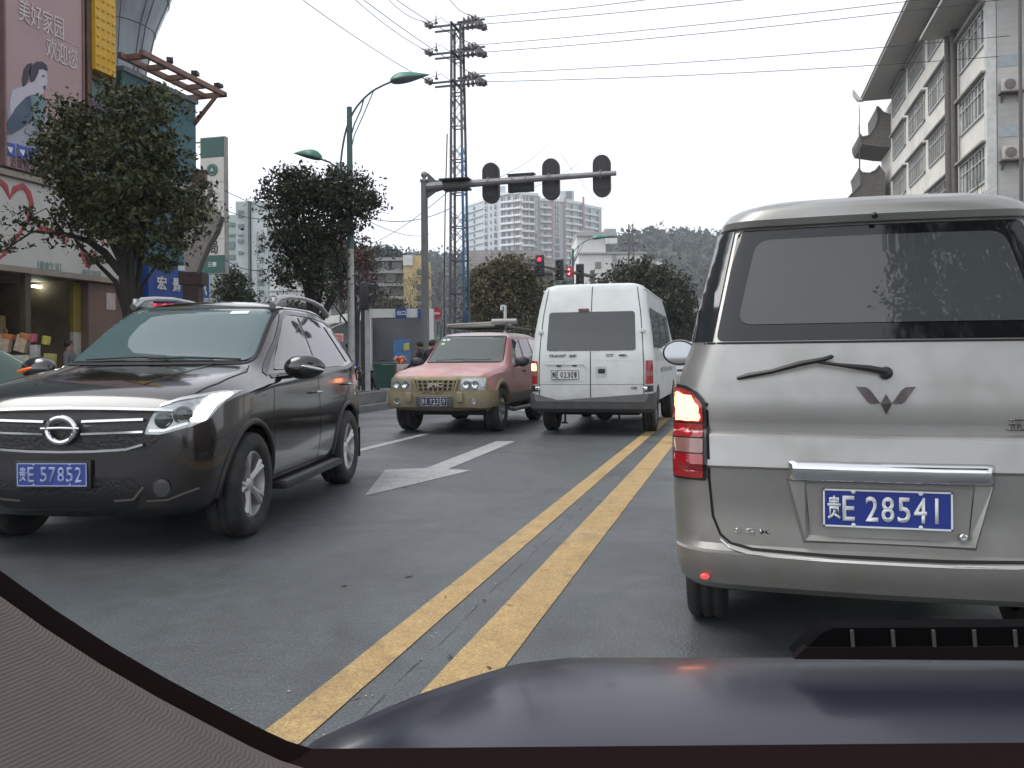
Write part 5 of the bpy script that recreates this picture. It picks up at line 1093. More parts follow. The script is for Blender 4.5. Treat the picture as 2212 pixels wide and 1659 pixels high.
pposter('poster_figure', [(22, 215), (28, 195), (52, 186), (64, 178), (70, 165), (72, 150), (84, 147), (98, 150), (102, 158), (100, 170), (104, 176), (101, 181), (101, 190), (97, 194), (94, 202), (84, 206), (80, 215), (60, 222), (40, 240), (24, 260)], m_pskin, .181)
pposter('poster_hair', [(66, 178), (65, 160), (68, 142), (80, 133), (92, 133), (101, 141), (104, 152), (100, 153), (92, 149), (84, 151), (82, 160), (74, 176)], m_phair, .185)
pposter('poster_ponytail', [(50, 188), (48, 172), (52, 150), (60, 138), (70, 136), (68, 142), (62, 152), (62, 170), (56, 184)], m_phair, .184)
pposter('poster_dress', [(14, 292), (17, 262), (35, 232), (56, 210), (72, 204), (84, 206), (98, 212), (99, 240), (90, 262), (74, 250), (60, 268), (40, 282), (26, 290)], m_pdress, .187)
pposter('poster_shawl', [(66, 206), (84, 206), (98, 214), (98, 248), (92, 284), (84, 262), (80, 300), (74, 262), (70, 240)], m_pshawl, .189)
pposter('poster_mouth', [(93, 186), (99, 184), (99, 194), (95, 194)], M('poster_lips', (.12, .05, .06), .5), .186)
pposter('poster_eye', [(91, 163), (96, 162), (97, 165), (92, 167)], m_phair, .186)
for i, (x0, y0, s) in enumerate(((11, 306, 24), (37, 312, 24), (62, 318, 24), (122, 345, 26), (150, 348, 26))):
    o = pposter('poster_icon', [(x0, y0), (x0+s-2, y0+5), (x0+s-2, y0+34), (x0, y0+29)], M('poster_icon_blue', (.05, .10, .38), .5, var=.35, scale=6), .186)
    pposter('poster_icon_mark', [(x0+5, y0+10), (x0+s-7, y0+13), (x0+s-10, y0+25), (x0+9, y0+20)], M('poster_white', (.7, .7, .75), .5), .190)
m_outl = M('poster_letter_white', (.62, .56, .56), .4)
def ptext(tx, a, c, hz, mat=None, o=.18): p, q = ppt(*a, o), ppt(*c, o); obj('lettering', text_mesh(tx, abs(q.y-p.y), hz, face_mt((FX+o, p.y, (p.z+q.z)/2), (0, 1, 0)), bold=-.004, ext=.012), mat or m_outl, bb_, world=True)
ptext('美好家园', (40, 52), (137, 80), .50); ptext('……', (139, 90), (170, 100), .03); ptext('欢迎您', (100, 128), (166, 148), .46)
ptext('送健康生活', (22, 356), (92, 378), .24, M('poster_dark_text', (.12, .07, .08), .5)); ptext('到万家', (118, 378), (160, 390), .24, MATS['poster_dark_text'])
# windows band, yellow studded panel beside the poster
for k in range(6):
    b = BM(); z = 8.0+k*1.15; box2(b, (FX+.003, yZ+.10, z), (FX+.06, yZ+.62, z+.95)); w_ = obj('window', b, m_wing, sh, world=True, smooth=False)
    b = BM(); box2(b, (FX+.003, yZ+.06, z-.15), (FX+.09, yZ+.66, z-.003)); obj('window_frame', b, m_brown, w_, world=True, smooth=False)
yy0, yy1 = on_x(206, 80, FX+.3).y, on_x(250, 80, FX+.3).y; zy = on_x(228, 158, FX+.3).z
b = BM(); box2(b, (FX+.003, yy0, zy), (FX+.30, yy1, 13.6)); yp_ = obj('yellow_panel', b, M('yellow_panel_paint', (.62, .36, .02), .4, var=.08), sh, world=True, smooth=False)
b = BM()
for i in range(4):
    for j in range(26): ball(b, (FX+.30, yy0+(i+.5)*(yy1-yy0)/4, zy+.14+j*.22), (.03, .055, .05), 10, 6)
obj('studs', b, M('yellow_stud', (.58, .34, .02), .35), yp_, world=True)['kind'] = 'stuff'
b = BM(); box2(b, (FX+.003, yy0-.14, 5.3), (FX+.2, yy0-.003, 13.6)); box2(b, (FX+.003, yy1+.003, 6), (FX+.2, yy1+.09, 13.6)); obj('mullion', b, m_brown, sh, world=True, smooth=False)
b = BM(); box2(b, (FX+.003, yZ+.1, 7.15), (FX+.12, yy1+.8, 7.32)); obj('purple_band', b, M('violet_band', (.09, .07, .14), .5), sh, world=True, smooth=False)
# ---- silver conical drum
c0 = at(238, 775, 25.5)
sd = thing('drum_building', 'silver grey panelled drum of a building narrowing downwards behind the yellow panel', 'building', (c0.x, c0.y, 0))
def zz(py, D=25.5): return CH+(HY-py)/FPX*D
b = BM(); prof = [(.2, zz(330)), (.85, zz(250)), (1.0, zz(170)), (1.33, zz(60)), (1.72, zz(-10)), (1.95, zz(-60)), (2.3, zz(-160)), (2.6, zz(-260))]
lathe(b, prof, 40, Matrix.Translation((c0.x, c0.y, 0))); obj('wall', b, M('silver_cladding', (.34, .37, .41), .35, .55, var=.2, scale=.9, stretch=(3, 3, .1)), sd, world=True, ang=20)
b = BM()
for k in range(0, 40, 3):
    a = 2*pi*k/40; tube(b, [(c0.x+(r+.01)*cos(a), c0.y+(r+.01)*sin(a), z) for r, z in prof[1:]], .012, 4)
for j in (2, 3, 4, 5): tube(b, [(c0.x+(prof[j][0]+.01)*cos(t), c0.y+(prof[j][0]+.01)*sin(t), prof[j][1]) for t in np.linspace(0, 2*pi, 41)], .012, 4)
obj('panel_joints', b, M('joint_grey', (.10, .11, .13), .5), sd, world=True)
for a in (-1.2, -.8):
    b = BM(); box(b, (c0.x+1.03*cos(a), c0.y+1.03*sin(a), zz(190)), (.12, .34, .8), a, bev=.03); obj('window', b, m_wing, sd, world=True)
# ---- teal building with pergola
yt0, yt1 = 17.85, on_x(424, 400, FX).y; zt = on_x(400, 215, FX).z
te = thing('teal_building', 'narrow teal clad building with a brown timber pergola on its roof edge', 'building', (FX-1, (yt0+yt1)/2, 0))
b = BM(); box2(b, (-20, yt0, 3.9), (FX, yt1, zt)); box2(b, (-20, yt0+.2, 0), (FX-.6, yt1-.02, 3.9)); obj('wall', b, M('teal_cladding', (.035, .12, .145), .5, var=.12, scale=.8, stretch=(1, 1, .3)), te, world=True, smooth=False)
b = BM(); box2(b, (-20, yt0, zt+.003), (FX+.06, yt1+.05, zt+.12)); obj('coping', b, M('coping_grey', (.25, .25, .25), .7), te, world=True, smooth=False)
p, q = on_x(330, 402, FX+.02), on_x(412, 408, FX+.02)
obj('lettering', text_mesh('网上三楼', (q.y-p.y)*1.35, .34, face_mt((FX+.01, p.y-.55, p.z), (0, 1, 0)), bold=.02, ext=.04), m_platewhite, te, world=True)
pg = BM(); zp = zt+.30; xo = FX+.72; ya, yb = yt0-.15, yt1+.28
for (a, c) in (((xo, ya, zp), (xo, yb, zp)), ((xo, yb, zp), (FX-1.2, yb, zp)), ((FX+.1, ya, zp), (FX+.1, yb, zp))):
    d = Vector(c)-Vector(a); box(pg, (Vector(a)+Vector(c))/2, (abs(d.x)+.12, abs(d.y)+.12, .13))
for k in range(5): y = ya+.1+(yb-ya)*k/4.2; box2(pg, (FX+.10, y, zp-.07), (xo-.08, y+.1, zp+.06))
for y in (yb-.35,): prism(pg, [(FX, y, zp-.9), (FX, y, zp-.75), (xo, y, zp-.05), (xo, y, zp-.15)], (0, .08, 0))
obj('pergola', pg, M('pergola_timber', (.24, .13, .10), .6, var=.2, dirt=(.10, .06, .05, .4)), te, world=True, smooth=False)
b = BM()
for k in range(3): box(b, (xo, yb-.25-k*1.05, zp+.17), (.16, .22, .10), .3*k)
obj('floodlight', b, m_blackp, te, world=True, smooth=False)
# ---- blue phone shop sign box
pL, pR, pS = at(322, 775, 21.2), at(453, 775, 23.3), at(304, 775, 21.35)
zt1, zb1_ = at(322, 575, 21.2).z, at(322, 650, 21.2).z
bs = thing('shop_sign', 'bright blue boxed shop sign with big white characters beside the brown post', 'sign', (pL.x, pL.y, 0))
b = BM(); prism(b, [(pL.x, pL.y, zb1_), (pR.x, pR.y, zb1_), (pR.x+pS.x-pL.x, pR.y+pS.y-pL.y, zb1_), (pS.x, pS.y, zb1_)], (0, 0, zt1-zb1_)); obj('sign_box', b, M('sign_blue', (.018, .07, .30), .45, var=.08), bs, world=True, smooth=False)
rt = Vector((pR.x-pL.x, pR.y-pL.y, 0)); Lw = rt.length; rt.normalize(); nn = rt.cross(Vector((0, 0, 1)))
def onsign(u, z, o=.012): p = Vector((pL.x, pL.y, 0))+rt*u*Lw+nn*o; return face_mt((p.x, p.y, z), rt)
obj('lettering', text_mesh('宏', .145*Lw, .36, onsign(0.12, zb1_+0.3), bold=.02, ext=.02), m_platewhite, bs, world=True)
obj('lettering', text_mesh('景', .145*Lw, .36, onsign(0.36, zb1_+0.29), bold=.02, ext=.02), m_platewhite, bs, world=True)
obj('lettering', text_mesh('通', .145*Lw, .36, onsign(0.6, zb1_+0.29), bold=.02, ext=.02), m_platewhite, bs, world=True)
obj('lettering', text_mesh('讯', .145*Lw, .36, onsign(0.8, zb1_+0.28), bold=.02, ext=.02), m_platewhite, bs, world=True)
obj('lettering', text_mesh('体验店', .20*Lw, .13, onsign(.78, zb1_+.09), bold=.02, ext=.01), m_platewhite, bs, world=True)
b = BM()
for u in (.1, .9): p = Vector((pL.x, pL.y, 0))+rt*u*Lw-nn*.12; cyl(b, (p.x, p.y, 0), (p.x, p.y, zb1_+.1), .05, 8)
obj('post', b, m_steel, bs, world=True)
# ---- green and cream vertical bookshop sign
y0 = 31.5; xl, xr = on_y(433, 300, y0).x, on_y(483, 300, y0).x; zs_ = [on_y(458, p, y0).z for p in (297, 340, 394, 436, 481, 517, 552, 590)]
gs = thing('vertical_sign', 'tall cream vertical shop sign with green ends and a round green emblem', 'sign', (xl, y0, 0))
m_cream = M('sign_cream', (.50, .48, .44), .5, var=.05); m_dgreen = M('sign_green', (.010, .075, .058), .5, var=.08)
for k in range(7):
    b = BM(); box2(b, (xl, y0, zs_[k+1]+.012), (xr, y0+.3, zs_[k]-.012)); obj('panel', b, m_dgreen if k in (0, 6) else m_cream, gs, world=True, smooth=False)
b = BM(); box2(b, (xl-.03, y0+.02, zs_[7]-.03), (xr+.03, y0+.28, zs_[0]+.03)); obj('sign_frame', b, M('sign_edge_grey', (.3, .3, .28), .5), gs, world=True, smooth=False)
cx_, cz_ = (xl+xr)/2, (zs_[1]+zs_[2])/2
b = BM(); lathe(b, [(0, 0), (.26, 0), (.26, .02), (0, .02)], 32, face_mt((cx_, y0-.001, cz_), (1, 0, 0))); e = obj('round_emblem', b, m_dgreen, gs, world=True)
b = BM(); tube(b, [(cx_+.21*cos(t), y0-.024, cz_+.21*sin(t)) for t in np.linspace(0, 2*pi, 33)], .010, 5, caps=False); prism(b, [(cx_-.1, y0-.022, cz_-.06), (cx_+.1, y0-.022, cz_-.06), (cx_, y0-.022, cz_+.12)], (0, -.006, 0)); obj('emblem_mark', b, M('emblem_pale_green', (.30, .42, .38), .5), e, world=True)
ink = M('sign_ink', (.02, .02, .02), .5)
for k, ch in ((2, '新'), (3, '知'), (4, '书'), (5, '局')): obj('lettering', text_mesh(ch, .50, .56, face_mt(((xl+xr)/2-.25, y0-.003, (zs_[k]+zs_[k+1])/2-.28), (1, 0, 0)), bold=.03), ink, gs, world=True)
obj('lettering', text_mesh('三楼', .42, .20, face_mt(((xl+xr)/2-.25, y0-.003, (zs_[6]+zs_[7])/2-.1), (1, 0, 0)), bold=.01), m_platewhite, gs, world=True)
b = BM(); box2(b, (xl-.6, y0+.1, 0), (xl-.45, y0+.25, zs_[0]));
for z in (zs_[0]-.15, zs_[3], zs_[6]): box2(b, (xl-.45, y0+.12, z), (xl-.03, y0+.2, z+.06))
obj('post', b, m_steel, gs, world=True, smooth=False)
m_led = M('red_led_dots', (.5, .01, .02), .5, emit=1.6, ecol=(1, .02, .06)); tt = m_led.node_tree; vv_ = tt.nodes.new('ShaderNodeTexVoronoi'); vv_.inputs['Scale'].default_value = 14; tc_ = tt.nodes.new('ShaderNodeTexCoord'); rr_ = tt.nodes.new('ShaderNodeMapRange'); rr_.inputs[1].default_value = .25; rr_.inputs[2].default_value = .5; rr_.inputs[3].default_value = 2.6; rr_.inputs[4].default_value = .1; tt.links.new(tc_.outputs['Object'], vv_.inputs['Vector']); tt.links.new(vv_.outputs[0], rr_.inputs[0]); tt.links.new(rr_.outputs[0], tt.nodes['Principled BSDF'].inputs['Emission Strength'])
for (p0, p1, y0_, y1_, lab) in ((305, 321, 653, 663, 'short red glowing LED strip left of the longer one'), (330, 383, 656, 669, 'long red glowing LED strip under the blue shop sign, above the dark SUV roof')):
    b = BM(); prism(b, [at(p0, y0_, 20.9), at(p1, y0_, 20.9), at(p1, y1_, 20.9), at(p0, y1_, 20.9)], FD*.06); single('led_sign', b, m_led, lab, 'LED sign', smooth=False)
# ---- leaning grey advertising sculpture on a brown post
ls = thing('signboard', 'pale grey leaning wedge signboard on a dark brown post, tree leaves in front', 'sign', (at(418, 775, 20).x, at(418, 775, 20).y, .14))
b = BM(); out = [at(*p, 20) for p in ((392, 375), (410, 380), (480, 468), (470, 500), (452, 530), (436, 566), (424, 592), (405, 610), (396, 560), (392, 500))]; prism(b, out, FD*.22); obj('board', b, M('board_back_grey', (.34, .31, .28), .6, var=.08, dirt=(.2, .18, .16, .3)), ls, world=True, smooth=False)
b = BM(); tube(b, [at(*p, 19.95) for p in ((480, 468), (470, 502), (452, 532), (438, 566), (428, 592))], .045, 8); obj('board_rim', b, M('rim_dark_grey', (.11, .10, .09), .6), ls, world=True)
b = BM(); q0, q1 = at(388, 588, 20), at(437, 615, 20); box(b, (q0+q1)/2+FD*.15, ((q1-q0).length*.9, .4, q0.z-q1.z), YAW); q0, q1 = at(394, 614, 20), at(431, 700, 20); box(b, ((q0+q1)/2+FD*.15).xy.to_3d()+Vector((0, 0, q0.z/2)), (.36, .36, q0.z), YAW); obj('post', b, M('post_dark_brown', (.05, .025, .022), .6), ls, world=True, smooth=False)
b = BM(); q = at(428, 388, 20); box(b, q+FD*.1, (.30, .34, .36), YAW+.2); box(b, q+FD*.1+Vector((0, 0, .2)), (.38, .42, .03), YAW+.2); obj('lamp_box', b, m_brown, ls, world=True, smooth=False)
# ---- bank building with a vertical title
def facing_box(b, pxl, pxr, pyt, D, depth, z0=0, D2=None):
    D2 = D2 or D; a, c = at(pxl, 775, D), at(pxr, 775, D2); zt = at((pxl+pxr)/2, pyt, (D+D2)/2).z; d = (c-a); d.z = 0; n = Vector((-d.y, d.x, 0)).normalized()*depth
    prism(b, [(a.x, a.y, z0), (c.x, c.y, z0), (c.x+n.x, c.y+n.y, z0), (a.x+n.x, a.y+n.y, z0)], (0, 0, zt-z0)); return a, c, zt
DB = 72
bk = thing('bank_building', 'pale blue white office block with a vertical black title down its right side', 'building', (at(535, 775, DB).x, at(535, 775, DB).y, 0))
m_bank = M('bank_render', (.42, .47, .46), .7, var=.06, scale=.6, dirt=(.3, .36, .35, .3)); m_bank2 = M('bank_pale_green', (.32, .42, .39), .7, var=.06)
b = BM(); facing_box(b, 480, 512, 464, DB, 8); facing_box(b, 511.5, 538, 435, DB-.5, 9); facing_box(b, 542, 582, 434, DB-.6, 8); obj('wall', b, m_bank, bk, world=True, smooth=False)
b = BM(); facing_box(b, 545, 580, 459, DB-.75, .1); obj('title_panel', b, M('bank_title_panel', (.50, .55, .55), .6), bk, world=True, smooth=False)
b = BM(); facing_box(b, 537.8, 542.2, 434, DB-.9, .6); obj('downpipe', b, M('pipe_dark', (.10, .11, .11), .5), bk, world=True, smooth=False)
for k, ch in enumerate('中国农业发展银行'):
    p = at(559, 521+k*24.5, DB-1.0); obj('lettering', text_mesh(ch, .50, .62, face_mt(p, FR), bold=.025, ext=.03), M('title_black', (.05, .06, .06), .5), bk, world=True)
t_ = text_mesh('AGRICULTURAL DEVELOPMENT BANK OF CHINA', 7.8, .22, face_mt(at(554, 500, DB-1.0), (0, 0, -1), FR), bold=.01, ext=.02); obj('lettering', t_, MATS['title_black'], bk, world=True)
for k, (px, py, wx, hy) in enumerate([(520, 458, 11, 7), (520, 468, 11, 4), (520, 488, 11, 8), (520, 508, 11, 3), (520, 521, 11, 8), (520, 546, 11, 6), (496, 485, 26, 8), (496, 508, 24, 5), (496, 530, 20, 16), (496, 555, 24, 10)]):
    b = BM(); c = at(px, py, DB-(.05 if px < 510 else .55)); s = DB/FPX; box(b, c, (wx*s, .12, hy*s), YAW); obj('window', b, M('bank_window', (.14, .20, .19), .25), bk, world=True, smooth=False)
wb = thing('white_annex', 'low white building with a dark window right of the bank title', 'building', (at(600, 775, 66).x, at(600, 775, 66).y, 0))
b = BM(); facing_box(b, 584, 680, 575, 66, 6); obj('wall', b, m_white, wb, world=True, smooth=False)
b = BM(); facing_box(b, 582, 682, 571, 65.8, 6.4, at(600, 576, 66).z); facing_box(b, 582, 682, 625, 65.8, .4, at(600, 629, 66).z); facing_box(b, 582, 682, 637, 65.8, .4, at(600, 640, 66).z); obj('cornice', b, m_winf, wb, world=True, smooth=False)
for px in (613, 655): b = BM(); box(b, at(px, 606, 65.9), (.9, .1, .7), YAW); obj('window', b, m_wing, wb, world=True, smooth=False)
b = BM(); prism(b, [at(595, 668, 58), at(660, 656, 58), at(660, 678, 58), at(595, 682, 58)], FD*.8); single('awning', b, M('dark_red_awning', (.16, .02, .03), .6), 'dark red awning low behind the tree trunk under the white annex', 'awning', smooth=False)
# ---- underpass canopy, exit gate
cn = thing('canopy', 'grey roofed market canopy with a white fascia behind the lamp post', 'canopy', (at(715, 775, 41).x, at(715, 775, 41).y, 0))
b = BM(); prism(b, [at(660, 690, 44), at(788, 672, 40), at(788, 690, 40), at(660, 706, 44)], FD*.15); obj('fascia', b, m_shopwhite, cn, world=True, smooth=False)
b = BM(); prism(b, [at(640, 712, 46), at(795, 693, 40.5), at(795, 800, 40.5), at(640, 800, 46)], FD*6); obj('wall', b, M('canopy_shade_green', (.06, .075, .065), .8, var=.2, scale=1), cn, world=True, smooth=False)  # dark green block; the shade under the canopy is put into its colour
b = BM(); tube(b, [at(672, 720, 39), at(700, 716, 39), at(768, 688, 39)], .05, 6); tube(b, [at(735, 672, 40), at(735, 700, 40)], .05, 6); obj('edge_pipe', b, m_steel, cn, world=True)
b = BM()
for k in range(6): prism(b, [at(718+k*3.6, 722, 38), at(720.2+k*3.6, 722, 38), at(720.8+k*3.6, 737, 37.6), at(718.6+k*3.6, 737, 37.6)], FD*.05)
aw = single('awning', b, M('awning_red', (.45, .03, .05), .6), 'small red and white striped stall awning left of the lamp post', 'awning', smooth=False)
b = BM(); prism(b, [at(716, 721, 38.1), at(741, 721, 38.1), at(741, 737.5, 37.8), at(716, 737.5, 37.8)], FD*.06); obj('awning_cloth', b, M('awning_white', (.6, .55, .55), .6), aw, world=True, smooth=False)
gt = thing('exit_gate', 'white framed car park gate with blue exit panel reading 出口', 'gate', (at(860, 775, 40).x, at(860, 775, 40).y, 0))
m_gw = M('gate_white', (.60, .62, .60), .45, var=.04)
b = BM(); facing_box(b, 790, 909, 667, 40, .35, at(850, 686, 40).z); facing_box(b, 790, 802, 668, 39.98, .4); facing_box(b, 924, 937, 672, 40.0, .4); facing_box(b, 919, 937, 667, 40.02, .35, at(850, 686, 40).z); obj('gate_frame', b, m_gw, gt, world=True, smooth=False)
b = BM(); facing_box(b, 855, 878, 665, 39.9, .5, at(866, 687, 40).z); facing_box(b, 903, 909, 667, 39.9, .5, at(866, 687, 40).z); bp_ = obj('blue_panel', b, M('exit_blue', (.02, .05, .22), .5), gt, world=True, smooth=False)
obj('lettering', text_mesh('出口', .40, .22, face_mt(at(857.5, 681, 39.88), FR), bold=.02), m_platewhite, bp_, world=True)
b = BM(); facing_box(b, 802, 924, 688, 41.5, .2); obj('back_wall', b, M('grey_violet_wall', (.13, .13, .145), .5, var=.2, scale=.8), gt, world=True, smooth=False)
b = BM(); prism(b, [at(850, 734, 39), at(886, 731, 39), at(886, 800, 39), at(850, 800, 39)], FD*.08); pn = single('banner', b, M('banner_blue', (.05, .16, .34), .5, var=.3, scale=3), 'blue printed promotion banner standing in the exit gate', 'banner', smooth=False)
b = BM(); prism(b, [at(872, 742, 38.9), at(884, 740, 38.9), at(884, 756, 38.9), at(872, 757, 38.9)], FD*.03); obj('print', b, M('banner_yellow', (.5, .42, .12), .5), pn, world=True, smooth=False)
# ---- yellow and grey flats
yb_ = thing('apartment_building', 'yellow fronted old flats with grey balconies left of the signal post', 'building', (at(860, 775, 95).x, at(860, 775, 95).y, 0))
b = BM(); facing_box(b, 790, 876, 562, 95, 8); obj('wall', b, M('grey_flat_wall', (.20, .20, .195), .8, var=.15, scale=.5), yb_, world=True, smooth=False)
b = BM(); facing_box(b, 873, 918, 552, 93.5, 8); obj('yellow_wall', b, M('yellow_render', (.52, .40, .19), .75, var=.1, scale=.5, dirt=(.38, .32, .2, .3)), yb_, world=True, smooth=False)
b = BM(); facing_box(b, 872, 893, 551, 93.3, .4, at(880, 573, 93).z); obj('parapet', b, m_white, yb_, world=True, smooth=False)
for z0, z1 in ((556, 563), (583, 590), (612, 618), (640, 646)):
    b = BM(); facing_box(b, 788, 874, z0, 94, 1.0, at(840, z1, 94).z); obj('balcony', b, M('balcony_concrete', (.30, .30, .29), .8, var=.1), yb_, world=True, smooth=False)
for px, py in ((800, 573), (830, 573), (858, 573), (800, 600), (845, 600), (830, 628), (905, 588), (905, 620), (905, 645)):
    b = BM(); box(b, at(px, py, 93.3 if px > 872 else 94.7), (.48, .16, .62) if px > 872 else (1.1, .16, .9), YAW); w_ = obj('window', b, m_wing, yb_, world=True, smooth=False)
    b = BM(); box(b, at(px, py, 93.3 if px > 872 else 94.7)-FD*.1+Vector((0, 0, -.45)), (.62, .2, .06), YAW); obj('sill', b, m_winf, w_, world=True, smooth=False)
# ---- old tiled house behind the autumn tree
oh = thing('tiled_house', 'old house with a long grey tiled roof behind the autumn tree', 'building', (at(1100, 775, 70).x, at(1100, 775, 70).y, 0))
b = BM(); facing_box(b, 1016, 1196, 580, 70, 7); obj('wall', b, M('house_wall_grey', (.20, .185, .17), .8, var=.2), oh, world=True, smooth=False)
b = BM(); prism(b, [at(1005, 584, 69.4), at(1203, 584, 69.4), at(1170, 539, 73.5), at(1012, 541, 73.5)], (0, 0, -.2)); obj('roof', b, brickish('grey_roof_tiles', (.20, .18, .175), (.16, .145, .14), (.09, .08, .08), .25, .35, 'X', .8, .03), oh, world=True, smooth=False)
b = BM()
for px in (1062, 1107, 1143): facing_box(b, px, px+17, 560, 69.8, 3, at(px, 584, 70).z)
obj('dormer', b, M('dormer_brown', (.13, .115, .10), .8), oh, world=True, smooth=False)
# ---- white stepped block
ws_ = thing('white_building', 'plain white stepped building with one small window beside the far traffic lights', 'building', (at(1300, 775, 150).x, at(1300, 775, 150).y, 0))
b = BM(); facing_box(b, 1252, 1397, 549, 150, 14); facing_box(b, 1248, 1310, 509, 152, 14, at(1280, 552, 152).z); obj('wall', b, M('white_wall_stained', (.66, .67, .64), .8, var=.06, scale=.3, dirt=(.5, .48, .42, .4)), ws_, world=True, smooth=False)
b = BM(); facing_box(b, 1248, 1335, 502, 151.2, 14.5, at(1280, 509, 151).z); facing_box(b, 1262, 1285, 496, 153, 5, at(1280, 503, 151).z); facing_box(b, 1308, 1333, 494, 152, 6, at(1280, 503, 151).z); facing_box(b, 1250, 1399, 544.5, 149.4, 14.6, at(1300, 549, 150).z)
obj('roof', b, M('roof_slab_grey', (.36, .36, .34), .8, var=.15), ws_, world=True, smooth=False)
b = BM(); facing_box(b, 1310, 1336, 514, 151, 8, at(1320, 526, 151).z); obj('overhang', b, m_white, ws_, world=True, smooth=False)
b = BM(); box(b, at(1292, 573, 149.9), (1.0, .2, 1.15), YAW); obj('window', b, M('window_grey_brown', (.20, .18, .16), .5), ws_, world=True, smooth=False)
b = BM(); box(b, at(1328, 580, 149.8), (.7, .2, 5.4), YAW); obj('downpipe', b, M('pipe_grey', (.28, .28, .27), .6), ws_, world=True, smooth=False)
for nm, lab, px, py, D, w_, col in (('hillside_house', 'tiny white house above the dark round tree', 1421, 562, 260, 22, (.6, .6, .58)), ('hillside_house', 'tiny pinkish house right of the tiny white one above the dark tree', 1455, 588, 250, 15, (.45, .32, .27)), ('hillside_house', 'long low pale house behind the silver minivan pillar', 1495, 640, 120, 45, (.42, .44, .42))):
    t_ = thing(nm, lab, 'house', (at(px, 775, D).x, at(px, 775, D).y, 0), group='houses at the foot of the hill')
    b = BM(); facing_box(b, px-w_/2, px+w_/2, py, D, 6); obj('wall', b, M(lab[:18], col, .8), t_, world=True, smooth=False)
    b = BM(); a_, c_, z_ = facing_box(b, px-w_/2-2, px+w_/2+2, py-4, D-.4, 7, at(px, py, D).z); obj('roof', b, M('house_roof_grey', (.2, .19, .18), .8), t_, world=True, smooth=False)
# ---- tower of flats on the far side
tw = thing('apartment_tower', 'tall pale apartment tower with pink strips and rows of white balconies', 'building', (at(1150, 775, 365).x, at(1150, 775, 365).y, 0))
m_tw = M('tower_pale_blue', (.50, .54, .55), .7, var=.04, scale=.1); m_tww = M('tower_white', (.78, .79, .78), .7); m_twp = M('tower_pink', (.40, .28, .255), .7); m_twg = glassmat('tower_glass', (.10, .115, .12), .15); m_twd = M('tower_recess', (.16, .17, .18), .5)
segs = [(1005, 1047, 392, 376, 436), (1047, 1082, 374, 366, 419), (1082, 1130, 366, 360, 414), (1130, 1166, 360, 363, 416), (1166, 1196, 369, 371, 428), (1196, 1226, 371, 374, 430), (1226, 1262, 373, 380, 434), (1262, 1302, 380, 390, 444)]
b = BM(); tops = []
for (a, c, d1, d2, py) in segs: r_ = facing_box(b, a, c, py, d1, 16, 0, d2); tops.append(r_)
facing_box(b, 1078, 1095, 402, 372, 8, 60); facing_box(b, 1212, 1243, 412, 384, 8, 60); obj('wall', b, m_tw, tw, world=True, smooth=False)
for (a, c, d1, d2, py), (_, _, zt) in zip(segs, tops): b = BM(); facing_box(b, a-.3, c+.3, py, d1-.6, 1.2, zt-1.3, d2-.6); obj('cornice', b, m_tww, tw, world=True, smooth=False)
for px, D in ((1113, 362.5), (1129, 359.5), (1166, 363.5), (1196, 370), (1224, 373), (1263, 379.5)): b = BM(); facing_box(b, px-2, px+2.2, 425, D-.7, .8, 0); obj('pink_strip', b, m_twp, tw, world=True, smooth=False)
FLH = 3.05
def seg_at(px, dd):
    for (a, c, d1, d2, py) in segs:
        if a <= px <= c: t = (px-a)/(c-a); return d1+(d2-d1)*t-dd, (d1, d2, a, c)
    return 370-dd, segs[0]
def ztop_at(px): return [zt for (s, (_, _, zt)) in zip(segs, tops) if s[0] <= px <= s[1]][0]
wcols = [(1012, 3, 'n'), (1028, 7, 'n'), (1054, 12, 'w'), (1063, 3, 'n'), (1075, 13, 'w'), (1091, 14, 'b'), (1103, 10, 'b'), (1121, 12, 'b'), (1138, 12, 'b'), (1152, 10, 'b'), (1160, 6, 'w'), (1181, 9, 'n'), (1205, 12, 'w'), (1234, 14, 'b'), (1252, 14, 'b'), (1273, 12, 'b'), (1290, 14, 'b')]
npart = 0; rest = BM()
protoW = {}
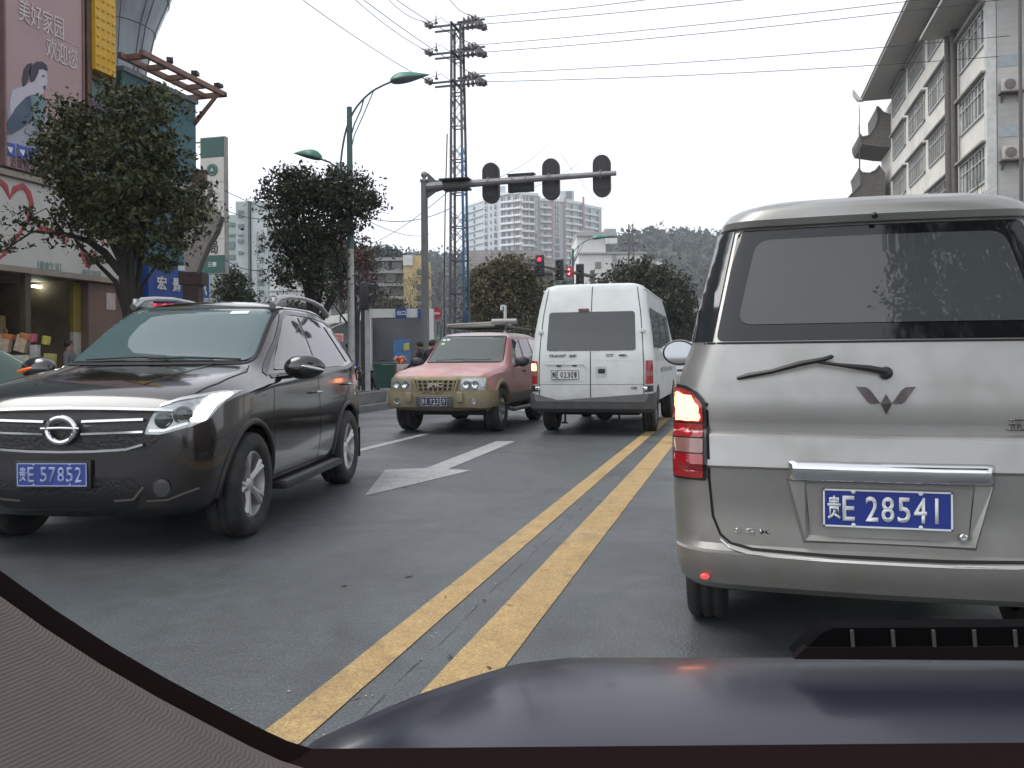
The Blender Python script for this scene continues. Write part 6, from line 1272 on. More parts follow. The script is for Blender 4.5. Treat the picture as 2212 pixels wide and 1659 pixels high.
for fl in range(11):
    for px, w_, kd in wcols:
        D, _ = seg_at(px, .25); zt = ztop_at(px); z = zt-1.6-FLH*fl-1.5; p = at(px, 775, D); s = D/FPX
        key = (px, kd)
        if z < 30: continue
        hh = {'n': 1.5, 'w': 2.0, 'b': 2.3}[kd]
        if npart < 84:
            if key not in protoW:
                b = BM(); box(b, (0, 0, 0), (w_*s*.86, .3, hh), YAW)
                o = obj('window', b, m_twg if kd != 'b' else m_twd, tw, smooth=False); protoW[key] = o; o.location = MW[tw.name].inverted() @ Vector((p.x, p.y, z))
                fb = BM(); dxx = Vector((cos(YAW), sin(YAW), 0))*w_*s*.43
                for u in ((-1, 0, 1) if kd == 'w' else (0,) if kd == 'b' and w_ > 10 else ()): box(fb, dxx*u*.95-FD*.2, (.22, .1, hh), YAW)
                if kd == 'w': box(fb, -FD*.2+Vector((0, 0, .25)), (w_*s*.86, .1, .18), YAW)
                if len(fb.verts): obj('window_frame', fb, m_tww, o, smooth=False)
                else: fb.free()
            else:
                c_ = put(tw, protoW[key], MW[tw.name].inverted() @ Vector((p.x, p.y, z)))
                for ch in children(protoW[key]): k_ = ch.copy(); COL.objects.link(k_); k_.parent = c_
            npart += 1
        else: box(rest, Vector((p.x, p.y, z)), (w_*s*.86, .3, hh), YAW)
    for (a, c) in ((1082, 1112), (1114, 1130), (1130, 1158), (1170, 1194), (1227, 1261), (1264, 1297)):
        D1_, _ = seg_at(a+.5, 1.5); D2_, _ = seg_at(c-.5, 1.5); zt = ztop_at((a+c)/2); z = zt-1.6-FLH*(fl+1)
        if z > 28: bal = BM(); quadbox(bal, at(a, 775, D1_), at(c, 775, D2_), z-.1, z+.75, 1.4); obj('balcony', bal, m_tww, tw, world=True, smooth=False)
o = obj('lower_windows', rest, m_twg, tw, world=True, smooth=False); o['kind'] = 'stuff'
b = BM()
for fl in range(1, 9): facing_box(b, 1004.5, 1047, 0, 391.5, .5, 0, 375.5) if False else quadbox(b, at(1004.5, 775, 391.2), at(1047, 775, 375.2), tops[0][2]-1.6-FLH*fl, tops[0][2]-1.35-FLH*fl, .5)
obj('string_course', b, M('tower_blue_band', (.28, .33, .36), .7), tw, world=True, smooth=False)
b = BM(); box(b, at(1229, 421, 383.5), (2.6, .3, 3.2), YAW); obj('window', b, m_twd, tw, world=True, smooth=False)
# ---- office block on the right with tiled walls and curved eaves
RX = 11.3
m_rw = M('cream_render', (.64, .61, .55), .75, var=.07, scale=.4, dirt=(.30, .29, .26, .3)); m_soff = M('soffit_grey', (.36, .34, .32), .8, var=.08); m_rtile = brickish('gable_tiles', (.40, .39, .37), (.385, .375, .355), (.33, .32, .30), 1.8, .34, 'X', .5, .012)
m_rpipe = M('pipe_brown_grey', (.085, .075, .065), .6, var=.2); m_rglass = glassmat('office_glass', (.07, .075, .07), .06); m_cur = M('pale_curtain', (.40, .41, .38), .8, var=.3, scale=2)
ya_, yb2, yc_ = on_x(2136, 300, RX).y, on_x(2064, 300, RX).y, on_x(1926, 300, RX).y
rb = thing('office_building', 'cream office block on the right with long rows of windows and curved eaves', 'building', (RX, ya_, 0))
hB, hC, hD = (on_x(2064, p, RX).z for p in (106, 238, 370)); st_ = (hB-hD)/2; hA = hB+st_; eav = hA+.35; eav2 = hB+.45
b = BM(); box2(b, (RX, yb2+.6, 0), (RX+14, yc_, eav)); obj('wall', b, m_rw, rb, world=True, smooth=False)
b = BM(); box2(b, (RX+.002, ya_, 0), (RX+14, yb2+.598, eav2+2)); obj('near_wall', b, m_rw, rb, world=True, smooth=False)
b = BM(); box2(b, (RX+.35, ya_-.06, 0), (RX+14.1, ya_-.003, eav2+3.5)); gw = obj('gable_wall', b, m_rtile, rb, world=True, smooth=False)
b = BM()
for k in range(7): z = hB+.2-k*st_; box2(b, (RX+.36, ya_-.08, z), (RX+14.1, ya_-.063, z+.55))
obj('blue_band', b, M('blue_grey_band', (.30, .33, .34), .6), gw, world=True, smooth=False)
b = BM(); cyl(b, (RX-.28, yb2+.1, 0), (RX-.28, yb2+.1, eav+2), .22, 12); cyl(b, (RX-.25, yb2-.9, 0), (RX-.25, yb2-.9, eav), .16, 12); obj('downpipe', b, m_rpipe, rb, world=True)
b = BM(); box2(b, (RX-.10, ya_-.1, 0), (RX+.3, ya_+.35, eav2)); obj('corner_strip', b, M('corner_white', (.50, .50, .48), .7), rb, world=True, smooth=False)
def office_window(y0, y1, zh, n, hgt=1.75):
    b = BM(); box2(b, (RX-.012, y0, zh-hgt), (RX-.004, y1, zh)); w_ = obj('window', b, m_rglass, rb, world=True, smooth=False)
    b = BM(); L_ = y1-y0
    for (a, c, e, f) in ((y0, y1, zh-.08, zh), (y0, y1, zh-hgt, zh-hgt+.08), (y0, y0+.08, zh-hgt, zh), (y1-.08, y1, zh-hgt, zh), (y0, y1, zh-hgt*.36, zh-hgt*.36+.05)): box2(b, (RX-.09, a, e), (RX-.013, c, f))
    for k in range(1, n): y = y0+L_*k/n; box2(b, (RX-.085, y-.03, zh-hgt+.08), (RX-.014, y+.03, zh-.08))
    obj('window_frame', b, M('office_frame', (.40, .40, .37), .5), w_, world=True, smooth=False)
    for k in range(n):
        if random.random() < .6: y = y0+L_*(k+random.uniform(.1, .4))/n; b = BM(); box2(b, (RX-.03, y, zh-hgt+.12), (RX-.015, y+L_/n*random.uniform(.3, .6), zh-.15)); obj('curtain', b, m_cur, w_, world=True, smooth=False)
    b = BM(); box2(b, (RX-.30, y0-.25, zh+.05), (RX-.005, y1+.25, zh+.15)); obj('window_hood', b, M('hood_grey', (.28, .27, .25), .8), w_, world=True, smooth=False)
bays = [(on_x(2050, 300, RX).y, on_x(2008, 300, RX).y), (on_x(1999, 300, RX).y, on_x(1965, 300, RX).y), (on_x(1957, 300, RX).y, on_x(1930, 300, RX).y)]
for zh in (hA, hB, hC, hD, hD-st_):
    for (a, c) in bays: office_window(min(a, c), max(a, c), zh, 9)
for zh in (hB, hC, hD, hD-st_): office_window(on_x(2132, 300, RX).y, on_x(2076, 300, RX).y, zh, 8)
b = BM()   # big overhanging eave of the tall part: soffit, fascia, tiled slope
E0, E1 = yb2-1.5, yc_+1.6; ex = RX-1.95
prism(b, [(ex, E0, eav+.0), (ex, E0, eav+.18), (RX+3, E0, eav+3.4), (RX+14, E0, eav+3.4), (RX+14, E0, eav-.002), (RX, E0, eav-.002)], (0, E1-E0, 0)); rf = obj('roof', b, m_soff, rb, world=True, smooth=False)
b = BM(); prev = None
for k in range(int((E1-E0)/.3)): y = E0+k*.3; cyl(b, (ex-.05, y, eav+.17), (RX+3, y, eav+3.45), .07, 6)
obj('roof_tiles', b, M('roof_tile_dark', (.07, .065, .06), .7), rf, world=True)
b = BM(); tube(b, [(ex+.1, E1, eav+.1), (ex-.15, E1+.3, eav+.25), (ex-.4, E1+.5, eav+.7), (ex-.5, E1+.55, eav+1.1)], [.16, .2, .18, .06], 8); obj('eave_finial', b, m_soff, rf, world=True)
b = BM(); e2 = RX-1.7; prism(b, [(e2, ya_-1.4, eav2+.3), (e2, ya_-1.4, eav2+.46), (RX+3, ya_-1.4, eav2+3), (RX+14, ya_-1.4, eav2+3), (RX+14, ya_-1.4, eav2+.3)], (0, yb2-ya_+1.6, 0)); obj('lower_roof', b, m_soff, rb, world=True, smooth=False)
# far corner with two upturned roofs
def zp3(x, y): return (2100+x/3.191)/1.1718, y/3.191/1.1718
def curled(pts, dep):
    """skirt roof with upturned corners: outline of its end, carried back along the building"""
    b = BM(); prism(b, [on_y(*zp3(*p), yc_+.3) for p in pts], (0, dep, 0)); o = obj('upturned_roof', b, M('old_roof_dark', (.12, .11, .10), .8, var=.2), rb, world=True, smooth=False)
    b = BM(); tl_ = [p for p in pts if len(pts)]
    for k in range(1, len(pts)-2): tube(b, [on_y(*zp3(*pts[k]), yc_+.28), on_y(*zp3(*pts[k+1]), yc_+.28)], .07, 6)
    obj('roof_ridge', b, M('roof_ridge_grey', (.13, .12, .11), .8), o, world=True)
z1_ = on_x(1900, 300, RX).z; z2_ = on_x(1895, 400, RX).z
b = BM(); box2(b, (RX+.001, yc_+.002, 0), (RX+12, yc_+5, z1_+1.5)); obj('corner_wall', b, m_rw, rb, world=True, smooth=False)
curled([(530, 905), (470, 925), (430, 905), (397, 868), (383, 860), (388, 960), (370, 1020), (320, 1095), (262, 1108), (244, 1082), (250, 1125), (268, 1162), (430, 1185), (530, 1190)], 5)
curled([(450, 1400), (405, 1335), (370, 1378), (320, 1400), (262, 1395), (233, 1362), (245, 1420), (250, 1490), (150, 1600), (450, 1620)], 5)
b = BM()
for k, dy in enumerate((0, .5, 1.1, 1.9, 2.6)): cyl(b, (RX-2.2+.1*k, yc_+1+dy, z2_-1), (RX-2.2+.1*k, yc_+1+dy, eav-(.2 if k % 2 else 2)), .02, 5)
obj('lightning_rod', b, m_rpipe, rb, world=True)
for k, (px, py) in enumerate(((2186, 183), (2188, 330))):
    p = on_y(px, py, ya_-.35); t_ = thing('air_conditioner', ('upper', 'lower')[k]+' grey air conditioner box on the tiled gable of the right building', 'air conditioner', (p.x, p.y, p.z-.35), 0, 'air conditioners on the gable')
    b = BM(); box(b, (0, 0, .35), (.85, .32, .6), bev=.03); obj('casing', b, M('ac_white', (.42, .38, .35), .6, dirt=(.2, .17, .14, .5)), t_)
    b = BM(); lathe(b, [(0, 0), (.22, 0), (.24, .02), (.2, .03), (0, .015)], 24, face_mt((-.12, -.165, .35), (1, 0, 0))); obj('fan_grille', b, M('ac_grille', (.12, .11, .10), .5), t_)
    b = BM(); box2(b, (-.5, -.2, -.02), (.5, .3, .04)); prism(b, [(-.4, -.15, -.03), (-.4, .29, -.03), (-.4, .29, -.4)], (.05, 0, 0)); prism(b, [(.35, -.15, -.03), (.35, .29, -.03), (.35, .29, -.4)], (.05, 0, 0)); obj('bracket', b, m_rpipe, t_, smooth=False)
# ================================================================ street furniture
m_lgreen = M('lamp_post_green', (.055, .12, .10), .45, var=.12, dirt=(.10, .11, .10, .3)); m_lhead = M('lamp_head_green', (.06, .21, .15), .35, var=.1); m_lwhite = M('post_white_paint', (.42, .42, .41), .6, dirt=(.22, .21, .20, .5)); m_lunder = M('lamp_under_grey', (.17, .19, .21), .5)
m_pgrey2 = M('pole_grey', (.16, .165, .165), .5, .3, var=.12, scale=2, dirt=(.10, .10, .09, .4)); m_sigb = M('signal_black', (.022, .022, .026), .45, dirt=(.05, .05, .05, .3)); m_galv = M('galvanised', (.28, .27, .27), .5, .4, var=.15, scale=3, dirt=(.15, .13, .12, .4))
def street_lamp(x, y, label, second=True):
    t = thing('street_lamp', label, 'street lamp', (x, y, .14), 0, 'green street lamps along the left kerb')
    b = BM(); tube(b, [(0, 0, 0), (0, 0, 3.6)], [.085, .075], 14); obj('white_post', b, m_lwhite, t)
    b = BM(); tube(b, [(0, 0, 3.6), (0, 0, 6.85)], [.074, .06], 14); obj('post', b, m_lgreen, t)
    b = BM(); tube(b, [(0, 0, 0), (0, 0, .25)], .13, 14); obj('post_base', b, m_lgreen, t)
    b = BM(); L_ = [(0, 0, 4.95), (-.14, 0, 5.12), (-.22, 0, 5.45), (-.20, 0, 5.8), (-.08, 0, 6.35), (.15, 0, 6.8), (.5, 0, 7.12), (.8, 0, 7.26), (1.02, 0, 7.33)]
    P3 = []
    for i in range(len(L_)-1):
        a, c = Vector(L_[i]), Vector(L_[i+1]); p_, n_ = Vector(L_[max(i-1, 0)]), Vector(L_[min(i+2, len(L_)-1)])
        for k in range(4): u = k/4; P3.append(.5*((2*a)+(c-p_)*u+(2*p_-5*a+4*c-n_)*u*u+(3*a-p_-3*c+n_)*u**3))
    P3.append(Vector(L_[-1])); tube(b, P3, .024, 8); tube(b, [(.01, 0, 6.1), (.12, 0, 6.45), (.28, 0, 6.75), (.36, 0, 7.0)], .018, 6); tube(b, [(.01, 0, 5.8), (.12, 0, 6.2), (.4, 0, 6.75), (.6, 0, 7.16)], .014, 6)
    obj('arm', b, m_lgreen, t)
    def head(x0, z0, s, tilt):
        b = BM(); prev = None; n = 14
        for i in range(n+1):
            u = i/n; w = .17*sin(pi*u**.62)+.012; h = .155*sin(pi*u**.58)+.012; row = []
            for k in range(12):
                a = 2*pi*k/12; zz_ = sin(a)*h*(1 if sin(a) > 0 else .42); row.append(b.verts.new((x0+s*(u*(.95 if abs(s) == 1 else 1)), cos(a)*w, z0+zz_+tilt*u)))
            if prev:
                for k in range(12): b.faces.new((prev[k], prev[(k+1) % 12], row[(k+1) % 12], row[k]))
            else: b.faces.new(row)
            prev = row
        b.faces.new(prev)
        bmesh.ops.recalc_face_normals(b, faces=b.faces)
        for f in b.faces: f.material_index = 1 if f.normal.z < -.35 else 0
        obj('lamp_head', b, [m_lhead, m_lunder], t)
        b = BM()
        for k in range(5): tube(b, [(x0+s*(.03+.05*k), sin(a)*(.05+.022*k), z0+.02+cos(a)*(.05+.022*k)) for a in np.linspace(-1.3, 1.3, 8)], .008, 5)
        obj('cooling_rib', b, m_lhead, t)
    head(1.0, 7.33, 1, .08)
    if second:
        b = BM(); tube(b, [(0, 0, 5.05), (-.25, 0, 5.42), (-.5, 0, 5.62), (-.75, 0, 5.72)], .022, 8); obj('arm', b, m_lgreen, t); head(-.70, 5.73, -.72, .16)
    return t
pl = at(759, 775, 19.5); street_lamp(pl.x, pl.y, 'nearest green street lamp with a white lower post and two leaf shaped heads')
pl = at(1239, 775, 45); street_lamp(pl.x, pl.y, 'green street lamp standing between the apartment tower and the white stepped building')
pl = at(1340, 775, 60); street_lamp(pl.x, pl.y, 'farthest small green street lamp in front of the dark round tree')
# planter at the kerb end
pn_ = thing('planter', 'low concrete planter box with dark soil at the foot of the lamp post', 'planter', (-9.35, 18.6, .14))
b = BM(); box2(b, (-10.3, 17.2, .14), (-8.62, 17.35, .42), bev=.015); box2(b, (-10.3, 19.8, .14), (-8.62, 19.95, .42), bev=.015); box2(b, (-8.77, 17.352, .14), (-8.62, 19.798, .42), bev=.015); box2(b, (-10.3, 17.352, .14), (-10.15, 19.798, .42), bev=.015); obj('planter_wall', b, m_kerb, pn_, world=True, smooth=False)
b = BM(); box2(b, (-10.15, 17.35, .14), (-8.77, 19.8, .37)); obj('soil', b, M('soil', (.035, .028, .022), .95, bump=.6, bscale=20), pn_, world=True, smooth=False)
# ---- gantry with the signal backs
gy = 23.55; gx = on_y(918, 600, gy).x
g = thing('signal_gantry', 'grey signal mast arm with ball finial carrying three black signal heads', 'traffic signal', (gx, gy, 0))
zt_ = on_y(918, 392, gy).z; b = BM(); tube(b, [(gx, gy, 0), (gx, gy, zt_)], [.13, .105], 8); tube(b, [(gx, gy, 0), (gx, gy, .1)], .25, 8); obj('post', b, m_pgrey2, g, world=True, ang=20)
b = BM(); tube(b, [(gx, gy, zt_), (gx, gy, zt_+.05)], .14, 8); tube(b, [(gx, gy, zt_+.05), (gx, gy, zt_+.12)], .05, 8); ball(b, (gx, gy, zt_+.2), .10); obj('finial', b, m_galv, g, world=True)
pa, pz = on_y(925, 404, gy), on_y(1331, 373, gy); za = (pa.z+pz.z)/2; b = BM(); tube(b, [(gx+.1, gy, za-.03), (gx+2, gy, za-.005), (gx+4, gy, za+.01), (pz.x, gy, za+.02)], [.13, .10, .085, .07], 10); ar_ = obj('arm', b, m_galv, g, world=True)
b = BM(); prism(b, [(gx+.1, gy, za+.4), (gx+.1, gy, za-.36), (gx+.35, gy, za-.2), (gx+.75, gy, za-.1), (gx+.75, gy, za+.1), (gx+.35, gy, za+.16)], (0, .03, 0)); obj('gusset', b, m_pgrey2, g, world=True, smooth=False)
def signal_head(px, label, h=1.18, w=.50):
    x = on_y(px, 390, gy).x; z = za+.02; t = thing('traffic_light', label, 'traffic light', (x, gy-.02, z), 0, 'signal heads on the grey mast arm seen from behind')
    b = BM(); pts = [(w/2*cos(a), .22, (h-w)/2+w/2*sin(a)) for a in np.linspace(0, pi, 15)]+[(w/2*cos(a), .22, -(h-w)/2+w/2*sin(a)) for a in np.linspace(pi, 2*pi, 15)]
    prism(b, pts, (0, .16, 0)); bmesh.ops.bevel(b, geom=[e for e in b.edges if len(e.link_faces) == 2 and e.calc_face_angle(0) > 1], offset=.025, segments=2, affect='EDGES'); obj('housing', b, m_sigb, t)
    b = BM(); prism(b, [(-w*.28, .205, h*.34), (w*.28, .205, h*.34), (w*.28, .205, -h*.34), (-w*.28, .205, -h*.34)], (0, .02, 0)); obj('back_cover', b, M('signal_back_cover', (.035, .028, .032), .5), t, smooth=False)
    for dz in (.34, 0, -.34):
        b = BM(); lathe(b, [(.15, 0), (.16, 0), (.14, .22), (.13, .22)], 20, Matrix.Translation((0, .38, dz)) @ Matrix.Rotation(-pi/2, 4, 'X')); obj('visor', b, m_sigb, t)
    b = BM(); tube(b, [(.0, .02+.11*cos(a), .11*sin(a)) for a in np.linspace(0, 2*pi, 17)], .014, 6, caps=False); obj('clamp', b, m_galv, t)
signal_head(1055, 'leftmost of three black signal heads on the grey mast arm'); signal_head(1186, 'middle of three black signal heads, right of the countdown box'); signal_head(1297, 'rightmost black signal head near the tip of the arm')
x = on_y(1121, 390, gy).x; t = thing('countdown_box', 'black rectangular countdown box hanging between two signal heads', 'countdown timer', (x, gy, za-.02)); b = BM(); box(b, (0, .24, -.02), (.76, .14, .52), bev=.015); box(b, (0, .30, .24), (.80, .30, .02)); obj('housing', b, m_sigb, t)
b = BM(); box(b, (0, .315, -.02), (.66, .01, .42)); obj('display', b, M('dark_display', (.02, .015, .015), .3), t, smooth=False)
for s in (-.2, .2): b = BM(); tube(b, [(s, .11*cos(a), .11*sin(a)+.02) for a in np.linspace(0, 2*pi, 17)], .012, 6, caps=False); obj('clamp', b, m_galv, t)
b = BM(); x0 = on_y(956, 400, gy).x; x1 = on_y(1018, 400, gy).x; box2(b, (x0, gy-.35, za+.08), (x1, gy+.25, za+.12)); box2(b, (x0+.05, gy-.3, za-.18), (x1-.05, gy+.2, za-.12)); single('road_sign', b, m_sigb, 'flat dark bracket plates lying along the mast arm near its post', 'sign', smooth=False)
# ---- lattice power mast
my = at(990, 775, 29.7).y; mx_ = at(994, 775, 29.7).x
mt_ = thing('lattice_mast', 'tall steel lattice power mast, blue painted lower down, carrying many insulators', 'power mast', (mx_, my, 0))
H = on_y(990, 60, my).z; m_ml = M('mast_steel_grey', (.12, .12, .13), .6, .3, var=.25, scale=3); m_mb = M('mast_blue', (.05, .13, .25), .5, var=.2, scale=3)
def hw(z): return .285-.125*(z/H)
m0 = BM(); m1 = BM(); 
for sx, sy in ((-1, -1), (-1, 1), (1, 1), (1, -1)):
    tgt = m1 if sx > 0 else m0
    for k in range(12):
        za0, zb0_ = H*k/12, H*(k+1)/12; tg = m1 if (sx > 0 and k < 8) else m0
        prism(tg, [(mx_+sx*hw(za0)-.036, my+sy*hw(za0)-.036, za0), (mx_+sx*hw(za0)+.036, my+sy*hw(za0)-.036, za0), (mx_+sx*hw(za0)+.036, my+sy*hw(za0)+.036, za0), (mx_+sx*hw(za0)-.036, my+sy*hw(za0)+.036, za0)], (sx*(hw(zb0_)-hw(za0)), sy*(hw(zb0_)-hw(za0)), zb0_-za0))
n = 22
for k in range(n):
    za0, zb0_ = H*k/n, H*(k+1)/n; a, c = hw(za0), hw(zb0_)
    for f in range(4):
        ca, sa = cos(f*pi/2), sin(f*pi/2)
        def pp(u, w, z): return Vector((mx_+u*ca-w*sa, my+u*sa+w*ca, z))
        if k % 4 != 3 or k < 3:
            tube(m0, [pp(-a, -a, za0+.04), pp(c, -c, zb0_-.04)], .012, 4); tube(m0, [pp(a, -a, za0+.04), pp(-c, -c, zb0_-.04)], .012, 4)
        if k % 2 == 0: tube(m0, [pp(-a, -a, za0), pp(a, -a, za0)], .022, 4)
obj('lattice', m0, m_ml, mt_, world=True, smooth=False); obj('blue_leg', m1, m_mb, mt_, world=True, smooth=False)
m_ins = M('insulator_glaze', (.13, .11, .12), .25, coat=.5); WIRE = {}
arms = [55, 114, 176]
for i, py in enumerate(arms):
    z = on_y(990, py+3, my).z; xl_, xr_ = on_y(935, py, my).x, on_y(1035, py, my).x
    b = BM(); box2(b, (xl_, my-.25, z-.03), (xr_, my-.19, z+.03)); box2(b, (xl_, my+.19, z-.03), (xr_, my+.25, z+.03)); box2(b, (mx_-.04, my-.7, z-.12), (mx_+.04, my+.7, z-.06)); box2(b, (mx_, my-.05, z+.14), (mx_+1.0, my+.05, z+.18)); obj('cross_arm', b, m_ml, mt_, world=True, smooth=False)
    def disc(p, axis, n=2, r=.13, nm='insulator'):
        b = BM(); axis = Vector(axis).normalized(); M_ = axis.to_track_quat('Z', 'Y').to_matrix().to_4x4(); M_.translation = Vector(p)
        pr = []
        for k in range(n): h = k*.17; pr += [(.03, h), (r, h+.02), (r*.95, h+.05), (.035, h+.08)]
        pr += [(.02, n*.17), (.02, n*.17+.12), (0, n*.17+.12)]; lathe(b, pr, 16, M_); obj(nm, b, m_ins, mt_, world=True)
        return Vector(p)+axis*(n*.17+.12)
    WIRE[('L', i)] = disc((xl_+.02, my-.25, z+.03), (-.35, -.9, .08)); WIRE[('R', i)] = disc((xr_, my-.25, z+.05), (-.3, -.9, .1)); disc((xr_, my+.25, z+.05), (.2, .9, .02))
    WIRE[('E', i)] = disc((mx_+.35, my-.5, z-.25), (1, -.12, 0), 4, .12); WIRE[('F', i)] = disc((mx_+.2, my+.1, z+.22), (1, -.08, .12), 2, .13)
    disc((mx_-.75, my-.1, z+.15), (0, 0, 1), 1, .07); disc((mx_+.9, my-.35, z-.15), (.3, -.9, -.3), 1, .16)
    b = BM(); tube(b, [(xl_, my-.3, z+.15), (xl_+.4, my-.2, z+.32), (mx_-.5, my-.1, z+.28), (mx_-.2, my, z+.05)], .01, 5); tube(b, [(mx_+.4, my-.3, z+.3), (mx_+.8, my-.3, z+.1), (xr_+.1, my-.4, z-.1)], .01, 5); obj('jumper_cable', b, m_cable, mt_, world=True)
b = BM(); tube(b, [(mx_-.42, my-.4, .3), (mx_-.42, my-.42, 3.5), (mx_-.36, my-.40, 6.5), (mx_-.3, my-.3, 9)], .022, 6); tube(b, [(mx_+.46, my-.4, .0), (mx_+.44, my-.4, 5.2)], .03, 6); obj('conduit', b, m_cable, mt_, world=True)
b = BM(); box(b, (mx_+.38, my-.45, 2.6), (.22, .16, .5), bev=.02); obj('meter_box', b, M('meter_box_blue', (.03, .06, .12), .5), mt_, world=True)
# ---- cables
def cable(a, c, sag, label, r=.011, group='overhead cables'):
    a, c = Vector(a), Vector(c); b = BM(); n = 24; tube(b, [a.lerp(c, k/n)-Vector((0, 0, sag*4*(k/n)*(1-k/n))) for k in range(n+1)], r, 5)
    single('overhead_cable', b, m_cable, label, 'cable', group, origin=a)
def same_z(a, px, py, ext):
    D = FPX*(a.z-CH)/(HY-py); q = at(px, py, D); d = q-a; return q+d*ext
names = ['top', 'middle', 'lowest']
for i, (lx, rx) in enumerate(((1012/3.318+700, 1200/3.318+700), (745/3.318+700, 1010/3.318+700), (327/3.318+700, None))):
    a = WIRE[('L', i)]; cable(a, same_z(a, lx/1.1718, 0, .9), .25, names[i]+' cable from the left insulators of the mast towards the upper left')
a = WIRE[('R', 0)]; cable(a, same_z(a, (700+1500/3.318)/1.1718, 0, .9), .2, 'top cable from the right insulators of the mast passing overhead')
a = WIRE[('R', 1)]; cable(a, same_z(a, (700+1090/3.318)/1.1718, 0, .9), .2, 'middle cable from the right insulators running to the upper left')
a = WIRE[('R', 2)]; cable(a, same_z(a, (700+815/3.318)/1.1718, 0, .9), .2, 'lowest cable from the right insulators running to the upper left behind a lamp head')
for key, px, py, nm in ((('F', 0), 1330, 0, 'topmost'), (('E', 0), 1500, 3, 'second'), (('F', 1), 1824, 12, 'third'), (('E', 1), 1811, 34, 'fourth'), (('F', 2), 1792, 105, 'fifth'), (('E', 2), 1792, 140, 'sixth')):
    a = WIRE[key]; cable(a, same_z(a, px, py, .45 if px > 1700 else 1.2), .12, nm+' cable from the mast across the street to the right, counted from the top')
for (x0, y0_, D0, x1, y1_, D1_, lab) in ((484, 411, 30, 760, 478, 33, 'thin cable from the cream vertical sign to the flat topped tree'), (484, 452, 30, 640, 455, 36, 'thin cable crossing in front of the bank building top'), (484, 560, 30, 610, 568, 34, 'thin cable low across the bank building'), (785, 472, 30, 930, 505, 60, 'thin cable sagging right of the flat topped tree'), (782, 533, 50, 1000, 385, 30, 'thin cable rising to the mast behind the signal post'), (790, 470, 30, 985, 443, 34, 'thin nearly level cable behind the signal post'), (1040, 400, 40, 1190, 306, 70, 'faint cable rising right of the mast'), (1075, 425, 40, 1250, 352, 70, 'faint cable passing behind the countdown box'), (1210, 330, 60, 1330, 480, 130, 'faint cable falling towards the white stepped building')):
    cable(at(x0, y0_, D0), at(x1, y1_, D1_), .35, lab, .014 if D1_ < 50 else .014, 'thin service cables')
# right hand wooden pole
p = at(2209, 775, 27); b = BM(); tube(b, [(p.x, p.y, .14), (p.x, p.y, 12.6)], [.07, .05], 10); single('utility_pole', b, m_rpipe, 'dark utility pole at the right edge in front of the tiled gable', 'pole')
# ---- far mast behind
p = at(1365, 775, 110); fm = thing('lattice_mast', 'small distant lattice mast above the dark round tree', 'power mast', (p.x, p.y, 0)); b = BM(); Hf = at(1365, 484, 110).z
for sx, sy in ((-1, -1), (-1, 1), (1, 1), (1, -1)): tube(b, [(p.x+sx*.6, p.y+sy*.6, 0), (p.x+sx*.25, p.y+sy*.25, Hf)], .06, 4)
for k in range(18):
    z0, z1 = Hf*k/18, Hf*(k+1)/18; w0 = .6-.35*k/18
    for s in (-1, 1): tube(b, [(p.x-w0*s, p.y-w0, z0), (p.x+w0*s, p.y-w0, z1)], .035, 4)
obj('lattice', b, m_ml, fm, world=True, smooth=False)
for dz, w_ in ((-1.0, 1.0), (-2.6, 1.6), (-7.6, 3.0)): b = BM(); box(b, (p.x, p.y, Hf+dz), (w_, .12, .12), YAW); [ball(b, Vector((p.x, p.y, Hf+dz+.2))+FR*u*w_*.5, .18, 8, 6) for u in (-1, -.5, .5, 1)]; obj('cross_arm', b, m_ml, fm, world=True)
# ---- far signal arm with red light and countdown
p0 = at(1281, 775, 45); fa_ = thing('signal_gantry', 'distant brown signal post with its arm reaching left over the road', 'traffic signal', (p0.x, p0.y, 0)); zf = at(1281, 597, 45).z; pe = at(1128, 562, 38.2); pe.z = zf
b = BM(); tube(b, [(p0.x, p0.y, 0), (p0.x, p0.y, at(1281, 584, 45).z)], [.16, .13], 10); obj('post', b, M('post_brown_grey', (.12, .115, .10), .6), fa_, world=True)
b = BM(); tube(b, [(p0.x, p0.y, zf), pe], [.10, .06], 8); obj('arm', b, MATS['post_brown_grey'], fa_, world=True)
m_sigr = M('lit_red_signal', (.8, .02, .04), .3, emit=1.1, ecol=(1, .04, .08))
for (px, py, lab, lit) in ((1162, 578, 'far traffic light showing red', True), (1203, 587, 'far traffic light with dark lenses left of the red countdown', False), (1250, 592, 'far traffic light seen beside the lamp post, lenses dark', False)):
    u = (px-1281)/(1128-1281); q = Vector((p0.x, p0.y, zf)).lerp(pe, u); t = thing('traffic_light', lab, 'traffic light', (q.x, q.y, q.z), YAW*.4, 'far traffic lights on the brown arm')
    b = BM(); box(b, (0, -.1, 0), (.30, .16, .92), bev=.05); obj('housing', b, m_sigb, t)
    b = BM(); box(b, (0, -.005, 0), (.42, .02, 1.02), bev=.008); obj('backing_board', b, m_sigb, t)
    for k, dz in enumerate((.29, 0, -.29)):
        b = BM(); lathe(b, [(0, 0), (.095, 0), (.09, .02), (0, .035)], 20, face_mt((0, -.182, dz), (1, 0, 0))); obj('lens', b, m_sigr if (lit and k == 0) else M('dark_lens', (.03, .035, .035), .2, coat=.5), t, label='glowing red lens' if lit and k == 0 else None)
        b = BM(); tube(b, [(.12*cos(a), -.28, dz+.12*sin(a)) for a in np.linspace(-.2, pi+.2, 12)], .02, 5); pv = [(.12*cos(a), dz+.12*sin(a)) for a in np.linspace(-.2, pi+.2, 12)]
        for (a1, b1), (a2, b2) in zip(pv, pv[1:]): b.faces.new([b.verts.new(c) for c in ((a1, -.18, b1), (a2, -.18, b2), (a2, -.36, b2), (a1, -.36, b1))])
        obj('visor', b, m_sigb, t)
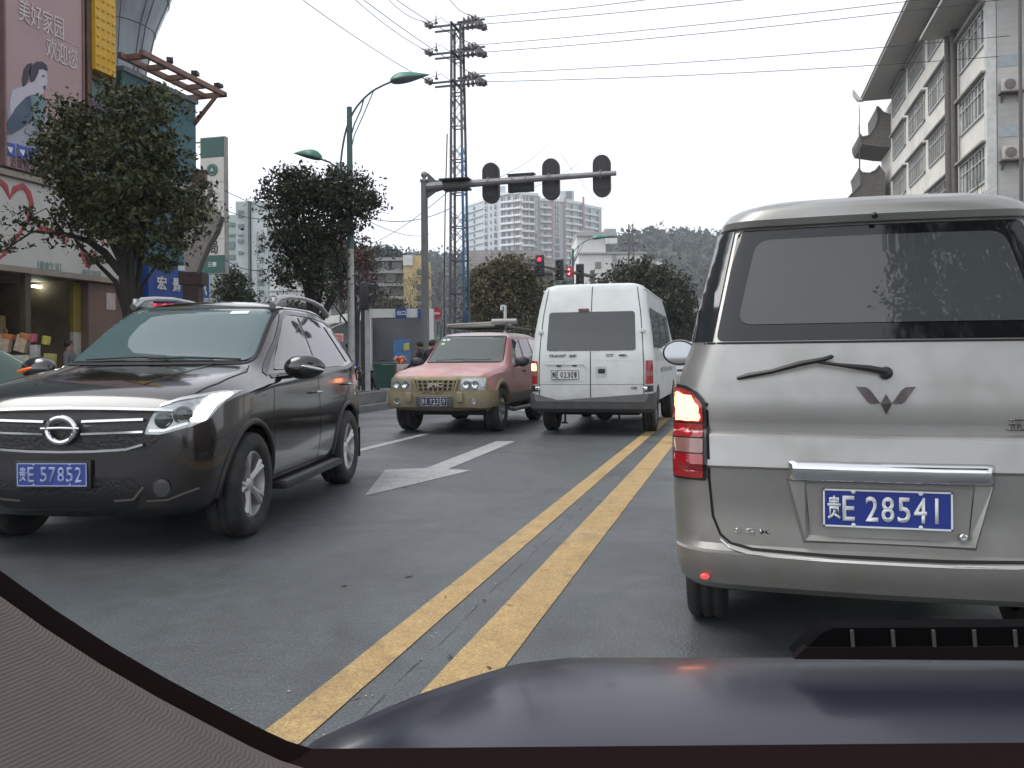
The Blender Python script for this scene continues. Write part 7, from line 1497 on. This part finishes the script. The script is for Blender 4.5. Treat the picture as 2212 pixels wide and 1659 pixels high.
u = (1226-1281)/(1128-1281); q = Vector((p0.x, p0.y, zf)).lerp(pe, u); t = thing('countdown_box', 'far countdown display glowing red between two dark signal heads', 'countdown timer', (q.x, q.y, q.z), YAW*.4)
b = BM(); box(b, (0, -.05, 0), (.36, .2, .48), bev=.02); obj('housing', b, M('countdown_red_box', (.25, .012, .03), .4, emit=.08, ecol=(.9, .03, .08)), t)
obj('digits', text_mesh('8', .12, .34, face_mt((-.09, -.155, -.17), (1, 0, 0)), bold=.03), M('lit_digit', (1, .3, .35), .3, emit=1.0, ecol=(1, .35, .4)), t)
# ---- black and white signal post by the side street
p = at(790, 775, 30); t = thing('signal_post', 'black and white painted post carrying dark signal heads seen from the side', 'traffic signal', (p.x, p.y, 0))
z1 = at(790, 668, 30).z
b = BM(); box(b, Vector((p.x, p.y, z1/2))+FR*.07, (.16, .16, z1), YAW); obj('white_post', b, m_lwhite, t, world=True, smooth=False); b = BM(); box(b, Vector((p.x, p.y, z1/2+.25))-FR*.08, (.13, .17, z1+.5), YAW); obj('black_post', b, m_sigb, t, world=True, smooth=False)
b = BM(); q = at(788, 640, 30); box(b, q, (.30, .3, .95), YAW, bev=.04); hd_ = obj('signal_housing', b, m_sigb, t, world=True)
for dz in (.27, -.12):
    b = BM(); q2 = q+Vector((0, 0, dz)); a0 = q2+FR*.14; prism(b, [a0+Vector((0, 0, .14)), a0+FR*.30+Vector((0, 0, .17)), a0+FR*.26+Vector((0, 0, .05)), a0+FR*.05-Vector((0, 0, .12)), a0-Vector((0, 0, .14))], FD*.25); obj('visor', b, m_sigb, hd_, world=True, smooth=False)
# ---- no entry sign
p = at(941, 677, 47); t = thing('no_entry_sign', 'round red no entry sign with a white bar left of the red SUV roof', 'road sign', (p.x, p.y, 0)); b = BM(); cyl(b, (p.x, p.y+.05, 0), (p.x, p.y+.05, p.z+.2), .04, 10); obj('post', b, m_galv, t, world=True)
b = BM(); lathe(b, [(0, 0), (.34, 0), (.34, .02), (0, .02)], 32, face_mt(p, FR)); obj('disc', b, M('sign_red', (.36, .015, .05), .4), t, world=True)
b = BM(); box(b, p-FD*.03, (.46, .02, .11), YAW); obj('bar', b, M('sign_pinkish_white', (.6, .45, .45), .4), t, world=True, smooth=False)
p = at(952, 775, 44); b = BM(); tube(b, [(p.x, p.y, 0), (p.x, p.y, 3.0)], .06, 8); single('short_post', b, M('post_teal', (.06, .16, .17), .5), 'short teal post right of the no entry sign', 'post')
# ---- camera post
p = at(1092, 775, 34); t = thing('camera_post', 'white camera post with a dome camera behind the red SUV roof rack', 'camera', (p.x, p.y, 0)); z = at(1092, 660, 34).z
b = BM(); cyl(b, (p.x, p.y, 0), (p.x, p.y, z), .06, 10); tube(b, [Vector((p.x, p.y, z)), Vector((p.x, p.y, z))-FR*.14], .03, 6); obj('post', b, m_gw, t, world=True); b = BM(); c = Vector((p.x, p.y, z-.12))-FR*.14; cyl(b, c, c+Vector((0, 0, .12)), .055, 12); ball(b, c-Vector((0, 0, .03)), .06); obj('dome_camera', b, m_gw, t, world=True)
b = BM(); box(b, at(1100, 702, 34), (.16, .14, .5), YAW, bev=.01); obj('control_box', b, m_gw, t, world=True)
# fallen leaves on the road and pavement
pts_ = np.array([[random.uniform(-8.2, 1.5), random.uniform(2.5, 26), .012] for _ in range(46)]+[[random.uniform(-8.5, -8.0), random.uniform(6, 20), .012] for _ in range(60)]+[[-1.2+random.gauss(0, .35), random.uniform(2.4, 9), .012] for _ in range(12)])
me_ = leaf_mesh(pts_, .05); co_ = np.empty(len(me_.vertices)*3); me_.vertices.foreach_get('co', co_); co_[2::3] = .008+(co_[2::3]-.012)*.15; me_.vertices.foreach_set('co', co_)
stuff('fallen_leaves', me_, leafmat('leaves_fallen', (.05, .035, .02), (.16, .12, .07)), 'a few small fallen leaves lying on the asphalt', 'fallen leaves')
# ---- wheelie bin
p = at(832, 775, 33.5); t = thing('wheelie_bin', 'dark green wheeled rubbish bin beside the parked scooters', 'bin', (p.x, p.y, 0), YAW); b = BM(); w0, w1 = .34, .42
v0 = [b.verts.new(q) for q in ((-w0, -.26, .1), (w0, -.26, .1), (w0, .3, .1), (-w0, .3, .1))]; v1 = [b.verts.new(q) for q in ((-w1, -.34, 1.0), (w1, -.34, 1.0), (w1, .36, 1.0), (-w1, .36, 1.0))]
b.faces.new(v0[::-1]); b.faces.new(v1); [b.faces.new((v0[k], v0[(k+1) % 4], v1[(k+1) % 4], v1[k])) for k in range(4)]; m_bin = M('bin_green', (.018, .07, .05), .5, var=.1, dirt=(.05, .07, .06, .3)); obj('body', b, m_bin, t, smooth=False)
b = BM(); box(b, (0, 0, 1.05), (.92, .80, .07), bev=.03); obj('lid', b, m_bin, t); b = BM()
for s in (-1, 1): cyl(b, (s*.30, .32, .1), (s*.38, .32, .1), .10, 14)
obj('wheel', b, m_tyre, t); b = BM(); cyl(b, (-.36, .44, .98), (.36, .44, .98), .02, 8); obj('handle', b, m_bin, t)
# ---- scooters
def scooter(x, y, rz, label, col):
    t = thing('motor_scooter', label, 'scooter', (x, y, 0), rz, 'scooters parked beside the bin'); mc = M('scooter_'+'_'.join(str(int(c*100)) for c in col), col, .3, .2, coat=.7)
    for nm, yy_ in (('front_wheel', .62), ('rear_wheel', -.55)):
        b = BM(); tube(b, [(0, yy_+.21*cos(a), .25+.21*sin(a)) for a in np.linspace(0, 2*pi, 25)], .045, 8, caps=False); cyl(b, (-.03, yy_, .25), (.03, yy_, .25), .06, 12)
        for k in range(6): tube(b, [(0, yy_, .25), (0, yy_+.2*cos(k*pi/3), .25+.2*sin(k*pi/3))], .012, 4)
        obj(nm, b, m_tyre, t)
    b = BM(); tube(b, [(0, .48, .95), (0, .52, .7), (0, .60, .42), (0, .62, .25)], [.05, .07, .05, .03], 8); tube(b, [(-.30, .38, .98), (-.1, .46, .97), (.1, .46, .97), (.30, .38, .98)], .018, 6); obj('handlebar', b, m_steel, t)
    b = BM(); prev = None
    for (yy_, z0, z1, w_) in ((.60, .45, .90, .05), (.50, .35, .95, .18), (.38, .25, .80, .20), (.25, .22, .32, .17), (.0, .22, .34, .17), (-.12, .25, .60, .15), (-.35, .30, .70, .16), (-.7, .42, .70, .12), (-.88, .55, .68, .04)):
        row = [b.verts.new((s*w_*(1 if k < 2 else .7), yy_, z0 if k < 2 else z1)) for k, s in enumerate((-1, 1, 1, -1))]
        row = [row[0], row[1], row[2], row[3]]
        if prev: [b.faces.new((prev[k], prev[(k+1) % 4], row[(k+1) % 4], row[k])) for k in range(4)]
        else: b.faces.new(row)
        prev = row
    b.faces.new(prev[::-1]); obj('body', b, mc, t)
    b = BM(); ball(b, (0, -.38, .76), (.13, .38, .07)); obj('seat', b, m_blackp, t); b = BM(); ball(b, (0, .52, .86), (.07, .05, .06)); obj('headlamp', b, m_clear, t)
    for s in (-1, 1):
        b = BM(); tube(b, [(s*.22, .42, 1.0), (s*.27, .42, 1.16)], .006, 5); ball(b, (s*.29, .42, 1.19), (.06, .02, .04)); obj('mirror', b, m_blackp, t)
for (px, D, rz, lab, col) in ((772, 32, .5, 'black scooter between the lamp post and the black and white post', (.02, .02, .022)), (806, 34.5, .3, 'dark grey scooter just left of the green bin', (.05, .05, .055)), (826, 37, -.2, 'scooter with a pale front showing over the bin', (.5, .5, .48)), (848, 38, .4, 'second pale scooter behind the right end of the bin', (.45, .5, .5))):
    p = at(px, 775, D); scooter(p.x, p.y, rz, lab, col)
# boxes on a stand by the bin
p = at(872, 800, 36); b = BM(); box(b, (p.x, p.y, .85), (.75, .5, .32), .2, bev=.01); single('carton', b, M('carton_pale', (.42, .36, .33), .7), 'pale cardboard carton beside the bin, partly behind the red SUV mirror', 'carton'); 
b = BM(); box2(b, (p.x-.5, p.y-.3, 0), (p.x+.5, p.y+.4, .68)); single('stall_table', b, M('stall_grey', (.12, .12, .12), .7), 'low grey stall table carrying the pale carton', 'table', smooth=False)
b = BM(); q = at(866, 775, 36.5)
for k in range(14): ball(b, (q.x+random.uniform(-.25, .25), q.y+random.uniform(-.2, .2), 1.15+random.uniform(-.08, .12)), random.uniform(.07, .11), 10, 8)
single('fruit_pile', b, M('orange_fruit', (.5, .14, .05), .5), 'small heap of orange fruit above the pale carton', 'fruit')
# goods outside the shop
for i, (px, py, w_, h_, rz, cols_, lab) in enumerate(((48, 742, 24, 36, .3, (.55, .42, .30), 'tilted orange topped packet on the shop stand'), (12, 742, 22, 36, .2, (.50, .38, .28), 'tilted orange topped packet at the picture edge'), (42, 785, 50, 36, 0, (.46, .48, .36), 'pale green carton on the shop stand behind the green saloon'), (76, 762, 16, 34, 0, (.45, .42, .40), 'narrow pale packet standing right of the shop post'), (108, 775, 22, 22, .1, (.38, .36, .12), 'olive yellow packet low by the dark SUV mirror'), (100, 735, 12, 18, .2, (.50, .46, .08), 'small yellow bag hanging in the shop'), (72, 730, 10, 18, .1, (.5, .12, .18), 'small red bag hanging in the shop'))):
    p = at(px, py, 15.6); s = 15.6/FPX; b = BM(); box(b, p, (w_*s, .12, h_*s), Matrix.Rotation(YAW, 4, 'Z') @ Matrix.Rotation(rz*.9, 4, 'Y'), bev=.01)
    o = single('packet', b, M('packet_%d' % i, cols_, .6, var=.25, scale=12), lab, 'packet', 'packaged goods outside the shop')
    if i < 2: b = BM(); box(b, p+Vector((0, 0, h_*s*.42))+FR*(.09 if i == 0 else .06)-FD*.01, (w_*s*1.02, .13, h_*s*.28), Matrix.Rotation(YAW, 4, 'Z') @ Matrix.Rotation(rz*.9, 4, 'Y')); obj('packet_top', b, M('packet_orange', (.5, .16, .05), .5), o, world=True)
p = at(45, 805, 15.7); b = BM(); box(b, (p.x, p.y, .48), (1.5, .5, .68), YAW); single('goods_stand', b, m_darkroom, 'dark goods stand in front of the shop opening', 'stand', smooth=False)
p = at(82, 820, 15.9); b = BM(); box(b, (p.x, p.y, .55), (.9, .5, .5), YAW+.5); single('goods_bin', b, M('bin_maroon', (.10, .03, .03), .6), 'low maroon goods bin in front of the shop beside the dark SUV mirror', 'bin', smooth=False)
p = on_x(56, 775, FX+.1); b = BM(); box2(b, (p.x-.07, p.y-.07, .14), (p.x+.07, p.y+.07, 3.07)); single('shop_post', b, M('post_olive_brown', (.09, .07, .045), .6), 'slim olive brown post holding up the shop front', 'post', smooth=False)

# ================================================================ people
def person(px, D, label, top, legs, lean=0, face=0, hair=(.02, .015, .012), h=1.68):
    p = at(px, 775, D); t = thing('person', label, 'person', (p.x, p.y, 0), face)
    s = h/1.7; lx = lean
    J = {'pel': (0, 0, .95), 'sp': (0, lx*.2, 1.12), 'ch': (0, lx*.5, 1.32), 'nk': (0, lx*.72, 1.47), 'hd': (0, lx*.85, 1.56), 'ht': (0, lx*.9, 1.66),
         'shl': (-.18, lx*.55, 1.40), 'ell': (-.25, lx*.7+.05, 1.13), 'wrl': (-.20, lx*.9+.24, 1.02), 'shr': (.18, lx*.55, 1.40), 'elr': (.26, lx*.6+.02, 1.12), 'wrr': (.24, lx*.8+.16, .92),
         'hpl': (-.09, 0, .90), 'knl': (-.10, .03, .50), 'anl': (-.10, -.01, .08), 'tol': (-.11, .14, .03), 'hpr': (.09, 0, .90), 'knr': (.11, .05, .50), 'anr': (.12, .02, .08), 'tor': (.13, .17, .03)}
    for sd, sg in (('l', -1), ('r', 1)):
        w_ = Vector(J['wr'+sd]); pm = w_+Vector((0, .07, -.03)); J['pm'+sd] = tuple(pm)
        for k in range(4): J['f%d%s' % (k, sd)] = tuple(pm+Vector((sg*(.03-.02*k), .035, -.02))); J['g%d%s' % (k, sd)] = tuple(pm+Vector((sg*(.03-.02*k), .05+.006*(2-abs(k-1)), -.06)))
        J['th'+sd] = tuple(w_+Vector((-sg*.045, .06, -.02)))
    Rd = {'pel': .14, 'sp': .13, 'ch': .15, 'nk': .055, 'hd': .082, 'ht': .085, 'shl': .07, 'shr': .07, 'ell': .05, 'elr': .05, 'wrl': .033, 'wrr': .033, 'hpl': .095, 'hpr': .095, 'knl': .062, 'knr': .062, 'anl': .045, 'anr': .045, 'tol': .04, 'tor': .04, 'pml': .032, 'pmr': .032}
    E_ = [('pel', 'sp'), ('sp', 'ch'), ('ch', 'nk'), ('nk', 'hd'), ('hd', 'ht')]
    for sd in 'lr':
        E_ += [('ch', 'sh'+sd), ('sh'+sd, 'el'+sd), ('el'+sd, 'wr'+sd), ('wr'+sd, 'pm'+sd), ('pel', 'hp'+sd), ('hp'+sd, 'kn'+sd), ('kn'+sd, 'an'+sd), ('an'+sd, 'to'+sd), ('wr'+sd, 'th'+sd)]
        for k in range(4): E_ += [('pm'+sd, 'f%d%s' % (k, sd)), ('f%d%s' % (k, sd), 'g%d%s' % (k, sd))]
    ks = list(J); me = bpy.data.meshes.new('body'); me.from_pydata([tuple(c*s for c in J[k]) for k in ks], [(ks.index(a), ks.index(c)) for a, c in E_], []); o = bpy.data.objects.new('body', me); COL.objects.link(o)
    m_ = o.modifiers.new('skin', 'SKIN'); o.modifiers.new('sub', 'SUBSURF').levels = 2
    for i, k in enumerate(ks): r_ = Rd.get(k, .009)*s; me.skin_vertices[0].data[i].radius = (r_, r_*(.75 if k in ('pel', 'sp', 'ch') else 1)); me.skin_vertices[0].data[i].use_root = (k == 'pel')
    dg = bpy.context.evaluated_depsgraph_get(); dg.update(); nm = bpy.data.meshes.new_from_object(o.evaluated_get(dg)); bpy.data.objects.remove(o)
    b = BM(); b.from_mesh(nm)
    # face: nose, brow
    hd = Vector(J['hd'])*s
    for f in b.faces:
        c = f.calc_center_median()/s
        if c.z > 1.49: f.material_index = 0
        elif (c-Vector(J['wrl'])).length < .16 and c.y > J['wrl'][1]-.01 or (c-Vector(J['wrr'])).length < .16 and c.y > J['wrr'][1]-.01: f.material_index = 0
        elif c.z > .90: f.material_index = 1
        elif c.z > .10: f.material_index = 2
        else: f.material_index = 3
    ball(b, hd+Vector((0, .088, .03))*s, (.014, .02, .022), 8, 6)
    sk = M('skin', (.36, .21, .15), .55); obj('body', b, [sk, M(label[:14]+'_top', top, .8), M(label[:14]+'_legs', legs, .8), m_blackp], t)
    b = BM(); ball(b, hd+Vector((0, -.018, .06))*s, (.092*s, .10*s, .10*s), 16, 10)
    for v in b.verts:
        if v.co.y > hd.y+.05*s and v.co.z < hd.z+.09*s: v.co.y = hd.y+.05*s
    obj('hair', b, M('hair_dark', hair, .6), t)
    b = BM()
    for sg in (-1, 1): ball(b, hd+Vector((sg*.03, .078, .045))*s, .009*s, 8, 6)
    obj('eye', b, m_blackp, t); b = BM(); ball(b, hd+Vector((0, .083, -.012))*s, (.022*s, .008*s, .006*s), 8, 6); obj('mouth', b, M('lips', (.3, .10, .09), .5), t)
person(903, 21.2, 'person in a dark jacket bending forward beside the exit gate banner', (.03, .03, .045), (.025, .025, .03), .45, -1.2)
person(919, 22.0, 'person in black with dark hair half hidden by the red SUV windscreen', (.025, .018, .022), (.02, .02, .02), .2, 1.6)
person(738, 24, 'person in a pale blue top under the striped awning', (.30, .36, .45), (.04, .04, .05), .1, 2.6, (.09, .04, .025))
person(749, 23.4, 'person in a deep blue coat beside the person in pale blue', (.03, .05, .25), (.03, .03, .04), .1, -.5, (.07, .035, .02))
person(690, 26, 'person in a brown jacket waiting behind the dark SUV roof', (.10, .07, .05), (.03, .03, .04), 0, .3)
person(150, 18.6, 'person in a grey shirt standing in the shop opening', (.14, .14, .15), (.03, .03, .04), 0, -1.2)
# ================================================================ our own car round the camera
oc = thing('own_car', 'the dark blue grey car the picture is taken from, its bonnet and windscreen pillar', 'car', (0, -.5, 0))
m_bon = M('bonnet_blue_grey', (.014, .016, .028), .28, .05, var=.06, coat=.25, spec=.25); m_bon.node_tree.nodes['Principled BSDF'].inputs['Coat Roughness'].default_value = .12
# bonnet: rows across (u) and forwards (v), measured edge then true curved surface
b = BM(); rows = []
edge = [(560, 1700), (640, 1640), (760, 1588), (880, 1540), (980, 1508), (1090, 1476), (1250, 1457), (1500, 1452), (1720, 1446), (1950, 1440), (2300, 1436), (2700, 1440)]
def bon(px, py, k):   # k 0 = crest (horizon of the bonnet), up to 1 = towards the windscreen, -1 down to the nose
    crestD = 1.02
    p = at(px, py, crestD)
    return p
for i, (px, py) in enumerate([(edge[j][0]+(edge[j+1][0]-edge[j][0])*t/3, edge[j][1]+(edge[j+1][1]-edge[j][1])*t/3) for j in range(len(edge)-1) for t in range(3)]):
    c = at(px, py, 1.02); row = []
    for dd, dz in ((.42, -.34), (.36, -.20), (.26, -.105), (.16, -.045), (.07, -.010), (0, 0), (-.10, .006), (-.22, .002), (-.34, -.006), (-.46, -.016), (-.58, -.03)):
        lat = (px-1106)/FPX*1.02; inb = .30*max(0, (dd))*(-1 if lat > 0 else 1)*.3
        row.append(b.verts.new(c+FD*dd+FR*inb+Vector((0, 0, dz+.012*cos(lat*5)*(1 if dd < 0 else .5)))))
    rows.append(row)
for r1, r2 in zip(rows, rows[1:]):
    for k in range(len(r1)-1): b.faces.new((r1[k], r2[k], r2[k+1], r1[k+1]))
r = bmesh.ops.extrude_face_region(b, geom=b.faces[:]); bmesh.ops.translate(b, verts=[v for v in r['geom'] if isinstance(v, bmesh.types.BMVert)], vec=(0, 0, -.02))
obj('bonnet', b, m_bon, oc, world=True, ang=60)
# windscreen reflection of the dash vent, built as an added solid shape
b = BM(); V = [at(1720, 1418, 1.0), at(1775, 1368, 1.0), at(1800, 1357, 1.0), at(2420, 1352, 1.0), at(2420, 1420, 1.0)]; prism(b, V, FD*.03); vt = obj('vent_reflection', b, M('vent_reflection_black', (.004, .0035, .004), .9, spec=.05), oc, world=True, smooth=False)
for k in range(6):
    px = 1840+k*88; a_, c_ = at(px, 1361, .995), at(px+3, 1397, .995); b = BM(); tube(b, [a_, c_], .0022, 6); obj('vent_reflection_fin', b, M('vent_reflection_grey', (.05, .042, .042), .7), vt, world=True)
b = BM(); prism(b, [at(1716, 1424, .996), at(1740, 1400, .996), at(2420, 1396, .996), at(2420, 1428, .996)], FD*.012); obj('vent_reflection_lip', b, M('vent_reflection_dark', (.012, .009, .010), .9, spec=.05), vt, world=True, smooth=False)
# trim at the foot of the windscreen and the pillar
inner = [(-60, 1190), (0, 1232), (120, 1318), (240, 1396), (360, 1466), (480, 1530), (560, 1572), (620, 1600), (700, 1626), (800, 1643), (950, 1652), (1150, 1652), (1400, 1646), (1700, 1636), (2000, 1628), (2400, 1622)]
b = BM(); rows = []
for i, (px, py) in enumerate(inner):
    t_ = Vector((inner[min(i+1, len(inner)-1)][0]-inner[max(i-1, 0)][0], inner[min(i+1, len(inner)-1)][1]-inner[max(i-1, 0)][1])).normalized(); nx, ny = -t_.y, t_.x
    wdt = 50 if px < 600 else 50+min(1, (px-600)/400)*60
    rows.append([b.verts.new(at(px, py, .50)), b.verts.new(at(px+nx*wdt*.5, py+ny*wdt*.5, .485)), b.verts.new(at(px+nx*wdt, py+ny*wdt, .475)), b.verts.new(at(px+nx*wdt*1.15, py+ny*wdt*1.15, .50))])
for r1, r2 in zip(rows, rows[1:]):
    for k in range(3): b.faces.new((r1[k], r2[k], r2[k+1], r1[k+1]))
    b.faces.new((r1[3], r2[3], r2[0], r1[0]))
obj('windscreen_seal', b, M('seal_dark_maroon', (.006, .003, .003), .9, spec=.03), oc, world=True)
def ribmat():
    m = M('pillar_fabric_ribbed', (.085, .068, .060), .9, var=.06, scale=30); t = m.node_tree; bs = t.nodes['Principled BSDF']; wv = t.nodes.new('ShaderNodeTexWave'); wv.inputs['Scale'].default_value = 190; wv.bands_direction = 'Z'; tc = t.nodes.new('ShaderNodeTexCoord')
    mp = t.nodes.new('ShaderNodeMapping'); mp.inputs['Rotation'].default_value = (0, R(12), 0); t.links.new(tc.outputs['Object'], mp.inputs[0]); t.links.new(mp.outputs[0], wv.inputs['Vector'])
    bp = t.nodes.new('ShaderNodeBump'); bp.inputs['Strength'].default_value = .22; bp.inputs['Distance'].default_value = .002; t.links.new(wv.outputs[0], bp.inputs['Height']); t.links.new(bp.outputs[0], bs.inputs['Normal']); return m
b = BM(); rows = []
for i, (px, py) in enumerate(inner[:11]):
    t_ = Vector((inner[min(i+1, len(inner)-1)][0]-inner[max(i-1, 0)][0], inner[min(i+1, len(inner)-1)][1]-inner[max(i-1, 0)][1])).normalized(); nx, ny = -t_.y, t_.x; row = []
    for w_, D in ((45, .472), (56, .455), (70, .445), (160, .42), (300, .39), (480, .35), (700, .31)):
        row.append(b.verts.new(at(px+nx*w_, py+ny*w_, D)))
    rows.append(row)
for r1, r2 in zip(rows, rows[1:]):
    for k in range(6): b.faces.new((r1[k], r2[k], r2[k+1], r1[k+1]))
r = bmesh.ops.extrude_face_region(b, geom=b.faces[:]); bmesh.ops.translate(b, verts=[v for v in r['geom'] if isinstance(v, bmesh.types.BMVert)], vec=-FD*.015)
obj('pillar_trim', b, ribmat(), oc, world=True, ang=60)
b = BM(); prism(b, [at(560, 1672, .47), at(2500, 1655, .47), at(2500, 1800, .40), at(560, 1800, .40)], FD*.03); obj('dashboard', b, M('dashboard_dark', (.010, .004, .004), .9, spec=.05), oc, world=True, smooth=False)
HAZE = .00058
# ================================================================ damp air: far things fade
b = BM(); box2(b, (-520, -60, -1.2), (560, 640, 110)); hz = bpy.data.materials.new('haze'); hz.use_nodes = True; nt = hz.node_tree
nt.nodes.remove(nt.nodes['Principled BSDF']); pv = nt.nodes.new('ShaderNodeVolumePrincipled'); pv.inputs['Color'].default_value = (.90, .94, 1, 1); pv.inputs['Density'].default_value = HAZE
nt.links.new(pv.outputs[0], nt.nodes['Material Output'].inputs['Volume']); o = obj('haze', b, hz, smooth=False); tag(o, 'thin pale haze in the damp air over the whole street', 'haze', kind='stuff')
